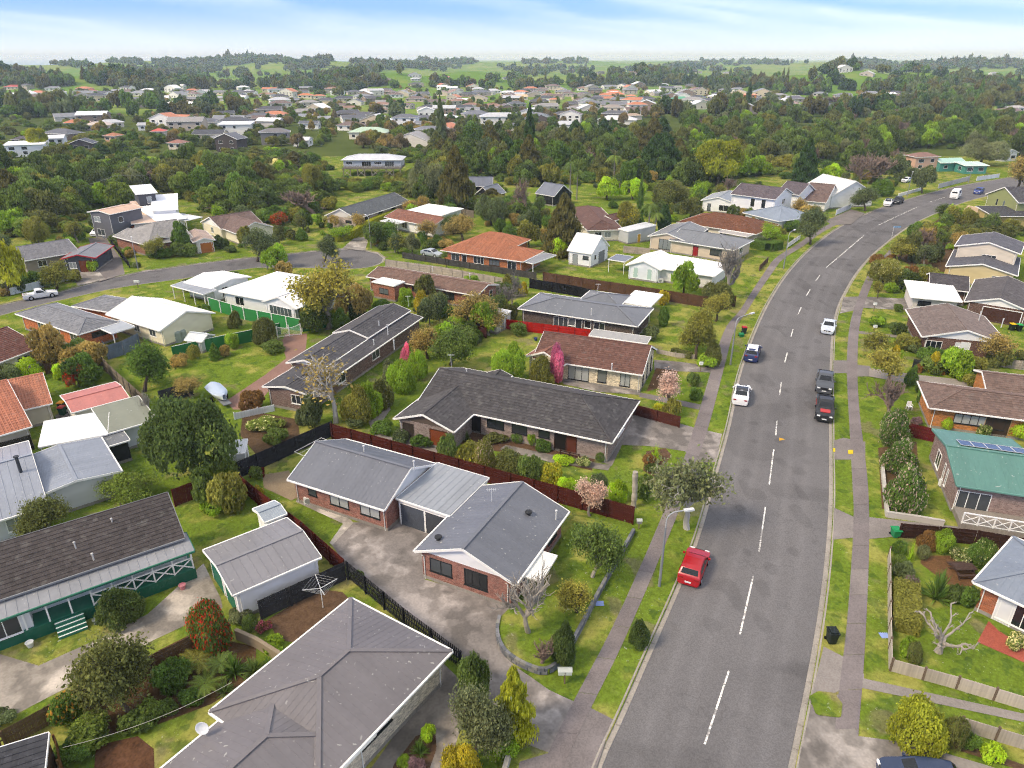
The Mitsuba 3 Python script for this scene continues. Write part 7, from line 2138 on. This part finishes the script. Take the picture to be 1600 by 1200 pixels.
bare_tree|grey brown bare tree near the small black barn|bare||822|346|270|60|tree|pink
lime_tree|brilliant lime green tree mass, left half behind the dark brown roof|round_small|lime|948|312|274|46|tree|b
lime_tree|brilliant lime green tree mass, right half behind the dark brown roof|round_small|lime|988|312|276|44|tree|b
round_tree|large dark domed tree right of the lime trees|round|olive|1042|326|276|72|tree|b
yolive_tree|great yellow green domed tree over the two storey white house|round|chartreuse|1120|292|214|92|tree|b
bare_tree|pale bare bush below the great yellow green tree|twiggy||1132|306|274|42|tree|pink
shrub|bright bush left of the two storey white house|bush|bright|1090|312|286|30|shrub|b
olive_tree|rounded olive tree at the low white house|round_small|olive|1078|342|306|46|tree|b
palm_tree|tall palm left of the columnar cypress|palm|mid|1012|372|306|34|palm|grey
palm_tree|shorter palm next to the tall one|palm|fern|1022|372|322|30|palm|grey
cypress_tree|dark columnar cypress behind the beige house|column|deep|1036|368|320|22|conifer|dark
shrub|yellow green hedge tree behind the pale box shed|bush_fine|yolive|976|358|312|44|shrub|b|gold|.06
conifer_tree|tall slim green conifer among the palms|spire|green|998|350|272|16|conifer|dark
palm_tree|very tall slim palm in the clearing, left one|palm|mid|890|312|240|26|palm|grey
palm_tree|very tall slim palm in the clearing, right one|palm|mid|901|312|256|24|palm|grey
palm_tree|tall palm against the dark conifers|palm|fern|959|290|232|34|palm|grey
conifer_tree|tall dark pyramidal conifer beside the black steep house|conifer|brown|714|330|228|58|conifer|dark
pine_tree|sharp pointed pine standing out before the suburb|spire|deep|827|252|162|30|conifer|dark
araucaria_tree|tall open layered pine left of the suburb centre|spire|greygreen|690|228|150|24|conifer|dark
round_tree|dark round tree on the skyline of the far hill|round_small|deep|1323|148|122|30|tree|b
street_tree|grey street tree at the white picket fence|open|greygreen|1266|382|316|52|tree|b
street_tree|grey street tree near the camper van|open|greygreen|1352|330|288|44|tree|b
street_tree|grey street tree near the white car at the far bend|round_small|greygreen|1440|302|258|36|tree|b
tan_tree|tan leaved tree cut by the right frame edge at the far bend|sparse|tan|1588|304|240|60|tree|b
grey_tree|pale grey green domed tree by the teal house|round|silver|1533|258|214|74|tree|b
bare_tree|large pinkish bare tree behind the pale roofed house|bare||1335|300|232|70|tree|pink
bare_tree|second pinkish bare tree at the far bend|twiggy||1375|290|236|64|tree|pink
grey_tree|grey tree above the white car at the far bend|open|greygreen|1405|282|234|50|tree|b
shrub|golden tree bush near the camper van|bush_fine|yolive|1305|312|276|40|shrub|b
lime_tree|lime green clipped tree behind the pale roofed house|round_small|lime|1294|286|254|36|tree|b
shrub|dark green bush bank behind the white off-road car|bush_fine|green|1378|306|276|40|shrub|b
conifer_tree|dark cypress in the bush above the pale roofed house|conifer|deep|1255|290|216|40|conifer|dark
shrub|brown twiggy bush in front of the brown garage|bush|tan|1262|342|318|40|shrub|b
shrub|yellow green bushes at the clipped hedges|bush|yolive|1210|372|350|30|shrub|b|gold|.1
shrub|dark green rounded bush in the garden behind the clipped hedge|bush|green|1236|362|342|28|shrub|b
tan_tree|spreading tan twiggy tree between the tan house and the brown tiled house|sparse|tan|738|524|452|84|tree|b
yellow_shrub|orange yellow bush beside the brown tiled house|bush_fine|gold|661|488|450|34|shrub|b
shrub|bright bush at the brown tiled house wall|bush|bright|636|478|448|26|shrub|b
shrub|dark glossy bush by the brown tiled house|bush_fine|green|690|496|462|44|shrub|b
shrub|dark hedge bush at the roof of the large dark tiled house|bush_fine|green|600|494|464|44|shrub|b
shrub|dark bush left of the hedge bush|bush_fine|deep|560|500|468|36|shrub|b
shrub|green bush by the tall green fence end|bush_fine|green|532|512|478|36|shrub|b
bare_tree|grey bare tree at the right end of the brown tiled house|bare||795|490|436|46|tree|grey
olive_tree|olive bush beside the white arched gate|bush_fine|olive|416|538|492|46|tree|b
shrub|low green mound at the curved drive|bush|mid|430|548|530|44|shrub|b
shrub|clipped olive bush in the shrub border|ball|yolive|304|560|536|24|shrub|b
shrub|dry pink brown grass mound in the shrub border|bush|tan|280|572|552|36|shrub|b
shrub|dark cone bush in the shrub border|conifer|green|337|562|534|18|shrub|b
shrub|dry brown mound right of the cone bush|bush|tan|354|556|536|26|shrub|b
shrub|bright bush against the green corrugated fence|bush|bright|365|544|518|22|shrub|b
shrub|brown olive bush by the boat|bush|rust|398|640|608|44|shrub|b
bare_shrub|bare twiggy bush under the dark grey screen fence|sparse|tan|300|622|580|56|shrub|pink
bare_shrub|dry yellow bamboo like tuft by the mossy flat garage|twiggy||240|668|606|24|shrub|pale
shrub|blue grey bush by the red fence|bush|mid|812|522|502|34|shrub|b
shrub|dry yellow bush behind the dark brick house at left|bush|gold|818|462|438|24|shrub|b
bare_tree|bare grey tree left of the dark brick house|bare||800|476|420|44|tree|grey
shrub|cream flowering tuft in the vegetable plot|bush|fern|414|668|648|60|shrub|b|cream|.1
shrub|leafy tuft in the vegetable plot|bush|mid|434|690|668|40|shrub|b
shrub|dark bush behind the vegetable plot|bush_fine|greygreen|470|664|636|20|shrub|b
shrub|small bush by the patio bench|bush|mid|402|746|726|26|shrub|b
shrub|yellow flower pot bush by the patio bench|bush|gold|404|772|756|18|shrub|b
flax_plant|spiky yucca at the end of the mottled drive|flax|lime|1024|720|692|34|flax|b
shrub|rust bush at the end of the mottled drive|bush|rust|1014|728|708|22|shrub|b
shrub|dark mat plant at the garden edge by the drive|bush|dark|1020|736|722|26|shrub|b
tan_tree|tan round tree on the slope left of the modern house|round|yolive|62|388|336|40|tree|b
tan_tree|golden tan tree behind the grey roofed house|round_small|yolive|60|372|336|36|tree|b
shrub|dark bushes by the white roof in the bush at left|bush_fine|green|118|376|346|34|shrub|b
blossom_tree|cream blossom tree in the gully|round_small|cream|434|272|246|26|tree|b
willow_tree|tall yellow green willow in the gully|round|yolive|490|308|252|40|tree|b
yolive_tree|pale golden flowering tree in the bush at far left|round|yellow|64|240|198|38|tree|b
bare_tree|grey bare tree in the bush below the power line|bare||302|300|256|46|tree|grey
rust_tree|golden orange tree in the bush below the lane|round_small|gold|318|278|254|28|tree|b
bare_tree|large grey olive tree left of the tall dark conifer|round|grey|672|316|246|64|tree|b
bare_tree|soft pink bare tree in the bush left of the white suburb houses|twiggy||700|222|194|28|tree|pink
bare_tree|bare pink tree before the orange tiled houses|twiggy||1310|170|146|50|tree|pink
tree_fern|feathery tree fern at the left of the fern garden|fern|fern|284|1062|1030|58|tree fern|dark
tree_fern|olive tree fern near the low timber wall|fern|mid|348|1050|1020|52|tree fern|dark
flax_plant|spiky flax at the foot of the tree ferns|flax|mid|352|1082|1052|46|flax|b
flax_plant|flax at the right end of the fern garden|flax|green|420|1046|1020|40|flax|b
shrub|low leafy plant under the tree ferns|bush|green|300|1096|1072|42|shrub|b
shrub|light green leafy plant by the dug garden edge|bush|fern|236|1122|1092|44|shrub|b
shrub|low green plant beside the sagging wire|bush|mid|262|1112|1088|38|shrub|b
shrub|grassy tuft at the charcoal fence foot|bush|yolive|418|948|934|24|shrub|b
shrub|small weedy tuft by the black picket fence|bush|mid|560|905|890|20|shrub|b
shrub|second weedy tuft by the black picket fence|bush|fern|596|938|924|20|shrub|b
bare_tree|white grey bare tree in the bush at the right|twiggy||1278|246|210|26|tree|grey
'''
for row in PLANTS.strip().split('\n'):
    c = row.split('|')
    plant(c[0], c[1], c[2], c[3], *map(float, c[4:8]), cat=c[8], bark=c[9] if len(c) > 9 else 'b', flower=c[10] if len(c) > 10 else None, share=float(c[11]) if len(c) > 11 else .12)


def hedge(label, pts, h, wd, leaf, z=0.0):
    """A clipped hedge along pixels of the ground: leaves over the faces of a long block."""
    line = resample([U(u, v, z)[:2] for u, v in pts], .5)
    P_, N_ = [], []
    r = np.random.default_rng(len(label))
    for e, o in ((line[0], line[0] - line[1]), (line[-1], line[-1] - line[-2])):
        o = o / np.linalg.norm(o)
        k = int(wd * h * 330)
        q = np.c_[e + np.outer((r.random(k) - .5) * wd, np.array([-o[1], o[0]])), r.random(k) * h]
        P_.append(q + r.normal(0, .04, q.shape))
        N_.append(np.tile((*o, 0), (k, 1)))
    for a, b in zip(line[:-1], line[1:]):
        L = np.linalg.norm(b - a)
        d = (b - a) / L
        n = np.array([-d[1], d[0]])
        for nrm, area in (((*n, 0), h), ((*-n, 0), h), ((0, 0, 1), wd)):
            k = int(L * area * 330)
            s, t = r.random(k), r.random(k)
            if nrm[2]:
                q = np.c_[a + np.outer(s * L, d) + np.outer((t - .5) * wd, n), np.full(k, h)]
            else:
                q = np.c_[a + np.outer(s * L, d) + np.array(nrm[:2]) * wd / 2, t * h]
            P_.append(q + r.normal(0, .04, q.shape))
            N_.append(np.tile(nrm, (k, 1)))
    v, f, t = leaf_cloud(np.vstack(P_), np.vstack(N_).astype(float), .085, r, .7)
    key = tag(numbered('hedge'), label, 'hedge')
    scene[key + '__foliage'] = mikit.ply((v + (0, 0, z), f), 'm_leaf', uv=np.c_[np.repeat(.15 + .7 * t, 4), np.full(len(v), col(LEAF[leaf]) * 64 + 8.0)])


hedge('golden green clipped hedge along the drive of the grey tiled house', [(524, 378), (550, 372), (585, 352), (622, 336)], 1.7, 1.3, 'yellow')
hedge('clipped green hedge behind the white picket fence', [(1196, 366), (1220, 374), (1236, 378)], 1.0, 1.2, 'bright')
hedge('thick clipped green hedge beside the brown hip roof', [(1176, 386), (1200, 392), (1216, 388)], 1.6, 2.0, 'green')
hedge('clipped hedge block with cream flowers at the panel fence', [(1413, 925), (1414, 990)], 1.1, 1.6, 'yolive')
hedge('dark hedge at the footpath before the grey roofed brick house', [(1050, 552), (1080, 560)], .7, .8, 'olive')
hedge('trimmed hedge in the yard of the dark brick house', [(1395, 404), (1372, 420)], .8, 1.0, 'rust')
hedge('low hedge under the wide white gable wall', [(1440, 548), (1480, 556)], .9, 1.2, 'green')

# loose garden shrubs of the middle distance, between houses, kept off roofs, roads and paths
YARDS = [('by the side street', [(0, 385), (130, 350), (330, 345), (480, 345), (560, 380), (480, 390), (300, 405), (150, 430), (0, 470)], 34), ('round the turning circle', [(490, 350), (640, 320), (720, 340), (700, 400), (610, 400), (560, 380)], 26),
         ('behind the orange house', [(680, 330), (760, 320), (880, 330), (890, 400), (760, 360)], 26), ('among the palms and lime trees', [(880, 270), (1080, 270), (1120, 330), (1040, 350), (960, 345), (900, 315)], 34), ('round the white roofed houses', [(260, 450), (420, 430), (580, 440), (640, 480), (520, 520), (330, 520)], 7),
         ('between the brown tiled house and the red fence', [(600, 470), (800, 450), (820, 500), (760, 530), (690, 560), (660, 500)], 26), ('near the two storey white house', [(1060, 310), (1140, 300), (1260, 310), (1260, 350), (1180, 400), (1100, 330)], 26), ('in the rough garden at the bend', [(1400, 400), (1480, 330), (1500, 350), (1600, 350), (1600, 370), (1470, 400), (1440, 430)], 34),
         ('behind the far bend', [(1280, 270), (1400, 262), (1440, 270), (1400, 292), (1330, 310)], 26), ('round the back lawns at the left', [(20, 540), (150, 540), (230, 600), (200, 600), (110, 600), (0, 590)], 4), ('right of the brown roofed houses', [(1330, 430), (1440, 440), (1420, 480), (1600, 560), (1600, 580), (1440, 590), (1340, 560)], 12)]
SHRUBS = [('green', 'green'), ('mid', 'mid green'), ('olive', 'olive'), ('yolive', 'yellowish olive'), ('bright', 'bright green'), ('greygreen', 'grey green'), ('tan', 'tan'), ('dark', 'dark green')]
walls = []
for k_, d_ in list(scene.items()):
    if k_.split('__')[-1].startswith('roof') and d_.get('type') == 'ply':
        v_ = meshkit.WRITTEN[d_['filename']][0]
        if v_[:, 1].min() < 330:
            walls.append(shapely.MultiPoint(v_[:, :2]).convex_hull.buffer(.7))
BUSY = shapely.union_all(walls + [ROAD.buffer(3.6), SIDE.buffer(1.0)] + [Polygon([U(*q)[:2] for q in row[3]]).buffer(.3) for row in SHEETS if row[0] in ('driveway', 'path')])
shapely.prepare(BUSY)
for where, poly, count in YARDS:
    poly = Polygon(poly)
    x0, y0, x1, y1 = poly.bounds
    n = 0
    for _ in range(2500):
        if n >= count * 1.45:
            break
        u, v = rng.uniform(x0, x1), rng.uniform(y0, y1)
        if not poly.contains(shapely.Point(u, v)):
            continue
        P = U(u, v)
        if BUSY.contains(shapely.Point(P[0], P[1])):
            continue
        n += 1
        leaf, tone = SHRUBS[rng.integers(len(SHRUBS))]
        if rng.random() < .3:
            key = tag(numbered('small_tree'), f'small {tone} tree {where}', 'tree', f'small {tone} trees {where}')
            stand(key, plant_group('round_small' if rng.random() < .45 else 'sparse', int(rng.integers(3)), LEAF[leaf], BARK['grey']), P - (0, 0, .1), rng.uniform(1.6, 2.9), rng.uniform(3.4, 5.8))
            continue
        key = tag(numbered('garden_shrub'), f'{tone} garden shrub {where}', 'shrub', f'{tone} garden shrubs {where}')
        r_ = rng.uniform(.7, 2.0)
        stand(key, plant_group('bush', int(rng.integers(3)), LEAF[leaf], BARK['b']), P - (0, 0, .05), r_, r_ * rng.uniform(1.0, 2.0))

# ---------------------------------------------------------------- bush and woods
KINDS = {  # name: label, shapes, leaves, bark, height, width, category
    'evergreen_tree': ('evergreen tree', ('round_small', 'round_small', 'tall'), (('dark', 'dark'), ('green', 'fresh green'), ('mid', 'mid green'), ('olive', 'olive'), ('mid', 'mid green')), 'b', (6, 9.5), (6, 10), 'tree'),
    'dark_conifer': ('shaggy conifer', ('conifer',), (('brown', 'brownish'), ('deep', 'deep green'), ('olive', 'olive')), 'dark', (8, 12.5), (8, 11), 'conifer'),
    'yellow_green_tree': ('leafy tree', ('round_small', 'tall'), (('yolive', 'yellowish olive'), ('fern', 'yellow green'), ('bright', 'bright green')), 'b', (5, 8), (6, 9), 'tree'),
    'bare_tree': ('leafless tree', ('twiggy',), ((None, 'pinkish grey'),), 'pink', (5, 8), (7, 10), 'tree'),
    'grey_tree': ('round tree', ('round_small',), (('greygreen', 'grey green'), ('grey', 'pale grey')), 'grey', (6, 8), (6, 9), 'tree'),
}
WOODS = [  # where, pixels, count, shares of the kinds, height
    ('in the gully behind the modern house', [(-30, 250), (60, 262), (130, 275), (260, 262), (330, 270), (420, 292), (520, 300), (500, 330), (440, 340), (330, 338), (300, 318), (150, 328), (100, 372), (-30, 375)], 130, (.56, .03, .32, .05, .04), 1.12),
    ('on the far left slope', [(-30, 175), (110, 185), (240, 188), (330, 205), (330, 232), (240, 245), (100, 255), (-30, 245)], 60, (.55, .03, .3, .06, .06), .7),
    ('below the stilt house', [(330, 240), (440, 238), (530, 266), (640, 282), (690, 290), (690, 312), (600, 300), (520, 300), (420, 292), (330, 268)], 60, (.42, .03, .43, .06, .06), .65),
    ('in the conifer belt before the suburb', [(640, 255), (700, 232), (780, 222), (900, 212), (1090, 208), (1090, 250), (1060, 282), (980, 272), (900, 282), (800, 292), (740, 275), (690, 285)], 72, (.44, .3, .2, .03, .03), 1.15),
    ('in the bush right of the street', [(1060, 198), (1150, 190), (1270, 190), (1330, 186), (1400, 174), (1500, 172), (1600, 190), (1640, 206), (1640, 258), (1560, 248), (1480, 236), (1400, 240), (1340, 246), (1270, 260), (1200, 262), (1165, 256), (1090, 235)], 165, (.66, .05, .2, .04, .05), 1.25),
    ('on the bank above the stilt house', [(560, 228), (620, 236), (700, 222), (690, 240), (640, 258)], 12, (.4, .02, .43, .1, .05), .6),
    ('behind the two storey white house', [(1085, 240), (1290, 228), (1420, 240), (1400, 262), (1310, 266), (1270, 268), (1225, 280), (1150, 286), (1090, 296)], 48, (.6, .04, .24, .06, .06), 1.1),
    ('between the clearing and the conifer belt', [(640, 268), (740, 255), (900, 262), (1090, 240), (1085, 300), (1000, 298), (900, 288), (870, 302), (790, 298), (700, 325), (640, 320)], 74, (.46, .22, .24, .04, .04), 1.0),
    ('behind the turning circle houses', [(320, 318), (430, 322), (520, 326), (505, 338), (430, 352), (330, 338)], 16, (.5, 0, .35, .1, .05), .6),
    ('round the black houses', [(700, 300), (730, 308), (800, 330), (840, 350), (780, 335), (720, 320)], 10, (.4, .1, .4, .05, .05), .8),
]
names = list(KINDS)
HOUSE_AT = np.array(PLACED)
for where, poly, count, share, tallness in WOODS:
    poly = Polygon(poly)
    x0, y0, x1, y1 = poly.bounds
    spots, tries = [], 0
    while len(spots) < count and tries < 6000:
        tries += 1
        u, v = rng.uniform(x0, x1), rng.uniform(y0, y1)
        if not poly.contains(shapely.Point(u, v)):
            continue
        P = G(u, v)
        if P is None or any(np.hypot(*(P[:2] - s_[:2])) < 3.6 for s_ in spots) or np.min(np.hypot(*(HOUSE_AT + (0, 4) - P[:2]).T)) < 10 or np.min(np.hypot(*(HOUSE_AT - (0, 9) - P[:2]).T)) < 9:
            continue
        spots.append(P)
    for P in spots:
        k = names[rng.choice(5, p=share)]
        lab, shp, lv, bk, hh, ww, cat = KINDS[k]
        leaf, tone = lv[rng.integers(len(lv))]
        key = tag(numbered(k), f'{tone} {lab} {where}', cat, f'{tone} {k.replace("_", " ")}s {where}')
        h, w_ = rng.uniform(*hh) * tallness, rng.uniform(*ww) * max(tallness, .85)
        front = np.min(np.where((np.abs(HOUSE_AT[:, 0] - P[0]) < 14) & (HOUSE_AT[:, 1] > P[1]), HOUSE_AT[:, 1] - P[1], 99))
        if front < 55:
            h *= .7
        stand(key, plant_group(shp[rng.integers(len(shp))], int(rng.integers(3)), LEAF.get(leaf), BARK[bk]), P - (0, 0, .3), w_ / 2, h)

# garden trees between the houses of the far suburb
spots, tries = [], 0
SUB = [(z, c) for z, c in ((ZONES[0][0], 210), (Polygon([(300, 168), (560, 160), (560, 200), (330, 205)]), 60), (Polygon([(555, 196), (720, 186), (730, 226), (620, 236), (560, 236)]), 70), (Polygon([(730, 190), (1060, 180), (1060, 212), (740, 224)]), 80), (ZONES[1][0], 36), (ZONES[2][0], 70), (ZONES[3][0], 36), (Polygon([(150, 175), (330, 185), (520, 180), (560, 205), (480, 240), (330, 235), (200, 225), (120, 205)]), 75))]
FAR_TREES = [('green', 'round_small', 'dark green'), ('dark', 'round_small', 'dark green'), ('mid', 'round_small', 'mid green'), ('yolive', 'round_small', 'yellow green'), ('tan', 'round_small', 'tan'), ('olive', 'tall', 'olive'), ('fern', 'round_small', 'yellow green'), ('brownpink', 'round_small', 'brownish'), ('greygreen', 'tall', 'olive')]
NEAR_TREES = [0, 0]
tag('suburb_foliage', 'trees and shrubs filling the gardens of the farthest suburb', 'trees', None, 'stuff')
for zone, count in SUB:
    NEAR_TREES[1] += 1
    x0, y0, x1, y1 = zone.bounds
    n = 0
    for _ in range(4000):
        if n >= count:
            break
        u, v = rng.uniform(x0, x1), rng.uniform(y0, y1)
        if not zone.contains(shapely.Point(u, v)):
            continue
        P = G(u, v)
        if P is None or np.min(np.hypot(*(HOUSE_AT + (0, 4) - P[:2]).T)) < 8:
            continue
        n += 1
        leaf, shp, nm = FAR_TREES[rng.integers(len(FAR_TREES))]
        where = 'at the left' if u < 420 else 'left of the middle' if u < 720 else 'in the middle' if u < 960 else 'at the right'
        if P[1] > 620 or NEAR_TREES[0] > 260:
            stand(f'suburb_foliage__{n + 1000 * NEAR_TREES[1]:05d}', plant_group(shp, int(rng.integers(2)), LEAF[leaf], BARK['b']), P - (0, 0, .3), rng.uniform(2, 4.2), rng.uniform(3.2, 6.5))
            continue
        NEAR_TREES[0] += 1
        key = tag(numbered('garden_tree'), f'{nm} garden tree between houses {where} of the far suburb', 'tree', f'{nm} trees {where} of the far suburb')
        stand(key, plant_group(shp, int(rng.integers(2)), LEAF[leaf], BARK['b']), P - (0, 0, .3), rng.uniform(2, 4.2), rng.uniform(3.5, 7.5))

# woodland, shelter belts and scrub out to the horizon: nobody could count it
tag('distant_woodland', 'woods, shelter belts and scrub covering the far land to the horizon', 'woodland', None, 'stuff')
GREEN = [(640, 122, 52, 14), (748, 120, 60, 14), (955, 120, 46, 10), (880, 124, 40, 8), (1235, 125, 70, 13), (1345, 122, 56, 12), (95, 113, 44, 9), (268, 122, 40, 6), (130, 163, 34, 9), (340, 117, 30, 5), (1440, 128, 40, 6), (1560, 127, 40, 7), (1110, 118, 40, 6), (500, 112, 30, 4), (1180, 106, 50, 4), (990, 103, 60, 4), (1490, 118, 40, 4), (445, 116, 30, 4)]
FW = ['dark', 'deep', 'brown', 'olive', 'green', 'greygreen']
k = 0
for i in range(9000):
    u, v = rng.uniform(-60, 1660), 92 + 92 * rng.random() ** 1.7
    if v > 150 and rng.random() < .6:
        continue
    clump = float(meshkit.fbm(np.array([[u / 60, v / 7, 0]]), 3, 9)[0])
    ing = any(((u - a) / c) ** 2 + ((v - b) / d) ** 2 < 1 for a, b, c, d in GREEN)
    if (ing and rng.random() < .975) or clump < .4 + .1 * (v < 110):
        continue
    P = G(u, v)
    if P is None or P[1] < 430 or P[1] > 8500 or np.min(np.hypot(*(HOUSE_AT + (0, 5) - P[:2]).T)) < 12 or any(z.contains(shapely.Point(u, v)) for z, _ in ZONES[:4]):
        continue
    s = 1 + min(P[1] / 2600, 1.6)
    tall = rng.random() < .06
    stand(f'distant_woodland__{k:04d}', plant_group('spire' if tall and P[1] < 1500 else 'far', int(rng.integers(3)) if not tall else 0, LEAF[FW[rng.integers(6)]], BARK['dark']), P - (0, 0, .6), rng.uniform(3, 6.5) * s * (.7 if tall else 1), rng.uniform(5, 11) * (1 + .5 * tall) * min(s, 1.5))
    k += 1
# pines on the ridges that break the horizon
for u0, u1, v, n, hh in ((370, 520, 92, 130, (12, 18)), (240, 380, 97, 60, (10, 15)), (1155, 1215, 96, 18, (13, 19)), (1225, 1260, 98, 7, (12, 20)), (1520, 1600, 94, 40, (10, 16)), (1440, 1530, 102, 46, (13, 22)), (545, 720, 97, 60, (8, 14)), (0, 70, 112, 26, (9, 15)), (850, 860, 95, 3, (18, 24)), (140, 160, 94, 5, (12, 20))):
    for _ in range(n):
        P = G(rng.uniform(u0, u1), v + rng.uniform(-1, 4))
        if P is None or P[1] > 6000:
            continue
        stand(f'distant_woodland__{k:04d}', plant_group('far' if rng.random() < .7 else 'spire', 0, LEAF[FW[rng.integers(3)]], BARK['dark']), P - (0, 0, .6), rng.uniform(5, 10), rng.uniform(*hh))
        k += 1

# low scrub between the bush trees, so that no bare ground shows
tag('undergrowth', 'low scrub and ferns filling the bush between the trees', 'undergrowth', None, 'stuff')
k = 0
for where, poly, count, share, tallness in WOODS:
    poly = Polygon(poly)
    x0, y0, x1, y1 = poly.bounds
    n = 0
    while n < count * 2.2:
        u, v = rng.uniform(x0, x1), rng.uniform(y0, y1)
        if not poly.contains(shapely.Point(u, v)):
            continue
        n += 1
        P = G(u, v)
        if P is None or np.min(np.hypot(*(HOUSE_AT + (0, 4) - P[:2]).T)) < 6:
            continue
        stand(f'undergrowth__{k:04d}', plant_group('bush', int(rng.integers(2)), LEAF[('mid', 'yolive', 'fern', 'green')[rng.integers(4)]], BARK['b']), P - (0, 0, .2), rng.uniform(1.6, 3.2), rng.uniform(1.5, 3.4))
        k += 1

# ---------------------------------------------------------------- air
scene['haze_air'] = {'type': 'homogeneous', 'albedo': {'type': 'rgb', 'value': [.92, .945, .985]}, 'sigma_t': {'type': 'rgb', 'value': [1.2e-4, 1.4e-4, 1.7e-4]}}
scene['haze'] = {'type': 'cube', 'to_world': T().translate([0, 29000, -18]).scale([62000, 31500, 103]), 'bsdf': {'type': 'null'}, 'interior': {'type': 'ref', 'id': 'haze_air'}}
tag('haze', 'thin pale haze over the far land', None, None, 'stuff')
